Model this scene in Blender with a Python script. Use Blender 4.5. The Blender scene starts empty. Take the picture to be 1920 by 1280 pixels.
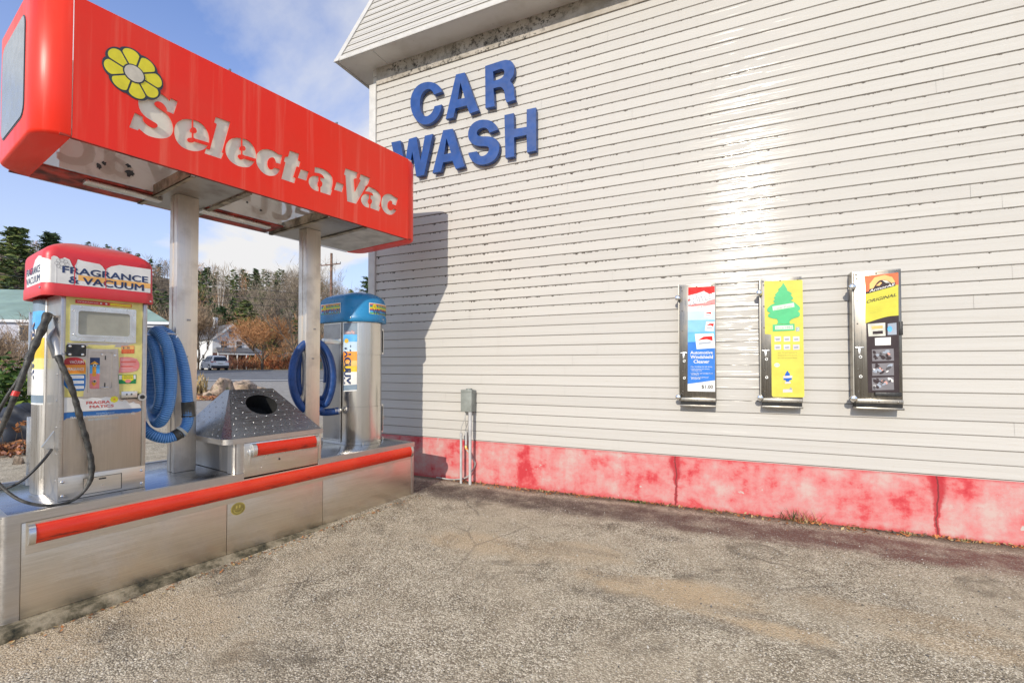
import bpy, bmesh, math, random
from mathutils import Vector as V
RN = random.Random(11)
sc = bpy.context.scene
COL = sc.collection

# ---------------------------------------------------------------- camera
F = 870.0                       # focal length in photo pixels (photo 1920 x 1280)
PITCH = math.radians(1.1); YAW = math.atan(394/870); CH = 1.35
SH = 46 - F*math.tan(PITCH)
cam = bpy.data.cameras.new('camera'); co = bpy.data.objects.new('camera', cam); COL.objects.link(co)
co.location = (0, 0, CH); co.rotation_euler = (math.pi/2+PITCH, 0, YAW)
cam.sensor_width = 36; cam.lens = F/1920*36; cam.shift_y = SH/1920
cam.clip_start = 0.05; cam.clip_end = 3000
sc.camera = co

# ---------------------------------------------------------------- light
SUN_DIR = V((0.045, -1.0, 0.425)).normalized()      # towards the sun
elev = math.asin(SUN_DIR.z); azim = math.atan2(SUN_DIR.x, SUN_DIR.y)
sl = bpy.data.lights.new('sun', 'SUN'); sl.energy = 3.35; sl.angle = math.radians(0.53); sl.color = (1, .915, .79)
so = bpy.data.objects.new('sun', sl); COL.objects.link(so)
so.rotation_euler = SUN_DIR.to_track_quat('Z', 'Y').to_euler(); so.location = (0, -20, 20)
sc.view_settings.view_transform = 'Standard'; sc.view_settings.look = 'None'
sc.view_settings.exposure = 0.14; sc.view_settings.gamma = 1
w = bpy.data.worlds.new('World'); sc.world = w; w.use_nodes = True
nt = w.node_tree; nt.nodes.clear()
sky = nt.nodes.new('ShaderNodeTexSky'); sky.sky_type = 'NISHITA'; sky.sun_disc = False
sky.sun_elevation = elev; sky.sun_rotation = azim % (2*math.pi); sky.altitude = 100; sky.air_density = 1.0; sky.dust_density = 0.6; sky.ozone_density = 1.6
bg = nt.nodes.new('ShaderNodeBackground'); bg.inputs[1].default_value = 0.10
out = nt.nodes.new('ShaderNodeOutputWorld')
tc = nt.nodes.new('ShaderNodeTexCoord'); sep = nt.nodes.new('ShaderNodeSeparateXYZ'); nt.links.new(tc.outputs['Generated'], sep.inputs[0])
def wm(op, a, b=None, cl=False):
    n = nt.nodes.new('ShaderNodeMath'); n.operation = op; n.use_clamp = cl
    for i, x in enumerate((a, b)):
        if x is None: continue
        if isinstance(x, (int, float)): n.inputs[i].default_value = x
        else: nt.links.new(x, n.inputs[i])
    return n.outputs[0]
zz = wm('ADD', wm('MAXIMUM', sep.outputs[2], 0.0), 0.18)
cmb = nt.nodes.new('ShaderNodeCombineXYZ')
nt.links.new(wm('DIVIDE', sep.outputs[0], zz), cmb.inputs[0]); nt.links.new(wm('DIVIDE', sep.outputs[1], zz), cmb.inputs[1]); cmb.inputs[2].default_value = 3.7
no = nt.nodes.new('ShaderNodeTexNoise'); no.inputs['Scale'].default_value = 0.95; no.inputs['Detail'].default_value = 9; no.inputs['Roughness'].default_value = .56; no.inputs['Distortion'].default_value = .35
nt.links.new(cmb.outputs[0], no.inputs['Vector'])
cr = nt.nodes.new('ShaderNodeValToRGB'); cr.color_ramp.elements[0].position = .44; cr.color_ramp.elements[1].position = .62
cr.color_ramp.elements[0].color = (0, 0, 0, 1); cr.color_ramp.elements[1].color = (1, 1, 1, 1)
def toward(dx, dy, dz, c0, c1):      # weather bank: more cloud in one part of the sky, less in another
    l = math.sqrt(dx*dx+dy*dy+dz*dz); nrm = math.sqrt
    d = wm('ADD', wm('ADD', wm('MULTIPLY', sep.outputs[0], dx/l), wm('MULTIPLY', sep.outputs[1], dy/l)), wm('MULTIPLY', sep.outputs[2], dz/l))
    n = nt.nodes.new('ShaderNodeMapRange'); n.interpolation_type = 'SMOOTHSTEP'; nt.links.new(d, n.inputs[0]); n.inputs[1].default_value = c0; n.inputs[2].default_value = c1; return n.outputs[0]
nz = wm('ADD', no.outputs[0], wm('MULTIPLY', toward(-.66, .80, .60, .88, .99), .16))
nz = wm('SUBTRACT', nz, wm('MULTIPLY', toward(-1.02, .62, .78, .93, 1.0), .17))
nt.links.new(nz, cr.inputs[0])
hz_ = wm('MULTIPLY', wm('POWER', wm('SUBTRACT', 1.0, sep.outputs[2], True), 2.3), .85)     # thin white veil that thickens near the horizon
fac = wm('MAXIMUM', cr.outputs[0], hz_, True)
mx = nt.nodes.new('ShaderNodeMix'); mx.data_type = 'RGBA'
mul = nt.nodes.new('ShaderNodeMix'); mul.data_type = 'RGBA'; mul.blend_type = 'MULTIPLY'; mul.inputs[0].default_value = 1; mul.inputs[7].default_value = (1.0, 1.5, 2.35, 1)
nt.links.new(sky.outputs[0], mul.inputs[6])
nt.links.new(fac, mx.inputs[0]); nt.links.new(mul.outputs[2], mx.inputs[6]); mx.inputs[7].default_value = (8.0, 7.95, 8.0, 1)
nt.links.new(mx.outputs[2], bg.inputs[0]); nt.links.new(bg.outputs[0], out.inputs[0])

# ---------------------------------------------------------------- survey: the vacuum island stands 9.8 degrees off square to the wall
fw0 = V((-math.sin(YAW), math.cos(YAW), 0)); rt = V((math.cos(YAW), math.sin(YAW), 0)); up0 = V((0, 0, 1))
fw = fw0*math.cos(PITCH)+up0*math.sin(PITCH); upc = up0*math.cos(PITCH)-fw0*math.sin(PITCH)
CP = V((0, 0, CH))
ISA = math.radians(34.14)-YAW
ua = V((math.sin(ISA), math.cos(ISA), 0)); va = V((math.cos(ISA), -math.sin(ISA), 0))
WY = 4.76
def ray(x, y): return fw+rt*((x-960)/F)+upc*((640+SH-y)/F)
def isl(p): return V((p.dot(va), p.dot(ua), p.z))
def onv(x, y, v):                 # point of the island's plane v, in island coordinates
    r = ray(x, y); return isl(CP+r*(v/r.dot(va)))
def ony(x, y, Y=WY):              # point on a plane parallel to the wall, world coordinates
    r = ray(x, y); return CP+r*(Y/r.y)
def far(px, d, z=None):           # world point at sight distance d
    p = CP+rt*((px-960)/F*d)+fw0*d
    return V((p.x, p.y, ground_z(p.x, p.y) if z is None else z))
def sst(t): t = max(0, min(1, t)); return t*t*(3-2*t)
def ground_z(x, y):
    d = V((x, y, 0)).dot(fw0)
    return -0.085*sst((4.5-y)/3.2)*sst((12-abs(y))/6) + .85*sst((d-12)/46)

# ---------------------------------------------------------------- materials
class NB:
    def __init__(s, name, rough=.6, metal=0, spec=.5):
        s.m = bpy.data.materials.new(name); s.m.use_nodes = True; s.t = s.m.node_tree; s.b = s.t.nodes['Principled BSDF']
        s.b.inputs['Roughness'].default_value = rough; s.b.inputs['Metallic'].default_value = metal; s.b.inputs['Specular IOR Level'].default_value = spec
        s.co = s.t.nodes.new('ShaderNodeTexCoord').outputs['Object']
    def lk(s, a, i):
        if isinstance(a, (int, float)): i.default_value = a
        elif isinstance(a, tuple): i.default_value = a if len(a) == 4 or len(i.default_value) == 3 else a+(1,)
        else: s.t.links.new(a, i)
    def world(s): return s.t.nodes.new('ShaderNodeNewGeometry').outputs['Position']
    def map(s, vec, scale=(1, 1, 1), loc=(0, 0, 0)):
        n = s.t.nodes.new('ShaderNodeMapping'); s.lk(vec, n.inputs[0]); n.inputs['Scale'].default_value = scale; n.inputs['Location'].default_value = loc; return n.outputs[0]
    def noise(s, sc_=5, det=4, vec=None, ro=.55, dist=0):
        n = s.t.nodes.new('ShaderNodeTexNoise'); s.lk(vec or s.co, n.inputs['Vector']); n.inputs['Scale'].default_value = sc_; n.inputs['Detail'].default_value = det; n.inputs['Roughness'].default_value = ro; n.inputs['Distortion'].default_value = dist
        return n.outputs[0]
    def noisec(s, sc_, vec):
        n = s.t.nodes.new('ShaderNodeTexNoise'); s.lk(vec, n.inputs['Vector']); n.inputs['Scale'].default_value = sc_; return n.outputs[1]
    def vor(s, sc_=5, vec=None, feat='F1', o='Distance'):
        n = s.t.nodes.new('ShaderNodeTexVoronoi'); n.feature = feat; s.lk(vec or s.co, n.inputs['Vector']); n.inputs['Scale'].default_value = sc_; return n.outputs[o]
    def math(s, op, a, b=0, c=0, cl=False):
        n = s.t.nodes.new('ShaderNodeMath'); n.operation = op; n.use_clamp = cl; s.lk(a, n.inputs[0]); s.lk(b, n.inputs[1])
        if op in ('MULTIPLY_ADD', 'SMOOTH_MIN'): s.lk(c, n.inputs[2])
        return n.outputs[0]
    def rng(s, x, a, b, c=0, d=1):
        n = s.t.nodes.new('ShaderNodeMapRange'); n.interpolation_type = 'SMOOTHSTEP'; s.lk(x, n.inputs[0])
        for i, q in enumerate((a, b, c, d)): s.lk(q, n.inputs[i+1])
        return n.outputs[0]
    def mix(s, f, a, b, mode='MIX'):
        n = s.t.nodes.new('ShaderNodeMix'); n.data_type = 'RGBA'; n.blend_type = mode; s.lk(f, n.inputs[0]); s.lk(a, n.inputs[6]); s.lk(b, n.inputs[7]); return n.outputs[2]
    def ramp(s, f, *st):
        n = s.t.nodes.new('ShaderNodeValToRGB'); e = n.color_ramp.elements
        while len(e) < len(st): e.new(.5)
        for q, (p, c) in zip(e, st): q.position = p; q.color = c+(1,)
        s.lk(f, n.inputs[0]); return n.outputs[0]
    def xyz(s, v):
        n = s.t.nodes.new('ShaderNodeSeparateXYZ'); s.lk(v, n.inputs[0]); return n.outputs
    def col(s, c): s.lk(c, s.b.inputs['Base Color']); return s
    def rgh(s, c): s.lk(c, s.b.inputs['Roughness']); return s
    def bump(s, h, st=.3, d=.01):
        n = s.t.nodes.new('ShaderNodeBump'); n.inputs['Strength'].default_value = st; n.inputs['Distance'].default_value = d; s.lk(h, n.inputs['Height']); s.t.links.new(n.outputs[0], s.b.inputs['Normal']); return s
def flat(name, c, rough=.5, metal=0, var=.12, sc_=9, spec=.5, bmp=0):
    n = NB(name, rough, metal, spec); f = n.noise(sc_, 5)
    d = tuple(max(0, x*(1-var*1.6)) for x in c); l = tuple(min(1, x*(1+var)) for x in c)
    n.col(n.mix(n.rng(f, .3, .7), d, l))
    n.rgh(n.rng(n.noise(sc_*2.3, 3), .3, .7, max(.02, rough-.07), min(1, rough+.1)))
    if bmp: n.bump(n.noise(sc_*6, 4), bmp, .004)
    return n.m
def steel(name, c=(.60, .57, .53), rough=.30, axis=2, dirt=.25):
    n = NB(name, rough, 1)
    s = [60, 60, 60]; s[axis] = 1.2
    st = n.noise(3, 4, n.map(n.co, tuple(s))); bl = n.noise(3.2, 6, ro=.62)
    base = n.mix(n.rng(st, .3, .7), tuple(x*.9 for x in c), c)
    base = n.mix(n.math('MULTIPLY', n.rng(bl, .48, .72), dirt), base, (.23, .19, .15))
    n.col(base); n.rgh(n.math('ADD', n.rng(st, .3, .7, rough-.06, rough+.07), n.rng(bl, .45, .75, 0, .22)))
    n.bump(st, .03, .001)
    return n.m
M = {}
M['steel'] = steel('brushed_steel'); M['steelv'] = steel('brushed_steel_horizontal', (.62, .585, .54), .36, axis=1)
M['steeld'] = steel('dull_steel', (.40, .385, .37), .40, dirt=.5)
M['top'] = steel('tread_steel', (.42, .44, .47), .20, axis=1, dirt=.3)
M['chrome'] = flat('chrome', (.75, .74, .72), .12, 1, .05)
M['alu'] = flat('aluminium', (.72, .71, .68), .32, 1, .08)
M['black'] = flat('black_rubber', (.022, .022, .022), .45, 0, .4, 40, bmp=.2)
M['tape'] = flat('black_tape', (.05, .048, .042), .5, 0, .5, 30, bmp=.4)
M['dark'] = flat('dark_gap', (.012, .012, .012), .7)
M['white'] = flat('white_vinyl', (.78, .77, .73), .4, 0, .07)
M['cream'] = flat('aged_white_plastic', (.60, .59, .50), .45, 0, .16, 14)
M['navy'] = flat('navy_ink', (.022, .045, .13), .45, 0, .2)
M['yellow'] = flat('yellow_vinyl', (.80, .70, .03), .4, 0, .08)
M['pyellow'] = flat('pale_yellow_vinyl', (.74, .66, .22), .4, 0, .12)
M['orange'] = flat('orange_vinyl', (.85, .30, .03), .4, 0, .1)
M['lorange'] = flat('light_orange_vinyl', (.90, .48, .14), .4)
M['redv'] = flat('red_vinyl', (.62, .03, .02), .4)
M['pink'] = flat('faded_pink_vinyl', (.78, .25, .24), .45, 0, .1)
M['bluev'] = flat('blue_vinyl', (.03, .15, .42), .4)
M['sky'] = flat('sky_blue_vinyl', (.10, .42, .80), .4)
M['green'] = flat('green_vinyl', (.08, .46, .17), .4)
M['gray'] = flat('grey_ink', (.30, .30, .30), .5)
M['slate'] = flat('slate_blue_vinyl', (.20, .27, .34), .4)
M['black_ink'] = flat('black_ink', (.02, .018, .018), .4)
M['lred'] = flat('letter_red', (.62, .05, .04), .4)
M['olive'] = flat('olive_ink', (.40, .35, .07), .5)

# ---------------------------------------------------------------- mesh helpers
OFF = {}
def tagit(o, label=None, cat=None, group=None, kind=None):
    if label: o['label'] = label
    if cat: o['category'] = cat
    if group: o['group'] = group
    if kind: o['kind'] = kind
    return o
def thing(name, label, cat, loc, frame='I', group=None):
    o = bpy.data.objects.new(name, None); COL.objects.link(o); o.empty_display_size = .2
    loc = V(loc)
    if frame == 'I': o.location = va*loc.x+ua*loc.y+V((0, 0, loc.z)); o.rotation_euler = (0, 0, -ISA)
    else: o.location = loc
    OFF[o.name] = loc
    return tagit(o, label, cat, group)
def root(o):
    while o.parent: o = o.parent
    return o
def finish(bm, smooth=38, doubles=True):
    if doubles: bmesh.ops.remove_doubles(bm, verts=bm.verts, dist=1e-5)
def obj(name, bm, mats, parent=None, smooth=38, loc=None, frame='W', **tg):
    if not isinstance(mats, (list, tuple)): mats = [mats]
    off = OFF[root(parent).name] if parent else (V(loc) if loc is not None else V((0, 0, 0)))
    if off.length: bmesh.ops.translate(bm, verts=bm.verts, vec=-off)
    me = bpy.data.meshes.new(name); bm.to_mesh(me); bm.free()
    for m in mats: me.materials.append(M[m] if isinstance(m, str) else m)
    if smooth:
        me.polygons.foreach_set('use_smooth', [True]*len(me.polygons)); me.set_sharp_from_angle(angle=math.radians(smooth))
    o = bpy.data.objects.new(name, me); COL.objects.link(o)
    if parent: o.parent = parent
    else:
        OFF[o.name] = off
        if frame == 'I': o.location = va*off.x+ua*off.y+V((0, 0, off.z)); o.rotation_euler = (0, 0, -ISA)
        else: o.location = off
    tagit(o, **tg)
    return o
def NM(): return bmesh.new()
def face(bm, pts, mi=0):
    f = bm.faces.new([bm.verts.new(p) for p in pts]); f.material_index = mi; return f
def box(bm, x, y, z, mi=0, bev=0, seg=2):
    x0, x1 = min(x), max(x); y0, y1 = min(y), max(y); z0, z1 = min(z), max(z)
    vs = [bm.verts.new(p) for p in ((x0, y0, z0), (x1, y0, z0), (x1, y1, z0), (x0, y1, z0), (x0, y0, z1), (x1, y0, z1), (x1, y1, z1), (x0, y1, z1))]
    fs = [bm.faces.new([vs[i] for i in q]) for q in ((3, 2, 1, 0), (4, 5, 6, 7), (0, 1, 5, 4), (1, 2, 6, 5), (2, 3, 7, 6), (3, 0, 4, 7))]
    for f in fs: f.material_index = mi
    if bev:
        es = list({e for f in fs for e in f.edges}); r = bmesh.ops.bevel(bm, geom=es, offset=bev, segments=seg, affect='EDGES', profile=.5)
        for f in r['faces']: f.material_index = mi
def frame_of(d):
    d = d.normalized(); a = V((0, 0, 1)) if abs(d.z) < .9 else V((1, 0, 0)); s = d.cross(a).normalized(); return s, s.cross(d).normalized()
def cyl(bm, p0, p1, r0, r1=None, seg=16, mi=0, caps=True):
    p0, p1 = V(p0), V(p1); r1 = r0 if r1 is None else r1; s, t = frame_of(p1-p0)
    ra = []; rb = []
    for k in range(seg):
        a = 2*math.pi*k/seg; q = s*math.cos(a)+t*math.sin(a); ra.append(bm.verts.new(p0+q*r0)); rb.append(bm.verts.new(p1+q*r1))
    for k in range(seg):
        f = bm.faces.new((ra[k], ra[(k+1) % seg], rb[(k+1) % seg], rb[k])); f.material_index = mi
    if caps:
        bm.faces.new(ra[::-1]).material_index = mi; bm.faces.new(rb).material_index = mi
def rivet(bm, p, n, r=.008, h=.005, mi=0):
    p = V(p); n = V(n).normalized(); cyl(bm, p, p+n*h*.5, r, r*.9, 10, mi, False); cyl(bm, p+n*h*.5, p+n*h, r*.9, r*.45, 10, mi)
def catmull(pts, n=8):
    P = [V(p) for p in pts]; P = [P[0]*2-P[1]]+P+[P[-1]*2-P[-2]]; o = []
    for i in range(1, len(P)-2):
        for k in range(n):
            t = k/n; a, b, c, d = P[i-1:i+3]
            o.append(.5*((2*b)+(c-a)*t+(2*a-5*b+4*c-d)*t*t+(3*b-a-3*c+d)*t**3))
    return o+[P[-2]]
def tube(bm, pts, r, seg=10, mi=0, caps=True, rf=None):
    rings = []; L = 0; s = None
    for i, p in enumerate(pts):
        d = (pts[min(i+1, len(pts)-1)]-pts[max(i-1, 0)])
        if d.length < 1e-9: d = V((0, 0, 1))
        d.normalize()
        if i: L += (p-pts[i-1]).length
        if s is None: s, t = frame_of(d)
        s = (s-d*s.dot(d)).normalized(); t = d.cross(s)
        rr = rf(L, i/(len(pts)-1)) if rf else r
        rings.append([bm.verts.new(p+(s*math.cos(2*math.pi*k/seg)+t*math.sin(2*math.pi*k/seg))*rr) for k in range(seg)])
    for a, b in zip(rings, rings[1:]):
        for k in range(seg):
            f = bm.faces.new((a[k], a[(k+1) % seg], b[(k+1) % seg], b[k])); f.material_index = mi
    if caps:
        bm.faces.new(rings[0][::-1]).material_index = mi; bm.faces.new(rings[-1]).material_index = mi
def resample(pts, step):
    o = [pts[0]]; acc = 0
    for a, b in zip(pts, pts[1:]):
        L = (b-a).length; t = step-acc
        while t <= L: o.append(a.lerp(b, t/L)); t += step
        acc = (acc+L) % step if L else acc
        acc = L-(t-step) if t-step <= L else acc
    o.append(pts[-1]); return o
def soft(pts, it=2):                # rounds only the corners marked with a third value
    P = [(p[0], p[1], len(p) > 2) for p in pts]
    for _ in range(it):
        o = []; n = len(P)
        for i, p in enumerate(P):
            if not p[2]: o.append(p); continue
            a, b = P[i-1], P[(i+1) % n]
            o.append((p[0]+(a[0]-p[0])*.25, p[1]+(a[1]-p[1])*.25, True)); o.append((p[0]+(b[0]-p[0])*.25, p[1]+(b[1]-p[1])*.25, True))
        P = o
    return [(p[0], p[1]) for p in P]
def bake_curve(cu):
    ob = bpy.data.objects.new('tmp', cu); me = bpy.data.meshes.new_from_object(ob)
    vs = [v.co.copy() for v in me.vertices]; fs = [tuple(p.vertices) for p in me.polygons]
    bpy.data.objects.remove(ob); bpy.data.meshes.remove(me); bpy.data.curves.remove(cu); return vs, fs
def shape(bm, loops, fn, depth=0, mi=0, h0=0):     # filled outline with holes, mapped by fn(a, b, height)
    cu = bpy.data.curves.new('tmp', 'CURVE'); cu.dimensions = '2D'; cu.fill_mode = 'BOTH' if depth else 'FRONT'; cu.extrude = depth/2
    if not depth: cu.fill_mode = 'BOTH'
    for lp in loops:
        sp = cu.splines.new('POLY'); sp.points.add(len(lp)-1); sp.use_cyclic_u = True
        for q, p in zip(sp.points, lp): q.co = (p[0], p[1], 0, 1)
    vs, fs = bake_curve(cu)
    put(bm, vs, fs, fn, h0+depth/2, mi)
def put(bm, vs, fs, fn, dh, mi):
    bv = [bm.verts.new(fn(v.x, v.y, v.z+dh)) for v in vs]
    for f in fs:
        try: bm.faces.new([bv[i] for i in f]).material_index = mi
        except ValueError: pass
def text(bm, s, fn, a0, b0, a1, b1, mi=0, bold=.0, shear=0, depth=0, h=.0008, rot=0):
    cu = bpy.data.curves.new('tmp', 'FONT'); cu.body = s; cu.size = 1; cu.shear = shear; cu.extrude = depth/2; cu.resolution_u = 3
    vs, fs = bake_curve(cu)
    if not vs: return
    if rot: vs = [V((v.x*math.cos(rot)-v.y*math.sin(rot), v.x*math.sin(rot)+v.y*math.cos(rot), v.z)) for v in vs]
    x0 = min(v.x for v in vs); x1 = max(v.x for v in vs); y0 = min(v.y for v in vs); y1 = max(v.y for v in vs)
    vs = [V((a0+(v.x-x0)/(x1-x0)*(a1-a0), b0+(v.y-y0)/(y1-y0)*(b1-b0), v.z)) for v in vs]
    put(bm, vs, fs, fn, h+depth/2, mi)
    if bold:
        e = bold*.55*(b1-b0 if not rot else a1-a0)
        for k, (dx, dy) in enumerate(((1, 0), (-1, 0), (0, 1), (0, -1))): put(bm, [V((v.x+dx*e*(a1-a0)/max(1e-9, abs(a1-a0)), v.y+dy*e*.6*((b1-b0)/(a1-a0) if rot else 1), v.z)) for v in vs], fs, fn, h+depth/2+.00006*(k+1), mi)
def FV(v): return lambda a, b, h: V((v+h, a, b))
def FW(Y): return lambda a, b, h: V((a, Y-h, b))
def FU(u): return lambda a, b, h: V((-a, u-h, b))
def rect(a0, b0, a1, b1, r=0, n=4):
    if not r: return [(a0, b0), (a1, b0), (a1, b1), (a0, b1)]
    o = []
    for cx, cy, s in ((a0+r, b0+r, 180), (a1-r, b0+r, 270), (a1-r, b1-r, 0), (a0+r, b1-r, 90)):
        for k in range(n+1):
            t = math.radians(s+90*k/n); o.append((cx+r*math.cos(t), cy+r*math.sin(t)))
    return o
def circ(a, b, r, r2=None, n=20, t0=0, t1=360): return [(a+r*math.cos(math.radians(t0+(t1-t0)*k/n)), b+(r2 or r)*math.sin(math.radians(t0+(t1-t0)*k/n))) for k in range(n if t1-t0 == 360 else n+1)]
def poly(bm, pts, fn, h, mi): return shape(bm, [pts], fn, 0, mi, h)
def TV(v, ox=0, oy=0, s=1):         # outline read off an enlargement -> (u, z) on plane v
    def f(*pts):
        o = []
        for p in pts:
            q = onv(ox+p[0]/s, oy+p[1]/s, v); o.append((q.y, q.z)+tuple(p[2:]))
        return o
    return f
def TW(Y, ox=0, oy=0, s=1):
    def f(*pts):
        o = []
        for p in pts:
            q = ony(ox+p[0]/s, oy+p[1]/s, Y); o.append((q.x, q.z)+tuple(p[2:]))
        return o
    return f
def loft(bm, rings, mi=0, closed=True, caps=(True, True)):
    R = [[bm.verts.new(p) for p in r] for r in rings]; n = len(R[0])
    for a, b in zip(R, R[1:]):
        for k in range(n if closed else n-1):
            f = bm.faces.new((a[k], a[(k+1) % n], b[(k+1) % n], b[k])); f.material_index = mi
    if caps[0]: bm.faces.new(R[0][::-1]).material_index = mi
    if caps[1]: bm.faces.new(R[-1]).material_index = mi
def fixn(bm): bmesh.ops.recalc_face_normals(bm, faces=bm.faces)
def resample(pts, step):
    L = [0]
    for a, b in zip(pts, pts[1:]): L.append(L[-1]+(b-a).length)
    n = max(2, int(L[-1]/step)); o = []; j = 0
    for k in range(n+1):
        s = L[-1]*k/n
        while j < len(L)-2 and L[j+1] < s: j += 1
        o.append(pts[j].lerp(pts[j+1], (s-L[j])/max(1e-9, L[j+1]-L[j])))
    return o
def hzp(x, y, z=0): r = ray(x, y); return CP+r*((z-CH)/r.z)

# ================================================================ GROUND
def mat_asphalt():
    n = NB('aggregate_asphalt', .85); P = n.world(); warp = n.noise(1.3, 5, P)
    x, y, z = n.xyz(P)[0:3]
    vs = n.map(P, (1, 1, .01))
    cell = n.vor(118, vs, 'F1', 'Color'); dist = n.vor(118, vs, 'F1', 'Distance'); c2 = n.vor(230, vs, 'F1', 'Color')
    big = n.noise(.9, 7, P, .62, .6); mid = n.noise(4.5, 7, P, .65); fine = n.noise(60, 3, P)
    cs = n.xyz(n.mix(0, cell, cell))[0]
    stone = n.ramp(cs, (0, (.17, .14, .095)), (.3, (.385, .33, .24)), (.6, (.56, .49, .365)), (.82, (.71, .635, .49)), (1, (.86, .785, .64)))
    tar = n.mix(n.rng(n.xyz(n.mix(0, c2, c2))[1], .2, .9), (.075, .06, .04), (.24, .195, .13))
    gap = n.rng(dist, .42, .62)
    agg = n.mix(n.math('MULTIPLY', gap, n.rng(mid, .35, .68, .25, 1)), stone, tar)
    agg = n.mix(n.rng(big, .38, .68, 0, .55), agg, (.50, .42, .30))                       # fines and sand between the stones
    agg = n.mix(n.math('MULTIPLY', n.rng(n.noise(2.1, 8, P, .7, .8), .53, .66), .6), agg, (.11, .09, .062), 'MIX')
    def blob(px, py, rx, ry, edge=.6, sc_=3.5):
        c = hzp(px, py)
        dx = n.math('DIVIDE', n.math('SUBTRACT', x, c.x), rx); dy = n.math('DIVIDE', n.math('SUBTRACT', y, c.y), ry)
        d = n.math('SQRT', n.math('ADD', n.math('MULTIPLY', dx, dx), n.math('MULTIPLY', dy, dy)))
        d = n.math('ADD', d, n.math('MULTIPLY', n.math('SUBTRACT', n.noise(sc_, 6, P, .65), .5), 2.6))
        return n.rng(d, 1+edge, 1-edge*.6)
    grain = n.rng(fine, .35, .65, .55, 1)
    for (px, py, rx, ry, a) in ((905, 1012, .35, .16, .6), (1080, 1030, .35, .16, .45), (1240, 1095, .42, .13, .75), (1330, 1100, .2, .1, .6), (1450, 1163, .22, .07, .8), (1650, 1140, .45, .09, .45), (1820, 1200, .3, .07, .45), (330, 1130, .5, .2, .4), (40, 1180, .35, .25, .6)):
        agg = n.mix(n.math('MULTIPLY', n.math('MULTIPLY', blob(px, py, rx, ry), grain), a), agg, (.54, .40, .24))
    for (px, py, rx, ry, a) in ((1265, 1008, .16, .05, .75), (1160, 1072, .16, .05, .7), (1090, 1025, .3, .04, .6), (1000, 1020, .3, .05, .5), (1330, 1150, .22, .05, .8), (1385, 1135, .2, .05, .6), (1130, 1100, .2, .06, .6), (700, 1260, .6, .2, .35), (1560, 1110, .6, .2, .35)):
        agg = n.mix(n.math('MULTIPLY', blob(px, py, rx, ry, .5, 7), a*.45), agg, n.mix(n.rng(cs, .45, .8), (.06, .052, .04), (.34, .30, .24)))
    # ragged cracks
    ck = n.vor(1.15, n.mix(.12, P, n.noisec(2.2, P)), 'DISTANCE_TO_EDGE')
    crk = n.math('MULTIPLY', n.rng(n.math('ADD', ck, n.math('MULTIPLY', fine, .012)), .022, .008), n.rng(n.noise(.8, 4, P), .52, .6))
    agg = n.mix(n.math('MULTIPLY', crk, .35), agg, (.06, .05, .04))
    # red-brown stained band along the wall foot, dirt right against it
    yy = n.math('ADD', y, n.math('MULTIPLY', n.math('SUBTRACT', n.noise(1.6, 6, P, .65), .5), .34))
    band = n.math('MULTIPLY', n.rng(yy, 4.02, 4.2), n.rng(yy, 4.62, 4.46)); band = n.math('MULTIPLY', band, n.rng(mid, .3, .6, .45, .95))
    bandc = n.mix(n.rng(x, -2, 2), (.05, .032, .025), (.15, .042, .035))
    near = n.rng(y, 6.5, 5.5); near = n.math('MULTIPLY', near, n.rng(x, -6.5, -4))
    agg = n.mix(n.math('MULTIPLY', n.math('MULTIPLY', band, near), .86), agg, n.mix(n.rng(cs, .75, 1), bandc, (.2, .16, .14)))
    foot = n.math('MULTIPLY', n.rng(yy, 4.58, 4.72), near)
    agg = n.mix(n.math('MULTIPLY', foot, .8), agg, n.ramp(n.noise(14, 5, P), (.35, (.05, .04, .028)), (.6, (.16, .115, .07)), (.75, (.24, .18, .11))))
    # far lot: duller and smoother
    fd = n.rng(n.math('ADD', n.math('MULTIPLY', x, -fw0.x*-1), n.math('MULTIPLY', y, fw0.y)), 9, 15)
    agg = n.mix(n.math('MULTIPLY', fd, .9), agg, n.mix(n.rng(mid, .35, .65), (.24, .23, .215), (.36, .34, .315)))
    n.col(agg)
    h = n.math('ADD', n.math('MULTIPLY', dist, -1), n.math('MULTIPLY', mid, .8))
    n.bump(n.math('ADD', h, n.math('MULTIPLY', crk, -.6)), .75, .008)
    n.rgh(n.rng(cs, 0, 1, .72, .95)); return n.m
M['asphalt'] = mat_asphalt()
bm = NM()
def spaced(lo, hi, near, step):
    v = []; x = 0
    while x < hi: v.append(x); x += step if x < near else step*(1+(x-near)*.09)
    n_ = []; x = 0
    while x > lo: x -= step if -x < near else step*(1+(-x-near)*.09); n_.append(x)
    return n_[::-1]+v
xs = spaced(-500, 500, 8, .5); ys = spaced(-300, 600, 8, .5)
G = [[bm.verts.new((x, y, ground_z(x, y))) for x in xs] for y in ys]
for j in range(len(ys)-1):
    for i in range(len(xs)-1): bm.faces.new((G[j][i], G[j][i+1], G[j+1][i+1], G[j+1][i]))
obj('ground', bm, 'asphalt', smooth=60, kind='structure')

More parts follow.
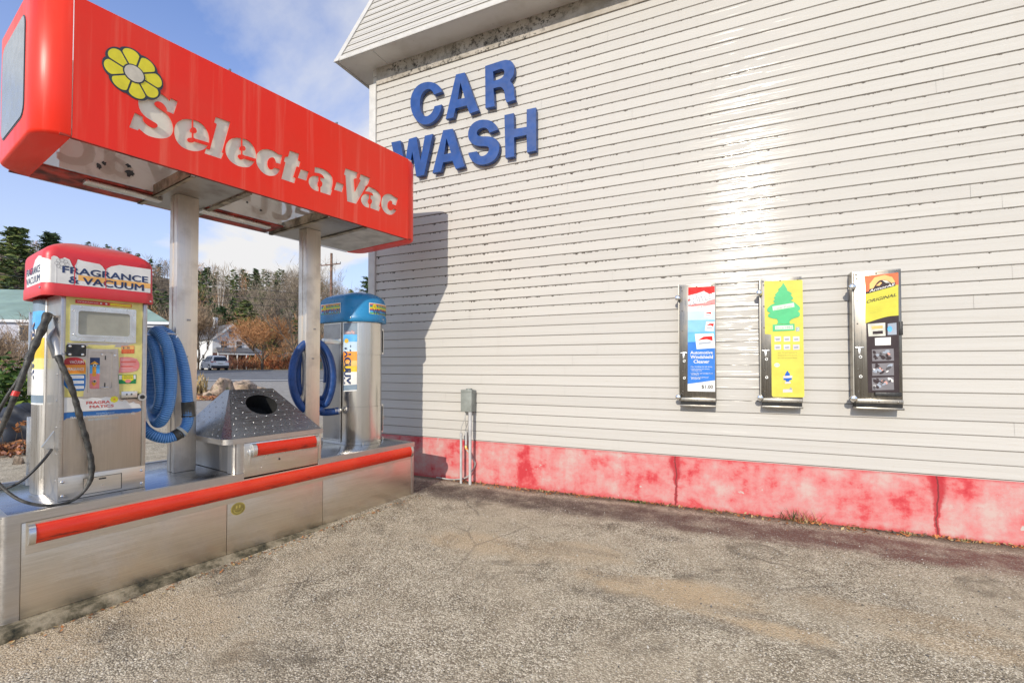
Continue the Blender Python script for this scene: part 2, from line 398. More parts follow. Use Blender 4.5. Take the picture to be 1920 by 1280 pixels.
def strip(name, lo, hi, d0, d1, lift, mat, nx=40, nd=8):       # sheet between two sight distances
    bm = NM(); g = []
    for j in range(nd+1):
        d = d0+(d1-d0)*j/nd; r = []
        for i in range(nx+1):
            p = CP+rt*(lo+(hi-lo)*i/nx)+fw0*d; r.append(bm.verts.new((p.x, p.y, ground_z(p.x, p.y)+lift)))
        g.append(r)
    for a, b in zip(g, g[1:]):
        for i in range(nx): bm.faces.new((a[i], a[i+1], b[i+1], b[i]))
    return obj(name, bm, mat, smooth=60, kind='structure')
M['road'] = flat('road_asphalt', (.15, .155, .165), .8, 0, .12, 1.2)
M['paint'] = flat('road_paint', (.62, .61, .58), .7, 0, .12, 3)
M['verge'] = flat('dry_verge_grass', (.30, .24, .11), .9, 0, .4, 1.5, bmp=.3)
M['mulch'] = flat('leaf_mulch', (.14, .075, .035), .95, 0, .75, 9, bmp=.6)
strip('road', -160, 60, 31, 57, .012, 'road')
strip('road_marking', -160, 60, 32.2, 32.7, .02, 'paint', nd=1)
strip('road_marking', -160, 60, 55.0, 55.4, .02, 'paint', nd=1)
strip('verge', -160, 60, 57.2, 80, .03, 'verge')
# dirt strip behind the island
bm = NM()
def blobby(bm, cx, cy, rx, ry, lift, seed, n=40, mi=0, dome=.06):
    rn = random.Random(seed); ph = [rn.uniform(0, 6.28) for _ in range(4)]
    c = bm.verts.new((cx, cy, ground_z(cx, cy)+lift+dome)); prev = []
    rings = []
    for q in (.45, .8, 1):
        r_ = []
        for k in range(n):
            a = 2*math.pi*k/n; f = q*(1+.12*math.sin(3*a+ph[0])+.07*math.sin(5*a+ph[1])+.05*math.sin(9*a+ph[2]))
            x, y = cx+rx*f*math.cos(a), cy+ry*f*math.sin(a); r_.append(bm.verts.new((x, y, ground_z(x, y)+lift+dome*(1-q)-(.03 if q == 1 else 0))))
        rings.append(r_)
    for k in range(n): bm.faces.new((c, rings[0][k], rings[0][(k+1) % n]))
    for a, b in zip(rings, rings[1:]):
        for k in range(n): bm.faces.new((a[k], b[k], b[(k+1) % n], a[(k+1) % n]))
p = far(345, 21); blobby(bm, p.x, p.y, 3.6, 2.2, .02, 3, dome=.12)
p = far(-60, 8.5); blobby(bm, p.x, p.y, 2.4, 1.8, .02, 5, dome=.08)
obj('mulch_bed', bm, 'mulch', kind='structure')

# ================================================================ CAR WASH BUILDING
EXP = .1088; Z0 = .492
def mat_siding(name, dirt=1.0, z0=Z0):
    n = NB(name, .34, 0, .075); P = n.world(); x, y, z = n.xyz(P)[0:3]
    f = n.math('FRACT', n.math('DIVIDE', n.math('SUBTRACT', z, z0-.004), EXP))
    n1 = n.noise(1, 6, n.map(P, (22, 22, 3)), .72); n2 = n.noise(1, 3, n.map(P, (3.1, 3.1, 1.5)))
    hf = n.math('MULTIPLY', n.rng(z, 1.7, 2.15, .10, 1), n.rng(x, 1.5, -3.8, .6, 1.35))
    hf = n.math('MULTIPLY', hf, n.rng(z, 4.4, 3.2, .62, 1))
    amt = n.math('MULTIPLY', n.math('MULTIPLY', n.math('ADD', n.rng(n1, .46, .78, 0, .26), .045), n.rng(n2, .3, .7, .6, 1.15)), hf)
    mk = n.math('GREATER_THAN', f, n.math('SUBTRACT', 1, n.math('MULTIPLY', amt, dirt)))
    cid = n.math('FLOOR', n.math('DIVIDE', n.math('SUBTRACT', z, z0-.004), EXP))
    wn = n.t.nodes.new('ShaderNodeTexWhiteNoise'); wn.noise_dimensions = '1D'; n.lk(cid, wn.inputs['W'])
    base = n.mix(wn.outputs[0], (.510, .490, .448), (.540, .520, .476))
    st = n.noise(1, 6, n.map(P, (7, 7, 1.1)), .6)
    base = n.mix(n.rng(st, .55, .8, 0, .18), base, (.42, .38, .32))
    base = n.mix(n.rng(n.noise(45, 2, P), .66, .75, 0, .35), base, (.50, .45, .37))
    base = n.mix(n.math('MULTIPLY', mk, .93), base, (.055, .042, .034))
    base = n.mix(n.math('MULTIPLY', n.math('GREATER_THAN', f, .955), .85), base, (.10, .085, .07))  # lap shadow painted as a thin dark line atop each course
    n.col(base); n.rgh(n.math('ADD', n.rng(n.noise(1, 2, n.map(P, (.8, .8, 1.2))), .35, .65, .10, .17), n.math('MULTIPLY', mk, .3)))
    n.bump(n.noise(1, 3, n.map(P, (.9, .9, 24))), .55, .012); return n.m
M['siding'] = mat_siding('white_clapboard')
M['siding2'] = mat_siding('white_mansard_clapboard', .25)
M['trim'] = flat('white_trim', (.56, .545, .51), .45, 0, .06)
def mat_frieze():
    n = NB('mildewed_frieze', .6); P = n.world()
    k = n.math('MULTIPLY', n.rng(n.noise(26, 8, P, .75), .50, .58), n.rng(n.noise(2.2, 4, P), .36, .58))
    b = n.mix(n.rng(n.noise(5, 5, P), .35, .7), (.44, .40, .34), (.28, .25, .20)); n.col(n.mix(k, b, (.035, .03, .022))); return n.m
M['frieze'] = mat_frieze()
def mat_soffit():
    n = NB('painted_soffit', .6); P = n.world()
    b = n.mix(n.rng(n.noise(3, 6, P), .4, .75, 0, .8), (.60, .585, .55), (.46, .43, .38)); sp = n.rng(n.vor(16, P), .10, .05)
    n.col(n.mix(n.math('MULTIPLY', sp, n.rng(n.noise(4, 2, P), .5, .6, 0, .8)), b, (.15, .13, .1))); return n.m
M['soffit'] = mat_soffit()
def mat_found():
    n = NB('faded_red_concrete', .75); P = n.world(); x, y, z = n.xyz(P)[0:3]
    a = n.noise(1, 9, n.map(P, (2.3, 2.3, 3.0)), .66, .15); b = n.noise(8, 7, P, .72, .1); vs_ = n.noise(1, 5, n.map(P, (7, 7, .9)), .6); g = n.noise(60, 3, P)
    c = n.ramp(n.math('ADD', n.math('ADD', n.math('MULTIPLY', a, .58), n.math('MULTIPLY', b, .22)), n.math('MULTIPLY', vs_, .2)), (.40, (.50, .03, .04)), (.44, (.58, .085, .09)), (.465, (.58, .16, .155)), (.50, (.58, .215, .205)), (.54, (.55, .28, .26)), (.60, (.53, .38, .34)))
    hi = n.rng(n.math('ADD', z, n.math('MULTIPLY', a, .25)), .52, .30); c = n.mix(n.math('MULTIPLY', n.math('SUBTRACT', 1, hi), .0), c, (.6, .4, .4))
    edge = n.math('MULTIPLY', n.rng(n.math('ADD', z, n.math('MULTIPLY', b, .10)), .50, .545), .8); c = n.mix(edge, c, (.52, .04, .05))
    low = n.math('MULTIPLY', n.rng(n.math('ADD', z, n.math('MULTIPLY', n.math('SUBTRACT', b, .5), .12)), .05, .0), .75); c = n.mix(low, c, (.55, .06, .06))
    for cx, wd in ((-.42, .05), (1.55, .055), (3.6, .05)):
        d = n.math('ABSOLUTE', n.math('ADD', n.math('SUBTRACT', x, cx), n.math('MULTIPLY', n.math('SUBTRACT', n.noise(1, 5, n.map(P, (.1, .1, 4.5), (cx, 0, 0))), .5), .10)))
        up = n.rng(z, .12, .40, .30, 1.25)
        c = n.mix(n.math('MULTIPLY', n.rng(n.math('DIVIDE', n.math('ADD', d, n.math('MULTIPLY', n.math('SUBTRACT', b, .5), .06)), up), wd, wd*.35), .9), c, (.42, .015, .025))
        c = n.mix(n.math('MULTIPLY', n.rng(d, .008, .003), .8), c, (.12, .02, .02))
    c = n.mix(n.rng(g, .68, .75, 0, .5), c, (.35, .05, .05)); c = n.mix(n.math('MULTIPLY', n.rng(n.noise(19, 4, P, .6), .66, .70), n.rng(n.noise(1.7, 2, P), .5, .6)), c, (.50, .46, .41)); n.col(c); n.bump(n.math('ADD', b, n.math('MULTIPLY', g, .4)), .35, .006); return n.m
M['found'] = mat_found()

bld = thing('car_wash_building', 'white clapboard car wash building with faded red concrete base and mansard eave', 'building', (0, WY, 0), 'W')
XL, XR = -4.105, 7.0
def clapboards(bm, z0, z1, exp, xl, xr, base, lean=0, jt=None, seed=1, out_=.0125):
    """courses of tilted boards; base(x, s, h): along wall, height, stand-off"""
    rn = random.Random(seed); s = z0; k = 0
    while s < z1-.001:
        t = min(s+exp, z1); a = xl(s) if callable(xl) else xl
        cuts = [a]; x = a+(jt[k % len(jt)] if jt else rn.uniform(.4, 3.6))
        while x < xr-.3: cuts.append(x); x += 5.2
        cuts.append(xr)
        for p, q in zip(cuts, cuts[1:]):
            q2 = q-(.0012 if q != xr else 0); ns = 1
            d = rn.uniform(-.0009, .0009); tl = rn.uniform(-.0013, .0013)
            A = [base(p, s, out_+d), base(q2, s, out_-d), base(q2, t+.004, .005+tl), base(p, t+.004, .005+tl)]
            face(bm, A, 0); face(bm, [base(p, s, .002), base(q2, s, .002), A[1], A[0]], 0)
        s = t; k += 1
bm = NM()
clapboards(bm, Z0, 5.03, EXP, XL, XR, lambda x, s, h: V((x, WY+.012-h, s)), seed=5)
box(bm, (-4.18, XR), (WY+.012, WY+8), (.47, 5.3), 0)
fixn(bm); obj('wall', bm, 'siding', bld, smooth=0, label='white clapboard wall with mildew and painted shadow lines under the laps')
bm = NM(); box(bm, (-4.15, XR), (WY+.004, WY+7.9), (-.3, .478)); obj('foundation', bm, 'found', bld, smooth=0, label='faded red painted concrete base')
bm = NM(); box(bm, (-4.215, XL-.002), (WY-.022, WY+.1), (.46, 5.05), 0, .004); box(bm, (-4.215, -4.19), (WY+.1, WY+.2), (.46, 5.05), 0)
obj('corner_board', bm, 'trim', bld)
ZS = ony(707, 129).z
bm = NM(); box(bm, (XL-.001, XR), (WY-.010, WY+.1), (5.032, ZS+.02)); obj('frieze_board', bm, 'frieze', bld, smooth=0)
oc = hzp(628.5, 115, ZS)          # outer corner of the eave
bm = NM()
for i in range(6):
    xa = oc.x+.02+i*2.44 if i else oc.x+.02; xb = min(oc.x+.02+(i+1)*2.44-.006, XR)
    if i == 0: xb = ony(690, 125, WY-.2).x+.16
    if i == 1: xa = xc+.006
    box(bm, (xa, xb), (oc.y+.03, WY+1.5), (ZS, ZS+.03)); xc = xb
    if xb >= XR: break
obj('soffit', bm, 'soffit', bld, smooth=0)
MH = 1.7; LY = .62; LX = .47      # the mansard leans back this far over its height
def mans(x, s, h):
    return V((x, oc.y+LY*(s/MH)-h*.94, ZS+s-.02-h*.3))
bm = NM(); clapboards(bm, 0, MH, .112, lambda s: oc.x+.05+LX*s/MH, XR, mans, seed=9, out_=.018)
face(bm, [V((oc.x, oc.y+.01, ZS-.02)), V((oc.x, WY+3, ZS-.02)), V((oc.x+LX, WY+3, ZS+MH)), V((oc.x+LX, oc.y+LY+.01, ZS+MH))], 0)
face(bm, [V((oc.x+LX, oc.y+LY, ZS+MH)), V((XR, oc.y+LY, ZS+MH)), V((XR, WY+6, ZS+MH+.3)), V((oc.x+LX, WY+6, ZS+MH+.3))], 0)
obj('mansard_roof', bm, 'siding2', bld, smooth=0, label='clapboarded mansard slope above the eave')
bm = NM()
q = [mans(oc.x-.005, -.0, .03), mans(oc.x+.075, 0, .03), mans(oc.x+.075+LX, MH, .03), mans(oc.x-.005+LX, MH, .03)]
q2 = [mans(oc.x-.005, 0, -.03), mans(oc.x+.075, 0, -.03), mans(oc.x+.075+LX, MH, -.03), mans(oc.x-.005+LX, MH, -.03)]
loft(bm, [q, q2]); fixn(bm); obj('rake_board', bm, 'trim', bld, smooth=0)
bm = NM(); box(bm, (oc.x+.08, XR), (oc.y-.012, oc.y+.028), (ZS-.012, ZS+.03)); box(bm, (oc.x-.004, oc.x+.018), (oc.y-.012, WY+3), (ZS-.012, ZS+.02))
obj('drip_edge', bm, 'trim', bld, smooth=0)

# ================================================================ CAR WASH letters
M['bluepaint'] = flat('blue_letter_enamel', (.012, .060, .235), .38, 0, .10, 6)
LD = .05
cw = thing('wall_lettering', 'raised blue CAR WASH letters mounted on the white clapboard wall', 'sign', ony(890, 220), 'W')
def letter(loops, ox, oy, s):
    t = TW(WY-.02-LD, ox, oy, s); bm = NM()
    for i, (dp, mi, h) in enumerate(((LD-.006, 1, 0), )):
        L = [soft(t(*lp)) for lp in loops]
        shape(bm, L, FW(WY-.018), LD-.006, 0, 0)
    finish(bm); fixn(bm)
    # soft arris round the face
    shape(bm, L, FW(WY-.018-LD+.006), .006, 0, 0)
    fixn(bm)
    return obj('letter', bm, 'bluepaint', cw, smooth=30)
cs_ = (760, 100, 5.3346)
letter([[(365, 383), (285, 413), (277, 390, 1), (252, 357, 1), (210, 357, 1), (165, 398, 1), (143, 470, 1), (146, 560, 1), (175, 620, 1), (212, 634, 1), (255, 607, 1), (282, 560, 1), (290, 530), (362, 512), (356, 565, 1), (325, 635, 1), (270, 692, 1), (200, 718, 1), (130, 695, 1), (80, 632, 1), (52, 550, 1), (48, 460, 1), (75, 375, 1), (130, 312, 1), (210, 283, 1), (290, 292, 1), (348, 335, 1)]], *cs_)
letter([[(505, 213), (592, 192), (732, 572), (642, 602), (612, 522), (500, 550), (480, 642), (402, 657)], [(550, 292), (592, 446), (522, 462)]], *cs_)
letter([[(797, 128), (950, 78), (1010, 62, 1), (1075, 85, 1), (1092, 150, 1), (1082, 225, 1), (1038, 275, 1), (1080, 310, 1), (1087, 380, 1), (1088, 440, 1), (1102, 462), (1012, 492), (995, 450, 1), (992, 380, 1), (960, 335, 1), (925, 338), (880, 352), (892, 530), (800, 548)], [(876, 182), (950, 155), (985, 160, 1), (992, 205, 1), (965, 250, 1), (882, 278)]], *cs_)
z6 = (620, 0, 3.5556)
letter([[(403, 950), (463, 937), (493, 1095), (520, 927), (570, 912), (598, 1070), (627, 905), (680, 893), (622, 1166), (571, 1178), (543, 1010), (513, 1190), (460, 1203)]], *z6)
letter([[(377, 770), (472, 755), (592, 1130), (502, 1157), (470, 1075), (377, 1092), (352, 1182), (270, 1198)], [(410, 850), (455, 995), (385, 1013)]], *cs_)
letter([[(925, 763), (840, 795), (828, 765, 1), (800, 742, 1), (755, 746, 1), (715, 775, 1), (712, 815, 1), (745, 832, 1), (850, 830, 1), (918, 862, 1), (943, 925, 1), (930, 1005, 1), (890, 1070, 1), (820, 1108, 1), (730, 1117, 1), (668, 1082, 1), (638, 1035, 1), (628, 995), (714, 980), (727, 1012, 1), (762, 1032, 1), (808, 1015, 1), (838, 970, 1), (832, 932, 1), (790, 927, 1), (700, 925, 1), (642, 885, 1), (623, 820, 1), (635, 750, 1), (680, 692, 1), (750, 662, 1), (840, 667, 1), (900, 705, 1)]], *cs_)
letter([[(990, 618), (1082, 598), (1086, 757), (1212, 735), (1213, 562), (1305, 542), (1308, 972), (1216, 992), (1212, 815), (1086, 842), (1088, 1032), (1000, 1047)]], *cs_)

# ================================================================ VENDING CABINETS ON THE WALL
def tparts(t, pts): return t(*pts)
M['doorst'] = steel('dark_door_steel', (.23, .215, .19), .30, 2, .5)
M['framest'] = steel('frame_steel', (.36, .34, .30), .32, 2, .4)
def cabinet(label, X0, X1, Z0_, Z1_, dep, face_fn, dull='doorst', side=.0):
    c = thing('vending_cabinet', label, 'vending machine', ((X0+X1)/2, WY, Z0_), 'W', 'coin vending cabinets on the clapboard wall')
    Yf = WY-.02-dep
    bm = NM(); box(bm, (X0, X1), (WY-.012, Yf+.012), (Z0_+.05, Z1_), 0, .004)
    box(bm, (X0+.0, X0+.006), (Yf-.006, Yf+.01), (Z0_+.05, Z1_)); obj('cabinet_body', bm, 'framest', c)
    bm = NM(); box(bm, (X0+.012, X1-.004), (Yf, Yf+.010), (Z0_+.075, Z1_-.012), 0, .003)
    for k in range(3): rivet(bm, (X0+.03+(X1-X0-.06)*k/2, Yf-.0005, Z1_-.028), (0, -1, 0), .007, .004)
    for k in range(6): rivet(bm, (X0+.035, Yf-.0005, Z0_+.14+(Z1_-Z0_-.2)*k/5), (0, -1, 0), .006, .004)
    d = obj('door', bm, dull, c)
    bm = NM()      # dispensing tray: lip, dark slot
    box(bm, (X0+.012, X1-.006), (Yf-.022, Yf+.002), (Z0_+.048, Z0_+.082), 0, .003)
    box(bm, (X0+.016, X1-.008), (Yf-.010, WY-.03), (Z0_+.020, Z0_+.047), 1)
    box(bm, (X0+.010, X1-.004), (Yf-.035, WY-.02), (Z0_, Z0_+.018), 0, .003)
    rivet(bm, (X1-.04, Yf-.023, Z0_+.065), (0, -1, 0), .008, .004); rivet(bm, ((X0+X1)/2, Yf-.023, Z0_+.065), (0, -1, 0), .006, .004)
    obj('tray', bm, ['framest', 'dark'], c)
    for zk in (Z0_+.085, Z1_-.13):
        bm = NM(); p = V((X0-.004, Yf-.0, zk)); cyl(bm, p+V((0, .05, 0)), p+V((0, -.03, 0)), .012, .012, 14)
        prof = ((0, .016), (.005, .024), (.014, .027), (.024, .022), (.029, .010))
        for (a, ra), (b, rb) in zip(prof, prof[1:]): cyl(bm, p+V((0, -.022-a, 0)), p+V((0, -.022-b, 0)), ra, rb, 18, 0, True)
        obj('lock_knob', bm, 'chrome', c)
    bm = NM(); zc = Z0_+.5
    box(bm, (X0+.014, X0+.075), (Yf-.010, Yf-.001), (zc-.004, zc+.006), 0, .001); box(bm, (X0+.036, X0+.052), (Yf-.010, Yf-.001), (zc-.055, zc-.006), 0, .002)
    obj('coin_latch', bm, ['alu', 'dark'], c)
    for q in (zc-.075, Z0_+.265):
        bm = NM(); cyl(bm, (X0+.05, Yf-.001, q), (X0+.05, Yf-.009, q), .014, .012, 16, 0); cyl(bm, (X0+.05, Yf-.0092, q), (X0+.05, Yf-.011, q), .006, .006, 10, 1)
        obj('lock', bm, ['alu', 'dark'], c)
    face_fn(c, Yf-.001); return c
def poster(c, bm, mats, name, **k): return obj(name, bm, mats, c, smooth=0, **k)
DF = .075
Yc = WY-.02-DF
def wq(px, py): p = ony(px, py, Yc); return p.x, p.z
a = wq(1271.5, 536); b = wq(1343.5, 756); a1 = (a[0], b[1]-.01, wq(1343, 529)[1])
def post1(c, Y):
    t = TW(Y, 1250, 490, 4.2667); f = FW(Y); s = TW(Y, 1285, 640, 13.474); r = TW(Y, 1285, 530, 18.286)
    bm = NM()   # 0 blue 1 red 2 white 3 dark 4 light blue 5 mid blue 6 grey
    poly(bm, t((170, 207), (385, 197), (388, 1042), (168, 1037)), f, 0, 2)
    poly(bm, t((170, 470), (385, 465), (386, 560), (169, 565)), f, .0006, 4); poly(bm, t((169, 565), (386, 560), (386, 640), (169, 645)), f, .0006, 5)
    poly(bm, t((169, 645), (386, 640), (387, 950), (168, 980)), f, .0006, 0)
    poly(bm, t((170, 400), (385, 395), (385, 465), (170, 470)), f, .0006, 7)
    poly(bm, t((172, 208), (384, 198), (384, 247), (362, 252), (355, 268), (322, 250), (300, 240), (172, 274)), f, .0006, 1)
    poly(bm, t((172, 300), (195, 300), (180, 318), (172, 322)), f, .0006, 8); poly(bm, t((325, 318), (384, 300), (385, 345), (172, 362), (172, 345), (310, 335)), f, .0008, 9)
    def tx(st, q0, q1, mi, bold, shear=0, h=.002, slant=0, tr=t):
        (x0, z0), (x1, z1) = tr(q0, q1); fs = (lambda a_, b_, h_: f(a_, b_+(a_-x0)*slant, h_)); text(bm, st, fs, x0, z0, x1, z1, mi, bold, shear, h=h)
    sl = .30
    tx('WET', (186, 312), (303, 272), 2, .08, .2, .003, sl); tx('WET', (183, 316), (299, 270), 6, .16, .2, .0015, sl)
    tx('TOWEL', (190, 350), (364, 305), 2, .08, .2, .003, sl); tx('TOWEL', (186, 354), (361, 303), 6, .16, .2, .0015, sl)
    tx('Performance', (195, 364), (310, 348), 8, .02, .2, .002, .22); tx('in a Pouch', (245, 374), (365, 358), 8, .02, .2, .002, .22)
    for (x0, y0, x1, y1, k) in ((300, 395, 362, 448, .06), (305, 480, 385, 560, .14), (240, 580, 375, 692, -.13)):
        w_, h_ = x1-x0, y1-y0
        Q = [(x0+k*h_, y0), (x1, y0+k*w_*.3), (x1-k*h_, y1), (x0, y1-k*w_*.5)]
        poly(bm, t(*Q), f, .0012, 2); mxp = lambda u, v_: tuple((Q[0][i]*(1-u)+Q[1][i]*u)*(1-v_)+(Q[3][i]*(1-u)+Q[2][i]*u)*v_ for i in (0, 1))
        poly(bm, t(mxp(.12, .42), mxp(.45, .2), mxp(.92, .18), mxp(.9, .5), mxp(.6, .38)), f, .002, 1)
        poly(bm, t(mxp(.15, .6), mxp(.8, .55), mxp(.8, .66), mxp(.15, .7)), f, .002, 6)
    tx('Automotive', (130, 318), (690, 235), 2, .05, tr=s); tx('Windshield', (130, 432), (695, 345), 2, .05, tr=s); tx('Cleaner', (212, 548), (605, 462), 2, .05, tr=s)
    for k, (st, y, x1) in enumerate((('• Non streaking and self drying', 655, 672), ('• Wipes windows and mirrors', 712, 610), ('  cleaning power', 750, 425), ('• Cleans film and smudges from', 822, 695), ('  headlights', 852, 345), ('• Removes fingerprints and', 922, 582), ('  more', 955, 375))):
        tx(st.strip(), (128 if '•' in st else 152, y), (x1, y-32), 2, .015, tr=s)
    tx('$1.00', (415, 1196), (697, 1102), 3, .03, tr=s)
    poster(c, bm, ['bluev2', 'redv2', 'white', 'black_ink', 'lblue', 'sky', 'lgray', 'paleblue', 'lred', 'pink'], 'poster', label='poster reading WET TOWEL Automotive Windshield Cleaner $1.00')
M['bluev2'] = flat('poster_blue', (.045, .20, .62), .3, 0, .06, 9, .18); M['redv2'] = flat('poster_red', (.72, .015, .012), .3, 0, .06, 9, .18); M['lblue'] = flat('poster_light_blue', (.25, .52, .78), .3, 0, .06, 9, .18)
M['paleblue'] = flat('poster_pale_blue', (.52, .66, .76), .3, 0, .06, 9, .18); M['lgray'] = flat('poster_grey', (.34, .38, .44), .4, 0, .06, 9, .18); M['lgreen'] = flat('pale_green', (.62, .78, .60), .4, 0, .06, 9, .18)
M['lilac'] = flat('pale_lilac', (.66, .60, .60), .4, 0, .06, 9, .18); M['plum'] = flat('dark_poster', (.045, .032, .034), .35, 0, .06, 9, .18); M['mblue'] = flat('emblem_blue', (.02, .12, .50), .35, 0, .06, 9, .18)
M['tan2'] = flat('poster_tan', (.65, .33, .24), .4, 0, .06, 9, .18); M['yel3'] = flat('poster_yellow', (.60, .56, .07), .35, 0, .06, 9, .18); M['yel2'] = flat('poster_lemon', (.66, .60, .10), .35, 0, .06, 9, .18); M['salmon'] = flat('poster_salmon', (.80, .17, .07), .35, 0, .06, 9, .18)
cabinet('narrow steel cabinet with blue and red windshield towel poster, beside the pine tree cabinet', a[0], b[0], b[1]-.035, a1[2], DF, post1)
TREE = [(292, 172), (310, 200, 1), (325, 225), (320, 232), (345, 245), (362, 258, 1), (352, 268), (372, 295), (366, 305), (350, 312), (385, 330), (425, 362, 1), (428, 385, 1), (408, 398), (425, 410, 1), (425, 440, 1), (385, 452), (360, 462), (342, 478, 1), (345, 498), (242, 500), (252, 480, 1), (240, 460), (215, 458), (170, 445, 1), (172, 425), (190, 412), (165, 400, 1), (163, 378, 1), (190, 352), (225, 335), (212, 318), (225, 305), (218, 288), (235, 272), (225, 268), (258, 232), (250, 225), (278, 200, 1)]
def post2(c, Y):
    t = TW(Y, 1400, 490, 4.2667); f = FW(Y); bm = NM()
    poly(bm, t((140, 166), (146, 158), (440, 148), (447, 155), (462, 1076), (452, 1087), (212, 1083), (201, 1072), (196, 586), (146, 580)), f, 0, 0)
    poly(bm, soft(t(*TREE), 1), f, .0046, 1); shape(bm, [soft(t(*TREE), 1)], f, .004, 5, 0)
    shape(bm, [t((208, 505), (382, 498), (384, 552), (208, 560))], f, .004, 1, 0)
    poly(bm, t((226, 516), (370, 510), (372, 542), (227, 546)), f, .0052, 2)
    poly(bm, t((205, 360), (378, 330), (382, 364), (210, 395)), f, .0052, 2)
    def tx(st, q0, q1, mi, bold=0, sl=0, h=.006, sh=0):
        (x0, z0), (x1, z1) = t(q0, q1); text(bm, st, lambda a_, b_, h_: f(a_, b_+(a_-x0)*sl, h_), x0, z0, x1, z1, mi, bold, sh, h=h)
    tx('Little Trees', (220, 390), (366, 368), 3, .0, .17, sh=.3); tx('Since 1952', (235, 541), (365, 518), 3)
    for i in range(3):
        for j in range(2):
            x = 222+i*74; y = 600+j*65; poly(bm, t((x, y), (x+52, y-1), (x+53, y+40), (x+1, y+42)), f, .001, 4)
            poly(bm, t((x+8, y+18), (x+42, y+14), (x+44, y+27), (x+12, y+30)), f, .0018, 8)
    for i, st in enumerate(('air fresheners', 'desodorisants', 'aromatizantes')): tx(st, (248, 735+i*21), (404, 721+i*21), 7, .0, h=.001)
    poly(bm, t(*[(242+23*math.cos(k/16*6.283), 828+17*math.sin(k/16*6.283)) for k in range(16)]), f, .001, 2); tx('$1.00', (224, 834), (262, 821), 3, h=.0018)
    small = [((x-292)*.27+326, (y-172)*.27+872) for x, y in [p[:2] for p in TREE]]
    poly(bm, t(*small), f, .001, 6); poly(bm, t((306, 962), (350, 960), (352, 975), (306, 977)), f, .0012, 4); poly(bm, t((292, 915), (364, 912), (365, 930), (292, 934)), f, .002, 4)
    poly(bm, t((290, 1022), (365, 1020), (366, 1045), (290, 1048)), f, .001, 4); poly(bm, t((352, 1004), (365, 1024), (340, 1025)), f, .0014, 8)
    poly(bm, t((393, 526), (422, 524), (423, 558), (394, 560)), f, .001, 8); tx('2', (400, 554), (418, 530), 2, .02, h=.0018)
    poster(c, bm, ['yel2', 'green2', 'lgreen', 'gray', 'lilac', 'dgreen', 'mblue', 'olive', 'lgray'], 'poster', label='yellow poster with raised green pine tree emblem')
M['green2'] = flat('emblem_green', (.10, .52, .22), .35, 0, .06, 9, .18); M['dgreen'] = flat('emblem_green_edge', (.03, .25, .09), .4, 0, .06, 9, .18)
a = wq(1423.5, 522); b = wq(1506, 758); z1 = wq(1505, 517)[1]
cabinet('narrow steel cabinet with yellow poster of a green pine tree, middle of the three', a[0], b[0], b[1]-.035, z1, DF, post2)
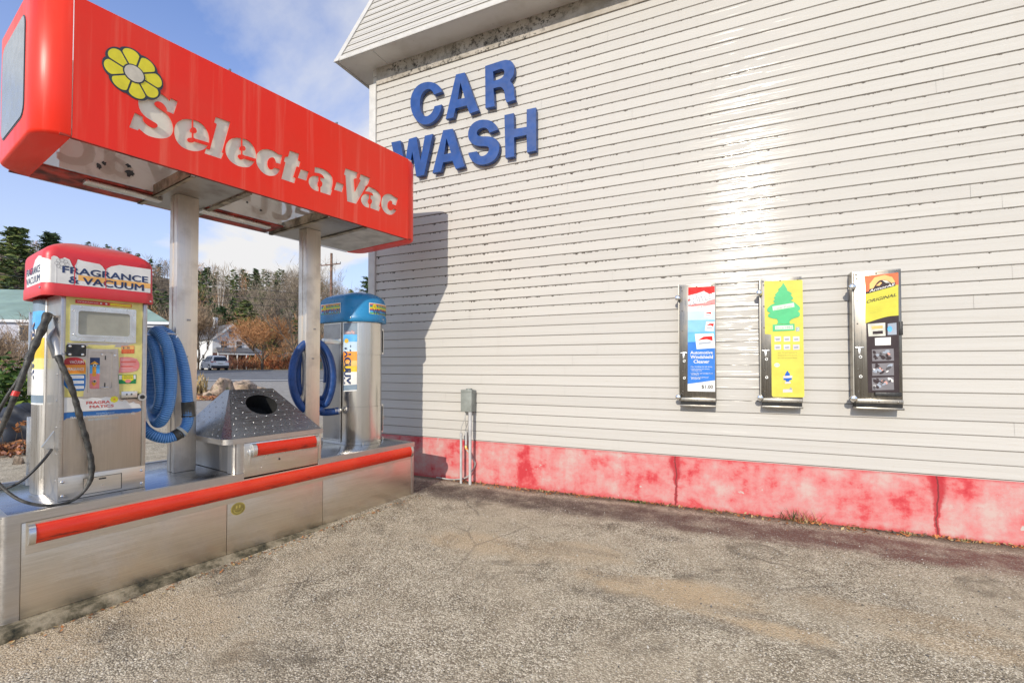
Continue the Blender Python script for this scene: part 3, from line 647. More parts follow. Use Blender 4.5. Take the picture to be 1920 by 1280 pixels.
def post3(c, Y):
    t = TW(Y, 1560, 490, 4.2667); f = FW(Y); bm = NM(); r = TW(Y, 1615, 505, 13.474)
    poly(bm, t((262, 118), (530, 90), (540, 1055), (290, 1050)), f, 0, 0)
    poly(bm, t((262, 118), (530, 90), (532, 200), (266, 245)), f, .0006, 1)
    poly(bm, t((300, 180), (340, 128), (420, 108), (480, 125), (505, 165), (515, 200), (300, 245)), f, .001, 2)
    poly(bm, soft(t((265, 262), (530, 185), (532, 432), (430, 440, 1), (268, 495))), f, .0012, 3)
    poly(bm, t((285, 258), (300, 222), (508, 165), (508, 195)), f, .002, 0)
    poly(bm, soft(t((330, 215), (365, 160, 1), (400, 145, 1), (450, 155, 1), (478, 175))), f, .0016, 0)
    poly(bm, t((350, 195), (385, 165), (400, 170), (380, 195)), f, .0024, 2); poly(bm, t((400, 150), (440, 155), (465, 172), (430, 172)), f, .0024, 6)
    def tx(st, q0, q1, mi, bold=0, sl=.2, h=.003, sh=0, tr=t):
        (x0, z0), (x1, z1) = tr(q0, q1); text(bm, st, lambda a_, b_, h_: f(a_, b_+(a_-x0)*sl, h_), x0, z0, x1, z1, mi, bold, sh, h=h)
    tx('ArmorAll', (298, 248), (500, 216), 4, .05, .27, sh=.2)
    tx('ORIGINAL', (135, 858), (880, 750), 0, .07, .245, .002, .3, r); tx('PROTECTANT WIPES', (400, 870), (880, 845), 5, .0, .23, .002, .2, r)
    tx('Cleans, shines and protects interior', (180, 1062), (870, 1040), 5, 0, .21, .002, 0, r); tx('dashboard and trim', (215, 1112), (520, 1090), 5, 0, .21, .002, 0, r)
    poly(bm, t((285, 500), (425, 490), (428, 595), (292, 600)), f, .002, 6); poly(bm, t((315, 518), (405, 512), (405, 535), (318, 542)), f, .003, 2); poly(bm, t((325, 560), (405, 553), (408, 578), (325, 582)), f, .003, 0)
    poly(bm, t((445, 498), (515, 490), (517, 585), (445, 588)), f, .002, 7); poly(bm, t(*[(462+20*math.cos(k/12*6.283), 540+24*math.sin(k/12*6.283)) for k in range(12)]), f, .003, 8)
    poly(bm, t((342, 612), (470, 606), (470, 668), (345, 672)), f, .002, 4)
    for y, h_ in ((698, 100), (812, 102), (925, 105)):
        q = [(318, y+6), (492, y-2), (496, y+h_-4), (322, y+h_)]
        poly(bm, t(*q), f, .002, 9)
        rn = random.Random(y)
        for k in range(15):
            cx = 330+rn.random()*140; cy = y+15+rn.random()*(h_-35); w_ = rn.uniform(10, 34); hh = rn.uniform(5, 16); s_ = rn.uniform(-.4, .4)
            poly(bm, t(*[(min(490, max(325, cx+w_*math.cos(g)*.8)), cy+hh*math.sin(g)+s_*w_*math.cos(g)) for g in [i/8*6.283 for i in range(8)]]), f, .0026+k*.0002, rn.choice((10, 11, 7, 0, 0, 0, 4, 11)))
    poster(c, bm, ['plum', 'salmon', 'lorange', 'yel3', 'white', 'olive', 'cream', 'lgray', 'sky', 'gray2', 'pinkg', 'gray3'], 'poster', label='orange yellow and black poster reading ORIGINAL')
    bm = NM(); box(bm, (t((540, 480))[0][0], t((565, 480))[0][0]), (Y-.006, Y), (t((540, 590))[0][1], t((540, 480))[0][1]), 0, .002)
    obj('edge_clip', bm, 'black', c); bm = NM(); x0, z0 = t((340, 1075))[0]; x1, z1 = t((552, 1048))[0]; box(bm, (x0, x1), (Y-.02, Y), (z0, z1), 0, .003); obj('coin_bezel', bm, 'black', c)
M['gray2'] = flat('photo_grey', (.20, .19, .20), .35, 0, .06, 9, .18); M['gray3'] = flat('photo_dark_grey', (.09, .085, .09), .35, 0, .06, 9, .18); M['pinkg'] = flat('photo_skin', (.66, .36, .30), .4, 0, .06, 9, .18)
a = wq(1595, 511); b = wq(1692, 760); z1 = wq(1690, 504)[1]
cabinet('widest steel cabinet with orange, yellow and black wipes poster, farthest right on the wall', a[0], b[0], b[1]-.035, z1, DF+.03, post3)

# ================================================================ ELECTRICAL BOX
M['egray'] = flat('grey_enamel', (.255, .275, .25), .45, 0, .12, 8); M['pvc'] = flat('grey_pvc', (.50, .50, .49), .45, 0, .1, 8); M['cable'] = flat('grey_cable', (.40, .40, .38), .5)
Ye = WY-.02-.10
def ep(px, py, Y=Ye): p = ony(px, py, Y); return V((p.x, Y, p.z))
tl = ep(864.5, 731); br = ep(884, 772.5)
eb = thing('electrical_box', 'small grey electrical box on conduits against the wall', 'electrical box', (tl.x, WY, 0), 'W')
bm = NM(); box(bm, (tl.x, br.x), (Ye, WY-.012), (br.z, tl.z), 0, .006); obj('enclosure', bm, 'egray', eb)
bm = NM(); box(bm, (tl.x-.003, br.x+.003), (Ye-.004, Ye+.05), (tl.z-.028, tl.z+.004), 0, .003); box(bm, (tl.x-.002, br.x+.002), (Ye-.003, Ye-.0005), (br.z+.004, tl.z-.032), 0, .001); cyl(bm, ((tl.x+br.x)/2+.01, Ye+.05, tl.z), ((tl.x+br.x)/2+.01, Ye+.05, tl.z+.018), .04, .036, 20); obj('cover', bm, 'egray', eb)
def conduit(pxt, pyt, pxb, pyb, Y, r, name='conduit'):
    a_ = ep(pxt, pyt, Y); b_ = ep(pxb, pyb, Y); bm = NM(); b_.z = min(b_.z, 0); x = (a_.x+b_.x)/2
    cyl(bm, (x, Y, -.05), (x, Y, a_.z), r, r, 18); return bm, x, a_.z
bm, x, z = conduit(880.5, 772, 882.5, 897, WY-.11, .017); cyl(bm, (x, WY-.11, .56), (x, WY-.11, .60), .021, .021, 18); cyl(bm, (x, WY-.11, .60), (x, WY-.11, z-.002), .021, .021, 18); obj('conduit', bm, 'pvc', eb)
bm, x2, z2 = conduit(864, 812, 865, 893, WY-.10, .015); cyl(bm, (x2, WY-.10, z2-.03), (x2, WY-.10, z2+.002), .018, .018, 16); obj('conduit', bm, 'pvc', eb)
bm = NM(); cyl(bm, (x2+.035, WY-.045, z2-.17), (x2+.035, WY-.045, z2+.02), .013, .013, 14); obj('conduit', bm, 'pvc', eb)
for k, (xo, yo) in enumerate(((0, 0), (.035, .05))):
    bm = NM(); pts = catmull([V((x2+xo, WY-.10+yo, z2-.02)), V((x2+xo+.002, WY-.10+yo, z2+.06)), V((x2+.04+.01*k, WY-.09, z2+.17)), V((tl.x+.03+.008*k, WY-.07, br.z+.0))]); tube(bm, pts, .0045, 8); obj('cable', bm, 'cable', eb)
bm = NM(); pts = catmull([V((x2+.03, WY-.04, .47)), V((x2+.05, WY-.07, .40)), V((x2+.085, WY-.08, .36)), V((x2+.12, WY-.03, .27)), V((x2+.14, WY-.02, .21)), V((x2+.10, WY-.04, .12)), V((x2+.02, WY-.05, .05)), V((x2-.15, WY-.06, .02)), V((x2-.35, WY-.08, .03))])
tube(bm, pts, .008, 8); cyl(bm, pts[8], pts[18], .014, .012, 10, 1); cyl(bm, pts[5], pts[8], .015, .013, 10, 2); obj('cable', bm, ['cable', 'orange', 'pyellow'], eb, label='loose grey cable with orange connector')
# ================================================================ CONCRETE KERB + STEEL ISLAND  (island coordinates: v outward, u along, z up)
ZT = .539; V0 = -3.65; V1 = -4.73; U0, U1 = .53, 3.52
def mat_kerb():
    n = NB('mossy_concrete', .9); P = n.world(); a = n.noise(7, 7, P, .7)
    n.col(n.ramp(a, (.34, (.02, .02, .012)), (.44, (.10, .085, .05)), (.54, (.25, .21, .14)), (.72, (.42, .36, .26)))); n.bump(n.noise(30, 6, P, .7), .6, .01); return n.m
M['kerb'] = mat_kerb()
bm = NM(); rn = random.Random(4); R = []
N = 60
for k in range(N+1):
    u = U0-.10+(U1-U0+.14)*k/N; j = rn.uniform(-.006, .006); e = .062+.022*math.sin(u*3)
    R.append([V((V0+e+.05+j, u, -.30)), V((V0+e+.03+j, u, -.065+rn.uniform(-.006, .004))), V((V0+e, u, -.040+rn.uniform(-.004, .004))), V((V0+.005, u, -.032)), V((V1-.06, u, -.035)), V((V1-.12, u, -.3))])
loft(bm, R, 0, True); fixn(bm)
obj('concrete_kerb', bm, 'kerb', None, 60, loc=(V0, U0, 0), frame='I', label='rough mossy concrete slab footing under the steel vacuum island', cat='kerb')

M['steelp'] = steel('panel_steel', (.76, .70, .61), .34, axis=1, dirt=.14)
def mat_bumper(name='red_bumper'):
    n = NB(name, .33); P = n.co; x, y, z = n.xyz(P)[0:3]
    sp = n.rng(n.noise(1, 7, n.map(P, (9, 9, 60)), .72), .50, .62)
    b = n.mix(n.rng(n.noise(2.5, 5, n.map(P, (1, 1, 3))), .35, .7), (.70, .028, .008), (.78, .055, .018))
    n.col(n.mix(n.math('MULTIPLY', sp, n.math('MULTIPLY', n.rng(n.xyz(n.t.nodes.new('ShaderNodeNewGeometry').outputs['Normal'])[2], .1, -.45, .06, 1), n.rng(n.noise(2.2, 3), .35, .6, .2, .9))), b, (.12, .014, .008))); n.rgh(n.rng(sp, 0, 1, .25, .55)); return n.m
M['bumper'] = mat_bumper()
is_ = thing('steel_island', 'long brushed steel vacuum island with red bumper rail and worn smiley sticker', 'service island', (V0, (U0+U1)/2, 0))
bm = NM()
box(bm, (V0-.012, V1), (U0+.03, U1-.01), (-.032, ZT-.045), 0)
obj('cabinet', bm, 'steelp', is_)
B0, B1 = 1.66, 2.425     # the litter bin's bay
bm = NM(); box(bm, (V0-.004, V1), (U0, U1), (ZT-.006, ZT), 0, .002); obj('top_plate', bm, 'top', is_, label='wet scuffed steel deck')
bm = NM()
def roundbar(bm, v0, v1, u0, u1, z0, z1, r=.03, mi=0, n=6):      # rim with a rounded outer corner at u0
    L = [(v1, u0), (v1, u1), (v0, u1)]; L += [(v0-r+r*math.sin(math.radians(90-90*k/n)), u0+r-r*math.cos(math.radians(90-90*k/n))) for k in range(n+1)]
    loft(bm, [[V((a, b, z0)) for a, b in L], [V((a, b, z1)) for a, b in L]], mi); fixn(bm)
roundbar(bm, V0+.006, V0-.03, U0-.003, B0+.115, ZT-.045, ZT+.004)
roundbar(bm, V0+.0055, V0-.03, B1-.03, U1+.004, ZT-.045, ZT+.004, .004)
box(bm, (V1-.004, V1+.03), (U0, U1), (ZT-.045, ZT+.0035)); box(bm, (V0-.03, V1+.03), (U1-.03, U1+.004), (ZT-.045, ZT+.003)); box(bm, (V0-.031, V1+.03), (U0-.003, U0+.03), (ZT-.0452, ZT+.0032))
obj('rim_trim', bm, 'steelv', is_)
bm = NM(); roundbar(bm, V0, V0-.05, U0-.001, U0+.075, -.032, ZT-.046, .03); box(bm, (V0-.05, V1+.02), (U0-.001, U0+.01), (-.032, ZT-.046)); obj('corner_post', bm, 'steelv', is_)
bm = NM(); box(bm, (V0, V0-.04), (U1-.035, U1), (-.032, ZT-.046), 0, .002); obj('corner_post', bm, 'steelv', is_)
S1, S2 = 1.661, 2.443
for p, q in ((U0+.079, S1-.002), (S1+.002, S2-.0015), (S2+.0015, U1-.038)):
    bm = NM(); box(bm, (V0-.002, V0-.012), (p, q), (-.030, ZT-.05), 0, .0015)
    obj('side_panel', bm, 'steelp', is_)
_a = onv(57, 1037, V0); _b = onv(771, 859, V0)
bm = NM(); loft(bm, [[V((v, .625, _a.z)), V((v, 3.475, _b.z)), V((v, 3.475, .506)), V((v, .625, .490))] for v in (V0, V0+.0035)]); fixn(bm)
for u in (.64, ): 
    for z in (.44, .37): rivet(bm, (V0+.0035, u, z), (1, 0, 0), .007, .004)
obj('bumper_plate', bm, 'steelp', is_)
def bumper(par, u0, u1, zc, hr, out_, v, zd=0):
    prof = [(0, hr), (.4, hr*.97), (.8, hr*.72), (1, hr*.25), (1, -.25*hr), (.8, -.72*hr), (.4, -.97*hr), (0, -hr)]
    bm = NM(); loft(bm, [[V((v+a*out_, u, zc+zd*(u-u0)/(u1-u0)+b)) for a, b in prof] for u in [u0+(u1-u0)*k/12 for k in range(13)]]); fixn(bm); b = obj('bumper', bm, 'bumper', par, 50)
    for e0, e1 in ((u0-.028, u0-.0005), (u1+.0005, u1+.028)):
        bm = NM(); loft(bm, [[V((v+a*(out_+.003), u, zc+zd*(u-u0)/(u1-u0)+c*1.04)) for a, c in prof] for u in (e0, e1)]); fixn(bm); obj('end_cap', bm, 'alu', b, 50)
    return b
bumper(is_, .66, 3.452, .420, .053, .036, V0+.0036, .030)
f = TV(V0-.001); bm = NM(); c = onv(446.5, 953, V0-.001)
poly(bm, circ(c.y, c.z, .052, .047, 28), FV(V0-.002), .0008, 0); poly(bm, circ(c.y, c.z, .046, .041, 28), FV(V0-.002), .0014, 1)
for s_ in (-1, 1): poly(bm, circ(c.y+s_*.011, c.z+.014, .0065, .013, 12), FV(V0-.002), .002, 0)
poly(bm, [(c.y+.034*math.cos(math.radians(a_)), c.z-.004+.03*math.sin(math.radians(a_))) for a_ in range(180, 361, 15)], FV(V0-.002), .002, 0)
poly(bm, [(c.y+.026*math.cos(math.radians(a_)), c.z-.006+.02*math.sin(math.radians(a_))) for a_ in range(180, 361, 15)], FV(V0-.002), .0026, 1)
obj('smiley_sticker', bm, [flat('worn_yellow', (.52, .42, .10), .5, 0, .2), flat('worn_olive', (.28, .22, .05), .5, 0, .2)], is_, 0, label='worn yellow smiley face sticker')

# ================================================================ LITTER BIN
lb = thing('litter_bin', 'built-in steel litter bin with studded hipped lid and short red bumper handle', 'litter bin', (V0, (B0+B1)/2, ZT))
ZL = .80
bm = NM(); box(bm, (V0-.012, V1+.28), (B0+.06, B1-.008), (ZT+.0045, ZL-.01)); obj('body', bm, 'steeld', lb)
bm = NM(); L = [(V0-.12, B0+.075), (V0-.10, B0+.045)] + [(V0-.055+.053*math.sin(math.radians(t)), B0+.098-.053*math.cos(math.radians(t))) for t in range(-10, 91, 12)] + [(V0-.002, B0+.125), (V0-.05, B0+.125), (V0-.12, B0+.1)]
loft(bm, [[V((a, b, z)) for a, b in L] for z in (ZT+.0045, ZL-.03)]); fixn(bm); obj('corner_column', bm, 'steelv', lb)
bm = NM(); box(bm, (V0+.002, V0-.011), (B0+.1155, B1-.034), (ZT-.03, ZL-.035), 0, .002); box(bm, (V0+.004, V0-.011), (B1-.032, B1-.006), (ZT+.006, ZL-.03), 0, .002)
for q in ((.25, .012), (.31, .016)): rivet(bm, (V0+.002, B0+q[0]+.02, ZT+.085+q[1]), (1, 0, 0), .006, .004)
rivet(bm, (V0+.002, B0+.25, ZT+.022), (1, 0, 0), .007, .002)
cyl(bm, (V0+.002, 2.047, .606), (V0+.007, 2.047, .606), .014, .012, 16); cyl(bm, (V0+.0072, 2.047, .606), (V0+.009, 2.047, .606), .008, .008, 12, 1)
obj('front_panel', bm, ['steelp', 'dark'], lb)
bm = NM(); box(bm, (V0+.002, V0+.0045), (B0+.16, B1-.04), (ZT+.105, ZL-.036), 0, .001)
box(bm, (V0+.0045, V0+.010), (B0+.135, B0+.175), (ZT+.13, ZT+.17), 0, .002); box(bm, (V0+.003, V0+.014), (B0+.150, B0+.158), (ZT+.06, ZT+.175), 0, .002)
obj('hinge_plate', bm, 'alu', lb)
bumper(lb, B0+.195, B1-.075, .705, .048, .04, V0+.0046)
bm = NM(); rl = [(V0+.012, B0+.02), (V0+.012, B1+.008), (V1+.26, B1+.008), (V1+.26, B0-.03), (V0-.06, B0-.03)]
rl2 = [(V0-.055+.067*math.sin(math.radians(t)), B0+.037-.067*math.cos(math.radians(t))) for t in range(0, 91, 15)]
ring = rl2+[(V0+.012, B1+.008), (V1+.26, B1+.008), (V1+.26, B0-.03)]
loft(bm, [[V((a, b, z)) for a, b in ring] for z in (ZL-.031, ZL+.008)]); fixn(bm); obj('lid_rim', bm, 'steelv', lb)
ra, rb_, rz = (-4.02, 1.855), (-4.02, 2.22), 1.125
base = [V((V0-.004, B0+.03, ZL+.009)), V((V0-.004, B1-.0, ZL+.009)), V((V1+.275, B1-.0, ZL+.009)), V((V1+.275, B0-.02, ZL+.009))]
e0 = onv(431, 731, -4.02); e1 = onv(511, 727, -4.02); rz = (e0.z+e1.z)/2
r0, r1 = V((-4.02, e0.y, rz)), V((-4.02, e1.y, rz)); r2, r3 = V((-4.10, e1.y, rz-.004)), V((-4.10, e0.y, rz-.004))
lc = V((V0-.06, B0-.02, ZL+.009))
# front slope with a real hole
o3 = base[0]; ax = (base[1]-base[0]).normalized(); up = ((r0+r1)/2-(base[0]+base[1])/2); up = (up-ax*up.dot(ax)).normalized(); nn = ax.cross(up)*-1
if nn.x < 0: nn = -nn
def to2(p): d = p-o3; return (d.dot(ax), d.dot(up))
fn = lambda a_, b_, h_: o3+ax*a_+up*b_+nn*h_
hc = None
for vq in [x*-.01 for x in range(366, 402)]:
    p = onv(490.5, 758.5, vq); d = (p-o3).dot(nn)
    if hc is None or abs(d) < abs(hc[0]): hc = (d, to2(p))
hc = hc[1]
bm = NM(); shape(bm, [[to2(base[0]), to2(base[1]), to2(r1), to2(r0)], circ(hc[0], hc[1], .124, .112, 36)], fn, .003, 0, -.003)
face(bm, [lc, base[0]+V((0, -.002, 0)), r0+V((0, -.002, 0))]); face(bm, [lc, r0+V((0, -.003, 0)), r3, base[3]]); face(bm, [base[3], r3, r2, base[2]]); face(bm, [base[2], r2, r1, base[1]]); face(bm, [r0, r1, r2, r3])
M['lid'] = steel('lid_steel', (.33, .35, .38), .24, 1, .35); rn = random.Random(3)
W2 = to2(base[1])[0]; H2 = to2(r0)[1]; xr0 = to2(r0)[0]; xr1 = to2(r1)[0]
for row in range(9):
    b_ = .03+row*.055
    xl = xr0*b_/H2+.02; xr = W2-(W2-xr1)*b_/H2-.02; n_ = int((xr-xl)/.07)
    for k in range(n_+1):
        a_ = xl+(xr-xl)*(k+(.25 if row % 2 else 0))/max(1, n_)
        if a_ > xr or ((a_-hc[0])/.135)**2+((b_-hc[1])/.12)**2 < 1 or b_ > H2-.01: continue
        rivet(bm, fn(a_, b_, .0005), nn, .0045, .003, 1)
for row in range(8):
    for k in range(8-row):
        A_ = lc.lerp(r0, (row+.5)/9); B_ = base[3].lerp(r3, (row+.5)/9); p = A_.lerp(B_, (k+.6)/(8-row)); nl = (base[3]-lc).cross(r0-lc).normalized()
        if nl.y > 0: nl = -nl
        rivet(bm, p+nl*.001, nl, .0045, .003, 1)
lid = obj('lid', bm, ['lid', 'chrome'], lb, 20, label='hipped steel lid with round opening and rows of studs')
bm = NM(); c3 = fn(hc[0], hc[1], -.05); bmi = circ(0, 0, .14, .13, 24); loft(bm, [[c3+ax*a_+up*b_+nn*.035 for a_, b_ in bmi], [c3+ax*a_+up*b_-nn*.12 for a_, b_ in bmi]], 0, True, (False, True)); obj('liner', bm, 'dark', lid)

# ================================================================ CANOPY SIGN
def transl(name, c, c2, amt=.45):
    n = NB(name, .5); P = n.co; st = n.rng(n.noise(5, 6, P, .65, .6), .45, .75); cc = n.mix(n.math('MULTIPLY', st, .5), c, c2); n.col(cc)
    tr_ = n.t.nodes.new('ShaderNodeBsdfTranslucent'); n.lk(cc, tr_.inputs[0]); mxs = n.t.nodes.new('ShaderNodeMixShader'); mxs.inputs[0].default_value = amt
    n.t.links.new(n.b.outputs[0], mxs.inputs[1]); n.t.links.new(tr_.outputs[0], mxs.inputs[2]); n.t.links.new(mxs.outputs[0], n.t.nodes['Material Output'].inputs[0]); return n.m

SB, ST_ = 2.672, 3.512; SV0, SV1 = -3.60, -4.62; SE0, SE1 = .772, 3.378; ER = .158
M['ttop'] = transl('added_light_sheet', (.9, .89, .87), (.8, .78, .72), .9)  # translucent white, added so that daylight fills the inside of the sign
M['tpanel'] = transl('back_light_panel', (.86, .85, .81), (.45, .42, .37), .4); M['tghost'] = transl('ghosted_panel', (.76, .73, .68), (.5, .44, .38), .4)
def mat_signred():
    n = NB('sign_red', .36, 0, .3); P = n.co; st = n.noise(1, 6, n.map(P, (3, 16, .55)), .62); b = n.noise(1.6, 5)
    c = n.mix(n.rng(b, .35, .7), (.90, .034, .014), (.84, .048, .022)); c = n.mix(n.rng(st, .50, .78, 0, .5), c, (.88, .20, .13)); n.col(c); n.rgh(n.rng(st, .4, .7, .28, .48)); n.bump(n.noise(2, 2), .06, .02); return n.m
M['sred'] = mat_signred(); M['panel'] = flat('translucent_panel', (.66, .65, .60), .4, 0, .08, 5)
M['lpanel'] = transl('letter_panel', (.95, .92, .80), (.78, .73, .60), .35)
cs = thing('canopy_sign', 'big red canopy sign reading Select-a-Vac with yellow flower on two steel posts', 'sign', (-4.15, 2.08, ZT))
t1 = TV(SV0, 190, 80, 5.3333); t2 = TV(SV0, 470, 240, 6.4)
LET = [
 t1((375, 560), (366, 620, 1), (395, 695, 1), (450, 750, 1), (510, 785, 1), (560, 815, 1), (565, 838, 1), (545, 855, 1), (500, 850, 1), (450, 815, 1), (420, 778, 1), (418, 742), (335, 700), (279, 847), (366, 880), (378, 862), (410, 890, 1), (460, 930, 1), (540, 955, 1), (620, 962, 1), (690, 940, 1), (718, 895, 1), (722, 850, 1), (705, 780, 1), (665, 720, 1), (610, 680, 1), (545, 635, 1), (528, 605, 1), (550, 588, 1), (585, 590, 1), (622, 615, 1), (652, 655, 1), (657, 688), (725, 716), (766, 590), (697, 555), (683, 580), (655, 550, 1), (600, 512), (560, 500)),
 t1((908, 770), (850, 760, 1), (790, 775, 1), (745, 810, 1), (727, 870, 1), (735, 950, 1), (775, 1020, 1), (840, 1065, 1), (920, 1088, 1), (990, 1083, 1), (1040, 1062, 1), (1068, 1030), (935, 990), (905, 1002, 1), (870, 992, 1), (858, 970, 1), (868, 955), (908, 950), (908, 902), (888, 892, 1), (888, 865, 1), (907, 848)),
 t1((920, 770), (970, 788, 1), (1025, 825, 1), (1065, 885, 1), (1082, 945, 1), (1081, 1003), (938, 960), (923, 950), (923, 905), (952, 905, 1), (957, 880, 1), (942, 853, 1), (920, 847)),
 t1((1145, 743), (1292, 795), (1208, 1098), (1224, 1105), (1200, 1163), (1032, 1108), (1050, 1058), (1086, 1070), (1155, 815), (1128, 800)),
 t1((1400, 955), (1350, 948, 1), (1290, 963, 1), (1250, 1010, 1), (1238, 1075, 1), (1255, 1140, 1), (1300, 1197, 1), (1370, 1237, 1), (1440, 1250, 1), (1497, 1240, 1), (1535, 1190), (1425, 1160), (1405, 1173, 1), (1378, 1160, 1), (1365, 1130, 1), (1378, 1120), (1400, 1120), (1400, 1080), (1383, 1070, 1), (1383, 1046, 1), (1400, 1033)),
 t1((1412, 957), (1460, 972, 1), (1510, 1012, 1), (1540, 1065, 1), (1552, 1110, 1), (1548, 1163), (1430, 1128), (1412, 1118), (1412, 1080), (1440, 1080, 1), (1446, 1058, 1), (1432, 1035, 1), (1412, 1032)),
 t2((70, 320), (105, 275, 1), (160, 252, 1), (230, 255, 1), (290, 283, 1), (335, 315), (383, 325), (361, 432), (305, 420), (298, 388, 1), (278, 355, 1), (240, 352, 1), (208, 385, 1), (202, 435, 1), (215, 478, 1), (240, 502, 1), (270, 492, 1), (285, 477), (352, 495), (345, 525, 1), (305, 568, 1), (245, 580, 1), (185, 565, 1), (130, 525, 1), (85, 465, 1), (64, 400, 1)),
 t2((470, 270), (584, 310), (572, 388), (600, 405), (582, 474), (554, 462), (514, 590), (543, 600), (528, 665), (368, 612), (418, 414), (400, 402), (413, 345), (450, 345)),
 t2((603, 495), (699, 525), (672, 634), (566, 600)),
 t2((819, 583), (775, 572, 1), (728, 580, 1), (698, 612, 1), (695, 660, 1), (718, 710, 1), (765, 750, 1), (819, 763), (820, 710), (806, 690, 1), (808, 650, 1), (820, 636)),
 t2((770, 468), (850, 483, 1), (920, 518, 1), (972, 565, 1), (992, 620, 1), (988, 680, 1), (972, 740), (981, 748), (962, 810), (838, 770), (838, 712), (860, 690, 1), (862, 655, 1), (838, 632), (838, 588), (884, 607), (868, 568, 1), (830, 545, 1), (766, 535)),
 t2((1032, 646), (1122, 680), (1100, 772), (1003, 742)),
 t2((1140, 483), (1287, 535), (1275, 602), (1243, 610), (1252, 765), (1318, 630), (1305, 612), (1320, 553), (1437, 600), (1415, 667), (1395, 690), (1268, 912), (1158, 880), (1138, 570), (1120, 558)),
 t2((1380, 698), (1440, 708, 1), (1510, 745, 1), (1558, 790, 1), (1570, 840, 1), (1560, 885, 1), (1546, 940), (1560, 950), (1542, 1000), (1438, 962), (1438, 917), (1457, 895, 1), (1458, 865, 1), (1438, 848), (1438, 803), (1472, 812), (1462, 785, 1), (1425, 765, 1), (1373, 760)),
 t2((1426, 800), (1390, 790, 1), (1350, 800, 1), (1326, 835, 1), (1323, 872, 1), (1340, 912, 1), (1375, 948, 1), (1425, 960), (1427, 915), (1410, 895, 1), (1413, 860, 1), (1427, 845)),
 t2((1771, 845), (1747, 932), (1700, 915), (1700, 888, 1), (1683, 868, 1), (1660, 880, 1), (1645, 915, 1), (1650, 960, 1), (1670, 987, 1), (1700, 987, 1), (1712, 970), (1752, 985), (1740, 1012, 1), (1700, 1042, 1), (1650, 1042, 1), (1600, 1005, 1), (1568, 940, 1), (1568, 870, 1), (1590, 812, 1), (1640, 788, 1), (1690, 795, 1), (1725, 825, 1)),
]
LET = [soft(l) for l in LET]
bm = NM(); shape(bm, [rect(SE0+.002, SB, SE1-.002, ST_)]+LET, FV(SV0), .006, 0, -.006); fixn(bm)
face_p = obj('front_panel', bm, 'sred', cs, 0, label='red face cut through with the words Select-a-Vac')
bm = NM(); shape(bm, [rect(SE0+.05, SB+.03, SE1-.05, ST_-.03)], FV(SV0-.018), .003, 0, 0); obj('lettering', bm, 'lpanel', face_p, 0, label='aged white panel seen through the cut letters')
fc = onv(190+325/5.3333, 80+316/5.3333, SV0); fl = onv(190+24/5.3333, 80+212/5.3333, SV0); fr = onv(190+612/5.333, 80+420/5.333, SV0)
RF = ((fl-fc).length+(fr-fc).length)/2; b0_ = onv(190+205/5.333, 80+100/5.333, SV0); ang0 = math.atan2(b0_.z-fc.z, b0_.y-fc.y)
def petal(i, g, rr):
    a_ = ang0+(i+.5)*math.pi/4; t_ = math.tan(math.pi/8); cx_ = .78*rr
    pts = [(.34*RF, -(.34*RF*t_-g)), (cx_*.97, -(cx_*.97*t_-g))]+[(cx_+(rr*1.02-cx_)*math.cos(math.radians(q)), (cx_*t_-g*.9)*math.sin(math.radians(q))*1.03) for q in range(-80, 81, 10)]+[(cx_*.97, cx_*.97*t_-g), (.34*RF, .34*RF*t_-g)]
    return [(fc.y+x*math.cos(a_)-y*math.sin(a_), fc.z+x*math.sin(a_)+y*math.cos(a_)) for x, y in pts]
bm = NM()
for i in range(8): shape(bm, [petal(i, -.008, RF*1.02)], FV(SV0), .003, 1, .0006+i*.0001)
shape(bm, [circ(fc.y, fc.z, RF*.46, n=30)], FV(SV0), .003, 1, .0016)
for i in range(8): shape(bm, [petal(i, .0055, RF*.965)], FV(SV0), .002, 0, .0035)
shape(bm, [circ(fc.y, fc.z, RF*.38, n=30)], FV(SV0), .002, 1, .0052); shape(bm, [circ(fc.y, fc.z, RF*.33, n=30)], FV(SV0), .002, 2, .0074)
obj('flower_emblem', bm, ['yellow', 'gink', 'cream2'], face_p, 0, label='yellow eight petalled flower with white centre') if (M.setdefault('gink', flat('dark_grey_ink', (.045, .055, .065), .4)) and M.setdefault('cream2', flat('warm_white', (.66, .60, .48), .4))) else None
def endcap(u0, s, name='end_cap'):      # moulded end: rounded upright corners, s = -1 near end, +1 far end
    pts = [(SV1, u0)]; 
    for k in range(9): a_ = math.radians(90*k/8); pts.append((SV1+ER-ER*math.cos(a_), u0+s*ER*math.sin(a_)))
    for k in range(9): a_ = math.radians(90*k/8); pts.append((SV0-ER+ER*math.sin(a_), u0+s*ER*math.cos(a_)))
    pts.append((SV0, u0))
    bm = NM(); bev = .018
    cx = (SV0+SV1)/2
    def ins(p, e): return V((p[0]+(cx-p[0])*e/.5 if False else p[0]-math.copysign(min(e, abs(p[0]-cx)), p[0]-cx), p[1]-s*min(e, abs(p[1]-u0)), 0))
    R = []
    for z, e in ((SB+.0, bev), (SB+.006, bev*.35), (SB+bev, 0), (ST_-bev, 0), (ST_-.006, bev*.35), (ST_, bev)):
        R.append([V((q.x, q.y, z)) for q in (ins(p, e) for p in pts)])
    loft(bm, R, 0, True, (True, True)); 
    # underside lip and dark inside
    fixn(bm); return bm
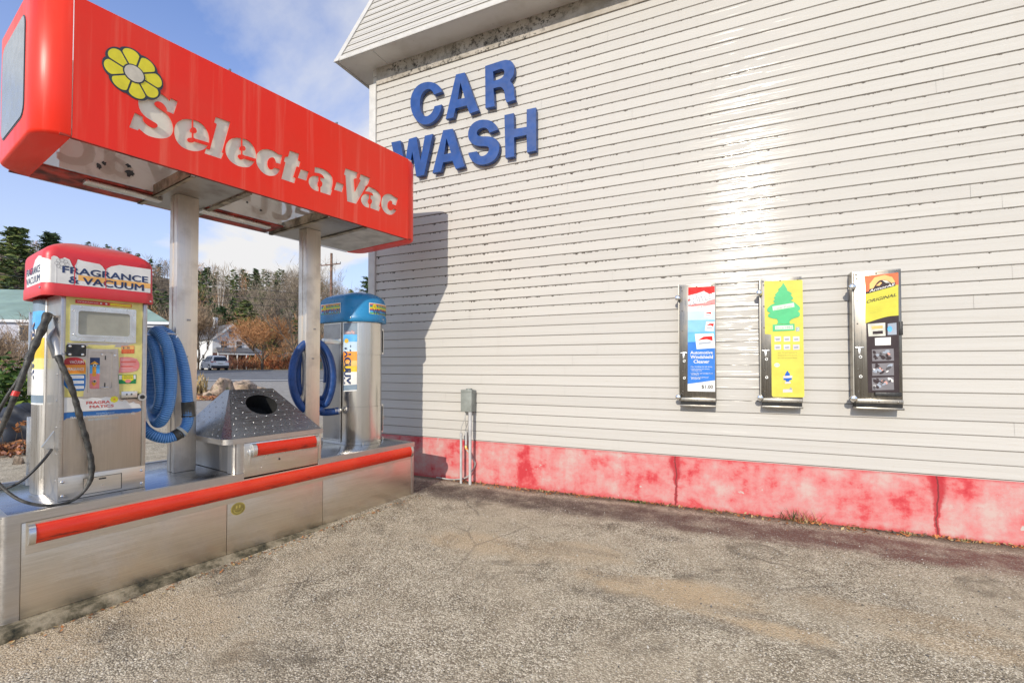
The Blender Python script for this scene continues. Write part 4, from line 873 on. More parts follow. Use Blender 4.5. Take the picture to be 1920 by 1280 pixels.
for u0, s in ((SE0-.003, -1), (SE1+.003, 1)):
    bm = endcap(u0, s); c_ = obj('end_cap', bm, 'sred', cs, 40)
    ue = u0+s*(ER+.002)
    W_ = [(-SV0+.29, SB+.17, 1), (-SV0+.33, SB+.13, 1), (-SV1-.24, SB+.13, 1), (-SV1-.20, SB+.2, 1), (-SV1-.20, ST_-.2, 1), (-SV1-.24, ST_-.13, 1), (-SV0+.33, ST_-.13, 1), (-SV0+.29, ST_-.17, 1)]
    W_ = rect(-SV0+.21, SB+.13, -SV1-.21, ST_-.12, .07, 5)
    W2_ = rect(-SV0+.20, SB+.12, -SV1-.20, ST_-.11, .08, 5)
    bm = NM(); shape(bm, [W2_], (lambda a_, b_, h_: V((-a_, ue+s*(h_-.002), b_))), .002, 1, 0); shape(bm, [W_], (lambda a_, b_, h_: V((-a_, ue+s*(h_+.001), b_))), .002, 0, 0); fixn(bm)
    obj('end_window', bm, ['endglass', 'gink'], c_, 0) if M.setdefault('endglass', flat('grey_acrylic', (.22, .26, .29), .15, 0, .06)) else None
bm = NM()
box(bm, (SV1, SV1+.006), (SE0+.002, SE1-.002), (SB, ST_)); obj('back_panel', bm, 'ttop', cs)  # unseen back face, made translucent to let sky light in
bm = NM(); box(bm, (SV0-.004, SV1+.004), (SE0-.05, SE1+.05), (ST_-.008, ST_+.004), 0, .002)
for u in (1.62, 2.52): box(bm, (SV0-.001, SV0-.06), (u, u+.012), (ST_+.004, ST_+.018), 1)
obj('top_cover', bm, ['ttop', 'steeld'], cs)  # unseen top, made translucent to let sun and sky in
# underside: white diffusers between posts, side gutters in dirty red, cross beams
M['dred'] = flat('grimy_red_soffit', (.34, .035, .02), .6, 0, .5, 8)
M['under'] = flat('stained_diffuser', (.50, .485, .45), .45, 0, .16, 6)
M['brass'] = flat('stained_beam', (.34, .29, .21), .45, .6, .35, 12)
bm = NM(); box(bm, (SV0-.006, SV0-.035), (SE0-.05, SE1+.05), (SB+.002, SB+.012)); obj('soffit_edge', bm, 'dred', cs)
P1, P2 = (1.484, 1.632), (2.553, 2.702); VB = -4.275
bm = NM(); box(bm, (SV1+.006, VB), (SE0-.10, 2.42), (SB+.002, SB+.012)); obj('soffit_edge', bm, 'dred', cs, label='grimy red underside strip')
bm = NM(); shape(bm, [rect(SE0+.085, SB+.02, 2.40, ST_-.06)], FV(VB), .004, 0, 0)
text(bm, 'Select-a-Vac', lambda a_, b_, h_: V((VB+.0045+h_, 3.95-a_, b_)), .62, SB+.06, 3.10, SB+.42, 1, .045, h=.0004)
rn = random.Random(8)
for cy, cz, r_ in ((1.06, SB+.10, .022), (1.09, SB+.13, .014), (1.24, SB+.11, .030), (1.23, SB+.16, .018), (2.2, SB+.10, .012), (2.08, SB+.14, .010), (1.95, SB+.2, .014)): shape(bm, [[(cy+r_*rn.uniform(.5, 1.3)*math.cos(k/14*6.283), cz+r_*rn.uniform(.5, 1.3)*math.sin(k/14*6.283)) for k in range(14)]], FV(VB+.006), 0, 2, 0)
obj('back_light_panel', bm, ['tpanel', 'tghost', 'gink'], cs, 0, label='white back panel seen from inside with reversed ghost lettering')
for p_, q_ in ((1.0, 1.46), (1.74, 2.32)):
    bm = NM(); box(bm, (VB-.03, VB-.11), (p_, q_), (SB-.03, SB+.0), 0, .006); obj('tube_holder', bm, 'alu', cs)
M['inner'] = flat('white_inner_tray', (.60, .58, .54), .6, 0, .1)
bm = NM(); box(bm, (SV1+.03, VB-.02), (SE0+.01, SE1), (SB+.020, SB+.024)); obj('inner_tray', bm, 'inner', cs, 0)
bm = NM(); box(bm, (SV0-.036, SV1+.04), (P2[1]+.02, SE1+.09), (SB+.006, SB+.016)); obj('diffuser', bm, 'under', cs, 0, label='cream underside panel at far end')
for (a_, b_) in (P1, P2):
    bm = NM()
    for q in (a_-.10, b_+.165):
        bm = NM(); box(bm, (SV0-.03, SV1+.02), (q, q+.008), (SB-.012, SB+.07)); box(bm, (SV0-.03, SV1+.02), (q-.0 if q > a_ else q-.0, q+.035 if q < a_ else q-.035), (SB-.012, SB-.006))
        rivet(bm, (SV0-.25, q-.0005, SB+.03), (0, -1, 0), .016, .006); obj('cross_beam', bm, 'brass', cs)
    bm = NM(); box(bm, (SV0-.03, SV1+.03), (a_-.06, b_+.12), (SB+.0, SB+.004)); obj('cross_plate', bm, 'steeld', cs)
    bm = NM(); box(bm, (-4.100, -4.168), (a_, b_), (ZT+.001, SB-.001), 0, .004)
    box(bm, (-4.168, -4.185), (a_-.004, b_+.004), (ZT+.001, SB-.001), 0, .002); box(bm, (-4.185, -4.235), (a_, b_), (ZT+.001, SB-.001), 0, .004)
    po = obj('post', bm, 'steelpost', cs) if M.setdefault('steelpost', steel('post_steel', (.82, .74, .63), .42, axis=2, dirt=.3)) else None
    for q, (du, zz_) in enumerate(((-.02, 1.70), (-.035, 1.415))):
        bm = NM(); box(bm, (-4.0995, -4.095), ((a_+b_)/2+.02+du, (a_+b_)/2+.045+du), (zz_, zz_+.014), 0, .002)
        obj('patch_mark', bm, 'steeld', po)
# ================================================================ FRAGRANCE MACHINE
PV = -3.804; PU0, PU1 = .782, 1.210; PZ = 1.785
pm = thing('fragrance_vacuum_machine', 'fragrance and vacuum machine with torn red canopy, yellow control face and black wand', 'vacuum machine', (-4.03, 1.0, ZT))
bm = NM(); box(bm, (PV-.006, PV-.32), (PU0+.006, PU1-.004), (ZT+.001, PZ), 0, .002)
obj('housing', bm, 'steel', pm)
bm = NM(); box(bm, (PV, PV-.31), (PU0-.001, PU0+.005), (ZT+.001, PZ-.001), 0)
for k in range(7): rivet(bm, (PV-.05, PU0-.001, ZT+.12+.16*k), (0, -1, 0), .007, .004)
obj('side_plate', bm, 'steelv', pm)
# bulging side door
bp = [(PV-.30, PU0-.004), (PV-.315, PU0-.022), (PV-.335, PU0-.034), (PV-.38, PU0-.040), (PV-.43, PU0-.042), (PV-.465, PU0-.038), (PV-.48, PU0-.02), (PV-.48, PU0+.1), (PV-.30, PU0+.1)]
bm = NM(); loft(bm, [[V((a, b, z)) for a, b in bp] for z in (ZT+.001, PZ-.01)]); fixn(bm); sd = obj('side_door', bm, 'steel', pm, 30)
bm = NM(); box(bm, (PV-.481, PV-.495), (PU0-.052, PU0-.01), (ZT+.04, 1.02), 0, .003); obj('hinge_strip', bm, 'alu', pm); bm = NM(); box(bm, (PV-.481, PV-.495), (PU0-.052, PU0-.01), (1.16, 1.70), 0, .003); obj('hinge_strip', bm, 'alu', pm)
def bulge(s, z, h):      # s 0..1 round the bulge from the front edge to the back
    L = bp[0:7]; d = [0]
    for p, q in zip(L, L[1:]): d.append(d[-1]+math.hypot(q[0]-p[0], q[1]-p[1]))
    t = max(0, min(1, s))*d[-1]
    for i in range(len(d)-1):
        if t <= d[i+1]+1e-9: f = (t-d[i])/(d[i+1]-d[i]); return V((L[i][0]+(L[i+1][0]-L[i][0])*f-.0, L[i][1]+(L[i+1][1]-L[i][1])*f-.0015-h, z))
def bands(bm, fn, s0, s1, stops, mis, n=14, h=.0):
    for (za, zb), mi in zip(zip(stops, stops[1:]), mis):
        for k in range(n):
            a_, b_ = s0+(s1-s0)*k/n, s0+(s1-s0)*(k+1)/n; face(bm, [fn(b_, za, h), fn(a_, za, h), fn(a_, zb, h), fn(b_, zb, h)], mi)
bm = NM()
bands(bm, bulge, .04, .97, [1.105, 1.115, 1.165, 1.175, 1.33, 1.40, 1.47, 1.53, 1.585, 1.70, PZ-.015], [1, 2, 1, 1, 3, 4, 4, 1, 5, 2])
text(bm, 'VACUUM', lambda a_, b_, h_: bulge(a_, b_, .0012), .48, 1.27, .88, 1.62, 0, .06, rot=math.pi/2)
text(bm, 'VACUUM', lambda a_, b_, h_: bulge(a_, b_, .0008), .52, 1.27, .95, 1.63, 6, .02, rot=math.pi/2)
obj('side_sticker', bm, ['navy', 'white', 'slate', 'pyellow', 'yel4', 'sky', 'lorange'], sd, 0, label='sunset striped VACUUM sticker') if M.setdefault('yel4', flat('sunset_yellow', (.85, .55, .03), .4)) else None
# front door face
bm = NM()
box(bm, (PV+.002, PV-.006), (PU0, PU0+.018), (ZT+.001, PZ-.001), 0, .002); box(bm, (PV+.002, PV-.006), (PU1-.022, PU1), (ZT+.001, PZ-.001), 0, .002)
obj('door_frame', bm, 'steelv', pm)
DP = PV-.004
bm = NM(); box(bm, (DP, DP-.004), (PU0+.019, PU1-.023), (ZT+.145, PZ-.002), 0, .001)
door = obj('front_door', bm, 'steelpd', pm) if M.setdefault('steelpd', steel('door_steel', (.62, .56, .50), .36, axis=2, dirt=.3)) else None
pt = TV(DP+.001); f = FV(DP+.001); c2 = TV(DP+.001, 40, 600, 6.4); c1 = TV(DP+.001, 30, 450, 7.111); c5 = TV(DP+.001, 110, 740, 12.0)
L_, R_2 = PU0+.022, PU1-.026
zy0 = c2((500, 925))[0][1]; bm = NM()
poly(bm, rect(L_, zy0, R_2, PZ-.006), f, 0, 0)
# torn bare patches in the yellow
def torn(px, n=22, seed=1, amp=.05):
    rn = random.Random(seed); o = []
    for i, p in enumerate(px):
        q = px[(i+1) % len(px)]; m = 5
        for k in range(m): t_ = k/m; o.append((p[0]+(q[0]-p[0])*t_+rn.uniform(-6, 6), p[1]+(q[1]-p[1])*t_+rn.uniform(-6, 6)))
    return o
poly(bm, c2(*torn([(560, 440), (780, 345), (1165, 350), (1180, 900), (740, 915), (780, 640), (770, 480)], seed=2)), f, .0006, 1)
poly(bm, c2(*torn([(545, 270), (1390, 270), (1180, 330), (560, 300)], seed=3)), f, .0005, 1)
poly(bm, c2(*torn([(800, 300), (1140, 300), (1100, 330), (900, 335), (810, 330)], seed=4)), f, .0009, 0)
obj('yellow_decal', bm, ['pyellow', 'steelpd'], door, 0, label='pale yellow decal torn to bare steel round the coin plate')
def dtext(bm, tr, st, q0, q1, mi, bold=0, h=.0015, sh=0, fn=None):
    (x0, z0), (x1, z1) = tr(q0, q1); text(bm, st, fn or f, x0, z0, x1, z1, mi, bold, sh, h=h)
bm = NM()
z_a = c1((790, 840))[0][1]; z_b = c1((790, 792))[0][1]; ua_, ub_, uc_ = (c1((x, 840))[0][0] for x in (790, 1250, 1542))
poly(bm, rect(ua_, z_a, ub_, z_b), f, .001, 0); poly(bm, rect(ub_, z_a, uc_, z_b), f, .001, 1); poly(bm, rect(ub_+.003, z_a+.005, uc_-.006, z_b-.005), f, .0014, 2); shape(bm, [rect(ua_, z_a, uc_, z_b), rect(ua_+.002, z_a+.002, uc_-.002, z_b-.002)], f, 0, 0, .0018)
text(bm, 'WARNING', f, ua_+.008, z_a+.008, ua_+.108, z_b-.008, 3, .02, h=.002); text(bm, 'CAUTION', f, ub_+.012, z_a+.009, uc_-.014, z_b-.009, 1, .0, h=.002)
for q in (.122, .148): rivet(bm, (DP+.001, ua_+q, (z_a+z_b)/2), (1, 0, 0), .006, .003, 3)
obj('warning_strip', bm, ['redv', 'amber', 'yellow', 'white'], door, 0, label='red and yellow WARNING strip') if M.setdefault('amber', flat('amber_vinyl', (.75, .34, .02), .4)) else None
# display window
a_ = pt((131.5, 572), (131.5, 640)); b_ = pt((255, 580), (255, 642)); DU0, DU1 = a_[0][0], b_[0][0]; DZ0 = (a_[1][1]+b_[1][1])/2; DZ1 = (a_[0][1]+b_[0][1])/2
bm = NM(); shape(bm, [rect(DU0, DZ0, DU1, DZ1, .008), rect(DU0+.036, DZ0+.040, DU1-.036, DZ1-.034, .014)], f, .006, 0, .001)
shape(bm, [rect(DU0+.024, DZ0+.028, DU1-.024, DZ1-.022, .014), rect(DU0+.036, DZ0+.040, DU1-.036, DZ1-.034, .014)], f, .008, 0, .007)
for u in (DU0+.012, DU1-.012):
    for z in (DZ0+.04, DZ1-.035): rivet(bm, (DP+.008, u, z), (1, 0, 0), .006, .004, 1)
for k in range(3):
    for z in (DZ0+.012, DZ1-.011): rivet(bm, (DP+.008, DU0+.05+(DU1-DU0-.1)*k/2, z), (1, 0, 0), .006, .004, 1)
dsp = obj('display_frame', bm, ['alu', 'chrome'], door, 30)
bm = NM(); shape(bm, [rect(DU0+.03, DZ0+.03, DU1-.03, DZ1-.028)], f, .002, 0, .004); obj('display_lens', bm, flat('clouded_lens', (.36, .35, .28), .12, 0, .1, 6), dsp, 0)
# black blanking plate
a_ = c2((535, 435), (775, 295)); u0, z0 = a_[0]; u1, z1 = a_[1]
bm = NM(); shape(bm, [rect(u0, z0, u1, z1, .010)], f, .006, 0, .001)
for u in (u0+.016, u1-.016):
    for z in (z0+.012, z1-.012): rivet(bm, (DP+.008, u, z), (1, 0, 0), .008, .005, 1)
obj('blanking_plate', bm, ['black', 'chrome'], door, 30)
# coin plate
a_ = c2((792, 868), (1152, 352)); u0, z0 = a_[0]; u1, z1 = a_[1]
bm = NM(); shape(bm, [rect(u0, z0, u1, z1, .006), rect(u0+.008, z0+.022, u1-.026, z1-.018, .01)], f, .006, 0, .0015); poly(bm, rect(u0+.006, z0+.02, u1-.02, z1-.01), f, .0012, 0)
a1_ = c2((803, 825), (942, 450)); s0, y0 = a1_[0]; s1, y1 = a1_[1]; H_ = y1-y0
for k, (q0, q1, mi) in enumerate(((.76, 1, 1), (.49, .76, 2), (0, .49, 3))): poly(bm, rect(s0, y0+H_*q0, s1, y0+H_*q1), f, .0018, mi)
uc = (s0+s1)/2; poly(bm, [(uc-.022, y0+H_*.79), (uc+.022, y0+H_*.79), (uc, y0+H_*.89)], f, .0024, 4); poly(bm, rect(uc-.009, y0+H_*.4, uc+.009, y0+H_*.72), f, .0024, 4); poly(bm, [(uc-.014, y0+H_*.2), (uc+.014, y0+H_*.2), (uc, y0+H_*.08)], f, .0024, 4)
for z in (y0+H_*.75, y0+H_*.24): cyl(bm, (DP+.002, uc, z), (DP+.014, uc, z), .012, .009, 14, 5); cyl(bm, (DP+.0142, uc, z), (DP+.017, uc, z), .006, .005, 10, 6)
for z in (z0+.045, z1-.055): box(bm, (DP+.002, DP+.004), (s1+.024, s1+.029), (z-.013, z+.013), 6)
box(bm, (DP+.002, DP+.012), (s1+.006, s1+.045), (z0+.022, z0+.031), 5, .002); rivet(bm, (DP+.008, u1-.013, z1-.04), (1, 0, 0), .007, .004, 5); rivet(bm, (DP+.008, s1+.01, z1-.035), (1, 0, 0), .006, .003, 5)
obj('coin_plate', bm, ['steelpd', 'navy', 'sky', 'pink', 'amber', 'chrome', 'dark'], door, 0, label='steel coin plate with blue and pink selector sticker')
# selector oval stickers, tariff stickers
bm = NM()
LO = [(545, 455), (620, 442, 1), (700, 450, 1), (760, 490, 1), (775, 560, 1), (770, 640), (560, 640), (520, 590, 1), (498, 530, 1), (515, 480, 1)]
poly(bm, soft(c2(*LO)), f, .0010, 1); poly(bm, soft(c2((545, 455), (620, 442, 1), (700, 450, 1), (755, 490, 1), (770, 535), (500, 535), (512, 482, 1))), f, .0014, 0)
poly(bm, soft(c2((510, 655), (770, 648), (773, 720, 1), (768, 800, 1), (750, 845), (640, 850, 1), (560, 830, 1), (505, 780, 1), (498, 710, 1))), f, .0012, 2)
for y in (665, 728, 790): poly(bm, c2((570, y), (750, y-2), (750, y+32), (570, y+34)), f, .0016, 3)
dtext(bm, c2, 'VACUUM', (580, 520), (745, 485), 3, .01); dtext(bm, c2, 'FRAGRANCE', (555, 605), (750, 570), 3, .03)
for y in (665, 728, 790): dtext(bm, c2, 'FRAGRANCE', (590, y+24), (735, y+10), 2, 0, .002)
obj('selector_sticker', bm, ['darkred', 'orange', 'bluev', 'white'], door, 0, label='red and blue sticker reading VACUUM FRAGRANCE') if M.setdefault('darkred', flat('dark_red_vinyl', (.45, .02, .025), .4)) else None
bm = NM()
poly(bm, c2((1200, 310), (1355, 308), (1355, 400), (1202, 402)), f, .001, 0); poly(bm, c2((1204, 314), (1350, 312), (1350, 352), (1204, 354)), f, .0014, 1); dtext(bm, c2, '$1.50', (1212, 350), (1298, 318), 3, .01, .002)
for k in range(2): dtext(bm, c2, 'VACUUM', (1210, 374+k*20), (1345, 362+k*20), 1, .0, .0018)
poly(bm, soft(c2((1178, 445), (1290, 440, 1), (1380, 460, 1), (1420, 520, 1), (1412, 580, 1), (1370, 615, 1), (1280, 628, 1), (1165, 632), (1185, 540))), f, .001, 2)
rn = random.Random(2)
for k in range(9):
    y = 462+k*18; poly(bm, c2((1195, y), (1300+rn.random()*100, y-2), (1300+rn.random()*90, y+7), (1195, y+8)), f, .0015, 0 if k in (2, 5) else 4)
obj('tariff_sticker', bm, ['redo', 'lorange', 'pink', 'navy', 'rosy'], door, 0, label='faded red oval and orange price sticker') if (M.setdefault('redo', flat('tariff_red', (.72, .07, .03), .4)) and M.setdefault('rosy', flat('rosy', (.80, .42, .40), .4))) else None
bm = NM(); poly(bm, c2((1165, 655), (1380, 650), (1375, 760), (1168, 765)), f, .001, 0); poly(bm, c2((1210, 658), (1340, 656), (1345, 715), (1280, 755), (1210, 715)), f, .0014, 1); poly(bm, c2((1172, 662), (1205, 661), (1205, 712), (1172, 714)), f, .0014, 2); poly(bm, c2((1345, 658), (1372, 657), (1372, 705), (1348, 706)), f, .0014, 2)
poly(bm, soft(c2((1240, 725, 1), (1280, 705, 1), (1325, 725, 1), (1300, 752, 1), (1250, 752, 1))), f, .0018, 3); dtext(bm, c2, 'FRESH SCENT', (1228, 675), (1325, 662), 4, 0, .002); dtext(bm, c2, 'FRAGRANCES', (1225, 700), (1330, 684), 4, 0, .002)
obj('scent_sticker', bm, ['dgreen', 'yellow', 'white', 'pink', 'navy'], door, 0, label='small green and yellow scent sticker')
bm = NM(); a_ = c2((1190, 935), (1382, 848)); u0, z0 = a_[0]; u1, z1 = a_[1]; box(bm, (DP+.001, DP+.020), (u0, u1), (z0, z1), 0, .003); box(bm, (DP+.001, DP+.018), (u0+.004, u1), (z0-.008, z0-.002), 1)
for k in (.32, .62): cyl(bm, (DP+.0202, u0+(u1-u0)*k, z1-.02), (DP+.022, u0+(u1-u0)*k, z1-.02), .005, .005, 10, 1)
cyl(bm, (DP+.001, u1+.026, z0+.002), (DP+.022, u1+.026, z0+.002), .028, .024, 20, 0); cyl(bm, (DP+.0222, u1+.026, z0+.002), (DP+.028, u1+.026, z0+.002), .014, .013, 16, 1); box(bm, (DP+.001, DP+.008), (u1, u1+.04), (z1-.03, z1-.018), 1)
obj('lock_box', bm, ['alu', 'black'], door, 30)
bm = NM()
zb = c5((100, 405))[0][1]; zt_ = c5((60, 70))[0][1]; zr = zb
top = [(R_2, zb+.002), (R_2-.01, zb+.028)]+[(R_2-.03-.012*k, zb+.034+.010*math.sin(k*1.7)+.004*k) for k in range(9)]+[(c5((x, 60))[0][0], zt_-(.004+.004*((x*7) % 3)) if x > 350 else zt_) for x in (1050, 950, 850, 750, 650, 560, 350, 120)]+[(L_, zt_-.002)]
poly(bm, [(L_, zb+.003)]+top[:1]+top[1:], f, .0010, 0)
obj('brand_decal', bm, ['white', 'lred', 'yellow', 'orange'], door, 0, label='white decal reading FRAGRA MATICS with small yellow flower')
bm = NM(); dtext(bm, c5, 'FRAGRA', (622, 212), (1150, 122), 1, .08, .002); dtext(bm, c5, 'MATICS', (695, 300), (1235, 210), 1, .08, .002)
cf = c5((1250, 100))[0]
for k in range(8): aa = k*math.pi/4; poly(bm, circ(cf[0]+.013*math.cos(aa), cf[1]+.013*math.sin(aa), .0085, n=10), f, .0018+k*.00003, 2)
poly(bm, circ(*cf, .006, n=12), f, .0026, 3)
obj('brand_lettering', bm, ['white', 'lred', 'yellow', 'orange'], door, 0)
bm = NM(); zb2 = c5((40, 585))[0][1]; rn = random.Random(5)
pts = [(L_-.001, zb), (L_-.001, zb2)]+[(L_+.012+k*.012, zb2+.012+rn.uniform(-.003, .003)+.0004*k) for k in range(31)]; pts = [p for p in pts if p[0] < R_2]+[(R_2, zb2+.03), (R_2, zb)]
poly(bm, pts, f, .0010, 0); text(bm, 'FRAGRAMATICS MANUFACTURING COMPANY, INC.', f, L_+.03, zb-.042, R_2-.03, zb-.026, 1, .03, h=.0016); text(bm, 'MANUFACTURED BY', f, L_+.15, zb-.021, L_+.24, zb-.013, 2, .0, h=.0016); text(bm, 'SELF SERVICE VACUUMS', f, L_+.11, zb-.058, L_+.26, zb-.047, 2, .0, h=.0016)
obj('maker_band', bm, ['bluev', 'white', 'paleblue'], door, 0, label='blue strip with maker name in white')
bm = NM(); box(bm, (PV+.003, PV-.004), (PU0+.001, PU1-.001), (ZT+.003, ZT+.145), 0, .0015)
for u in (PU0+.02, PU1-.02):
    for z in (ZT+.03, ZT+.115): rivet(bm, (PV+.003, u, z), (1, 0, 0), .010, .006, 1)
bx0, bx1 = .895, 1.085
shape(bm, [rect(bx0, ZT+.018, bx1, ZT+.118)], FV(PV+.003), .0, 2, .0006); shape(bm, [rect(bx0+.002, ZT+.021, bx1-.004, ZT+.115)], FV(PV+.003), .0, 0, .0012)
box(bm, (PV+.004, PV+.009), ((bx0+bx1)/2-.02, (bx0+bx1)/2+.014), (ZT+.098, ZT+.106), 2); cyl(bm, (PV+.004, .99, ZT+.06), (PV+.008, .99, ZT+.06), .006, .006, 10, 1)
obj('vault_plate', bm, ['steelp', 'chrome', 'dark'], pm)
# red canopy
def mat_can():
    n = NB('sun_bleached_red', .42); a = n.noise(3, 5); x, y, z = n.xyz(n.world())[0:3]; c = n.mix(n.rng(a, .35, .7), (.66, .035, .045), (.64, .075, .075))
    c = n.mix(n.rng(n.noise(7, 7, None, .7), .60, .66, 0, .5), c, (.42, .02, .02)); bl = n.math('MULTIPLY', n.rng(z, 2.055, 2.12), n.rng(a, .3, .7, .5, 1)); n.col(n.mix(bl, c, (.55, .24, .20))); n.rgh(n.rng(a, .3, .7, .34, .55)); return n.m
M['can'] = mat_can()
def fp(v0, v1, u0, u1, r, n=6, bul=0):
    o = []
    for cx, cy, s in ((v0-r, u0+r, 270), (v0-r, u1-r, 0), (v1+r, u1-r, 90), (v1+r, u0+r, 180)):
        for k in range(n+1): t_ = math.radians(s+90*k/n); o.append((cx+r*math.cos(t_), cy+r*math.sin(t_)))
    return o
CV0, CV1, CU0, CU1 = -3.776, -4.30, .695, 1.247
base_ = fp(CV0, CV1, CU0, CU1, .055)
cxy = ((CV0+CV1)/2, (CU0+CU1)/2)
def rg(z, e): return [V((cxy[0]+(a-cxy[0])*e, cxy[1]+(b-cxy[1])*e, z)) for a, b in base_]
bm = NM(); loft(bm, [rg(PZ+.012, .90), rg(PZ-.012, .955), rg(PZ-.016, .99), rg(PZ-.010, 1.0), rg(PZ+.045, 1.0), rg(PZ+.055, .985), rg(2.005, .982), rg(2.028, .972), rg(2.046, .945), rg(2.066, .88), rg(2.088, .77), rg(2.108, .62), rg(2.124, .42), rg(2.133, .22), rg(2.135, .08)], 0, True, (True, True)); fixn(bm)
can = obj('canopy', bm, 'can', pm, 40, label='sun bleached red moulded canopy')
hx = (CV0-cxy[0])*.983+cxy[0]; FVc = FV(hx+.0012)
c1c = TV(hx, 30, 450, 7.111)
TORN = [(432, 610), (1180, 662), (1850, 722), (1850, 382), (1600, 358), (1480, 338), (1380, 330), (1270, 352), (1190, 392), (1180, 395), (1150, 350), (1115, 322), (1000, 300), (900, 280), (822, 258), (800, 320), (765, 368), (745, 330), (715, 262), (650, 232), (610, 248), (580, 252), (545, 218), (500, 208), (440, 222)]
tp = c1c(*TORN); umin, umax = CU0+.045, CU1-.045
tp = [(max(CU0+.035, min(CU1-.03, a)), max(PZ+.058, min(2.003, b))) for a, b in tp]
bm = NM(); poly(bm, tp, FVc, 0, 0)
zs0, zs1 = c1c((1700, 640))[0][1], c1c((1700, 555))[0][1]; poly(bm, rect(c1c((830, 480))[0][0], zs0+.001, CU1-.031, zs1-.008), FVc, .0006, 1)
# second strip wrapping to the side face
def FUc(a, b, h): return V((-a, (CU0-cxy[1])*.983+cxy[1]-.0012-h, b))
side = [(-CV0+.055, PZ+.058), (-CV0+.40, PZ+.058), (-CV0+.42, PZ+.15), (-CV0+.36, PZ+.17), (-CV0+.33, PZ+.13), (-CV0+.28, PZ+.13), (-CV0+.25, PZ+.17), (-CV0+.2, PZ+.21), (-CV0+.12, PZ+.225), (-CV0+.055, PZ+.215)]
poly(bm, side, FUc, 0, 0)
n6 = 6
for k in range(n6):   # rounded corner piece
    t0_, t1_ = math.radians(270+90*k/n6), math.radians(270+90*(k+1)/n6)
    P_ = [(cxy[0]+(CV0-.055+.0565*math.cos(t)-cxy[0])*.983+.0006*math.cos(t), cxy[1]+(CU0+.055+.0565*math.sin(t)-cxy[1])*.983+.0006*math.sin(t)) for t in (t0_, t1_)]
    face(bm, [V((P_[0][0], P_[0][1], PZ+.058)), V((P_[1][0], P_[1][1], PZ+.058)), V((P_[1][0], P_[1][1], 1.995-.004*(k+1))), V((P_[0][0], P_[0][1], 1.995-.004*k))], 0)
st_ = None
def ct(st, q0, q1, mi, bold=.03, h=.0012, sh=0):
    (x0, z0), (x1, z1) = c1c(q0, q1); text(bm, st, FVc, x0, z0, x1, z1, mi, bold, sh, h=h)
za = (c1c((650, 445))[0][1]+c1c((1750, 565))[0][1])/2; zb_ = (c1c((650, 360))[0][1]+c1c((1755, 482))[0][1])/2
text(bm, 'FRAGRANCE', FVc, c1c((622, 400))[0][0], za, c1c((1755, 500))[0][0], zb_, 2, .10, h=.0012)
zc_ = (c1c((750, 580))[0][1]+c1c((1700, 675))[0][1])/2; zd_ = (c1c((750, 490))[0][1]+c1c((1700, 590))[0][1])/2
text(bm, '& VACUUM', FVc, c1c((705, 540))[0][0], zc_, c1c((1700, 600))[0][0], zd_, 2, .10, h=.0012)
text(bm, 'AGRANCE', FUc, -CV0+.10, PZ+.125, -CV0+.38, PZ+.165, 0, .01, h=.0012) if False else None
for st, z0_, z1_ in (('FRAGRANCE', PZ+.125, PZ+.168), ('VACUUM', PZ+.070, PZ+.112)):
    text(bm, st, lambda a, b, h: FUc(-CV0+.41-a, b, h), 0, z0_, .33, z1_, 2, .02, h=.0012)
cfl = c1c((612, 318))[0]
for k in range(8):
    aa = k*math.pi/4; o_ = circ(cfl[0]+.021*math.cos(aa), cfl[1]+.021*math.sin(aa), .0115, n=14); i_ = circ(cfl[0]+.021*math.cos(aa), cfl[1]+.021*math.sin(aa), .0098, n=14); shape(bm, [o_, i_], FVc, 0, 3, .0012)
st_ = obj('canopy_sticker', bm, ['white', 'lorange', 'navy', 'gray'], can, 0, label='torn white sticker reading FRAGRANCE & VACUUM')
for x0, w_, z1_, sd_ in ((c1c((780, 500))[0][0], .005, 2.01, 1), (c1c((1192, 500))[0][0], .004, 1.985, 2)):
    bm = NM(); rn = random.Random(sd_); zz0 = PZ+.058; n_ = 12; Lf = []; Rt = []
    for k in range(n_+1):
        z = zz0+(z1_-zz0)*k/n_; j = rn.uniform(-.003, .003); wv = w_*(1+(.8 if k > 9 else 0)); Lf.append((x0+j-wv/2, z)); Rt.append((x0+j+wv/2, z))
    poly(bm, Lf+Rt[::-1], FVc, .002, 0)
    obj('tear', bm, 'can', st_, 0, label='tear showing red canopy')
bm = NM(); rivet(bm, (-3.83, CU0-.001, PZ+.028), (0, -1, 0), .008, .005); obj('canopy_screw', bm, 'chrome', can); bm = NM(); rivet(bm, (CV0, CU1-.03, PZ+.0), (1, 0, 0), .006, .004); obj('canopy_screw', bm, 'chrome', can)
# hook bracket, holster, wand, thin hoses
def PT(x, y, v): return onv(x, y, v)
bm = NM(); A_ = PT(80, 840, -3.92); 
tri = [PT(103, 806, -3.90), PT(108, 812, -3.90), PT(86, 842, -3.90), PT(78, 838, -3.90)]
tri2 = [PT(106, 812, -3.90), PT(107, 845, -3.90), PT(86, 842, -3.90)]
loft(bm, [[p+V((.004, 0, 0)) for p in tri], [p-V((.016, 0, 0)) for p in tri]]); loft(bm, [[p+V((.002, 0, 0)) for p in tri2], [p-V((.004, 0, 0)) for p in tri2]]); fixn(bm); obj('hose_bracket', bm, 'alu', pm, 0)
bm = NM(); pts = catmull([PT(103, 592, -3.90), PT(106, 612, -3.89), PT(104, 635, -3.87), PT(111, 655, -3.85), PT(115, 668, -3.84)]); tube(bm, pts, .03, 12, 0, True, lambda L, t: .012+.030*sst((t-.25)*3.5)); obj('holster', bm, 'steeld', pm)
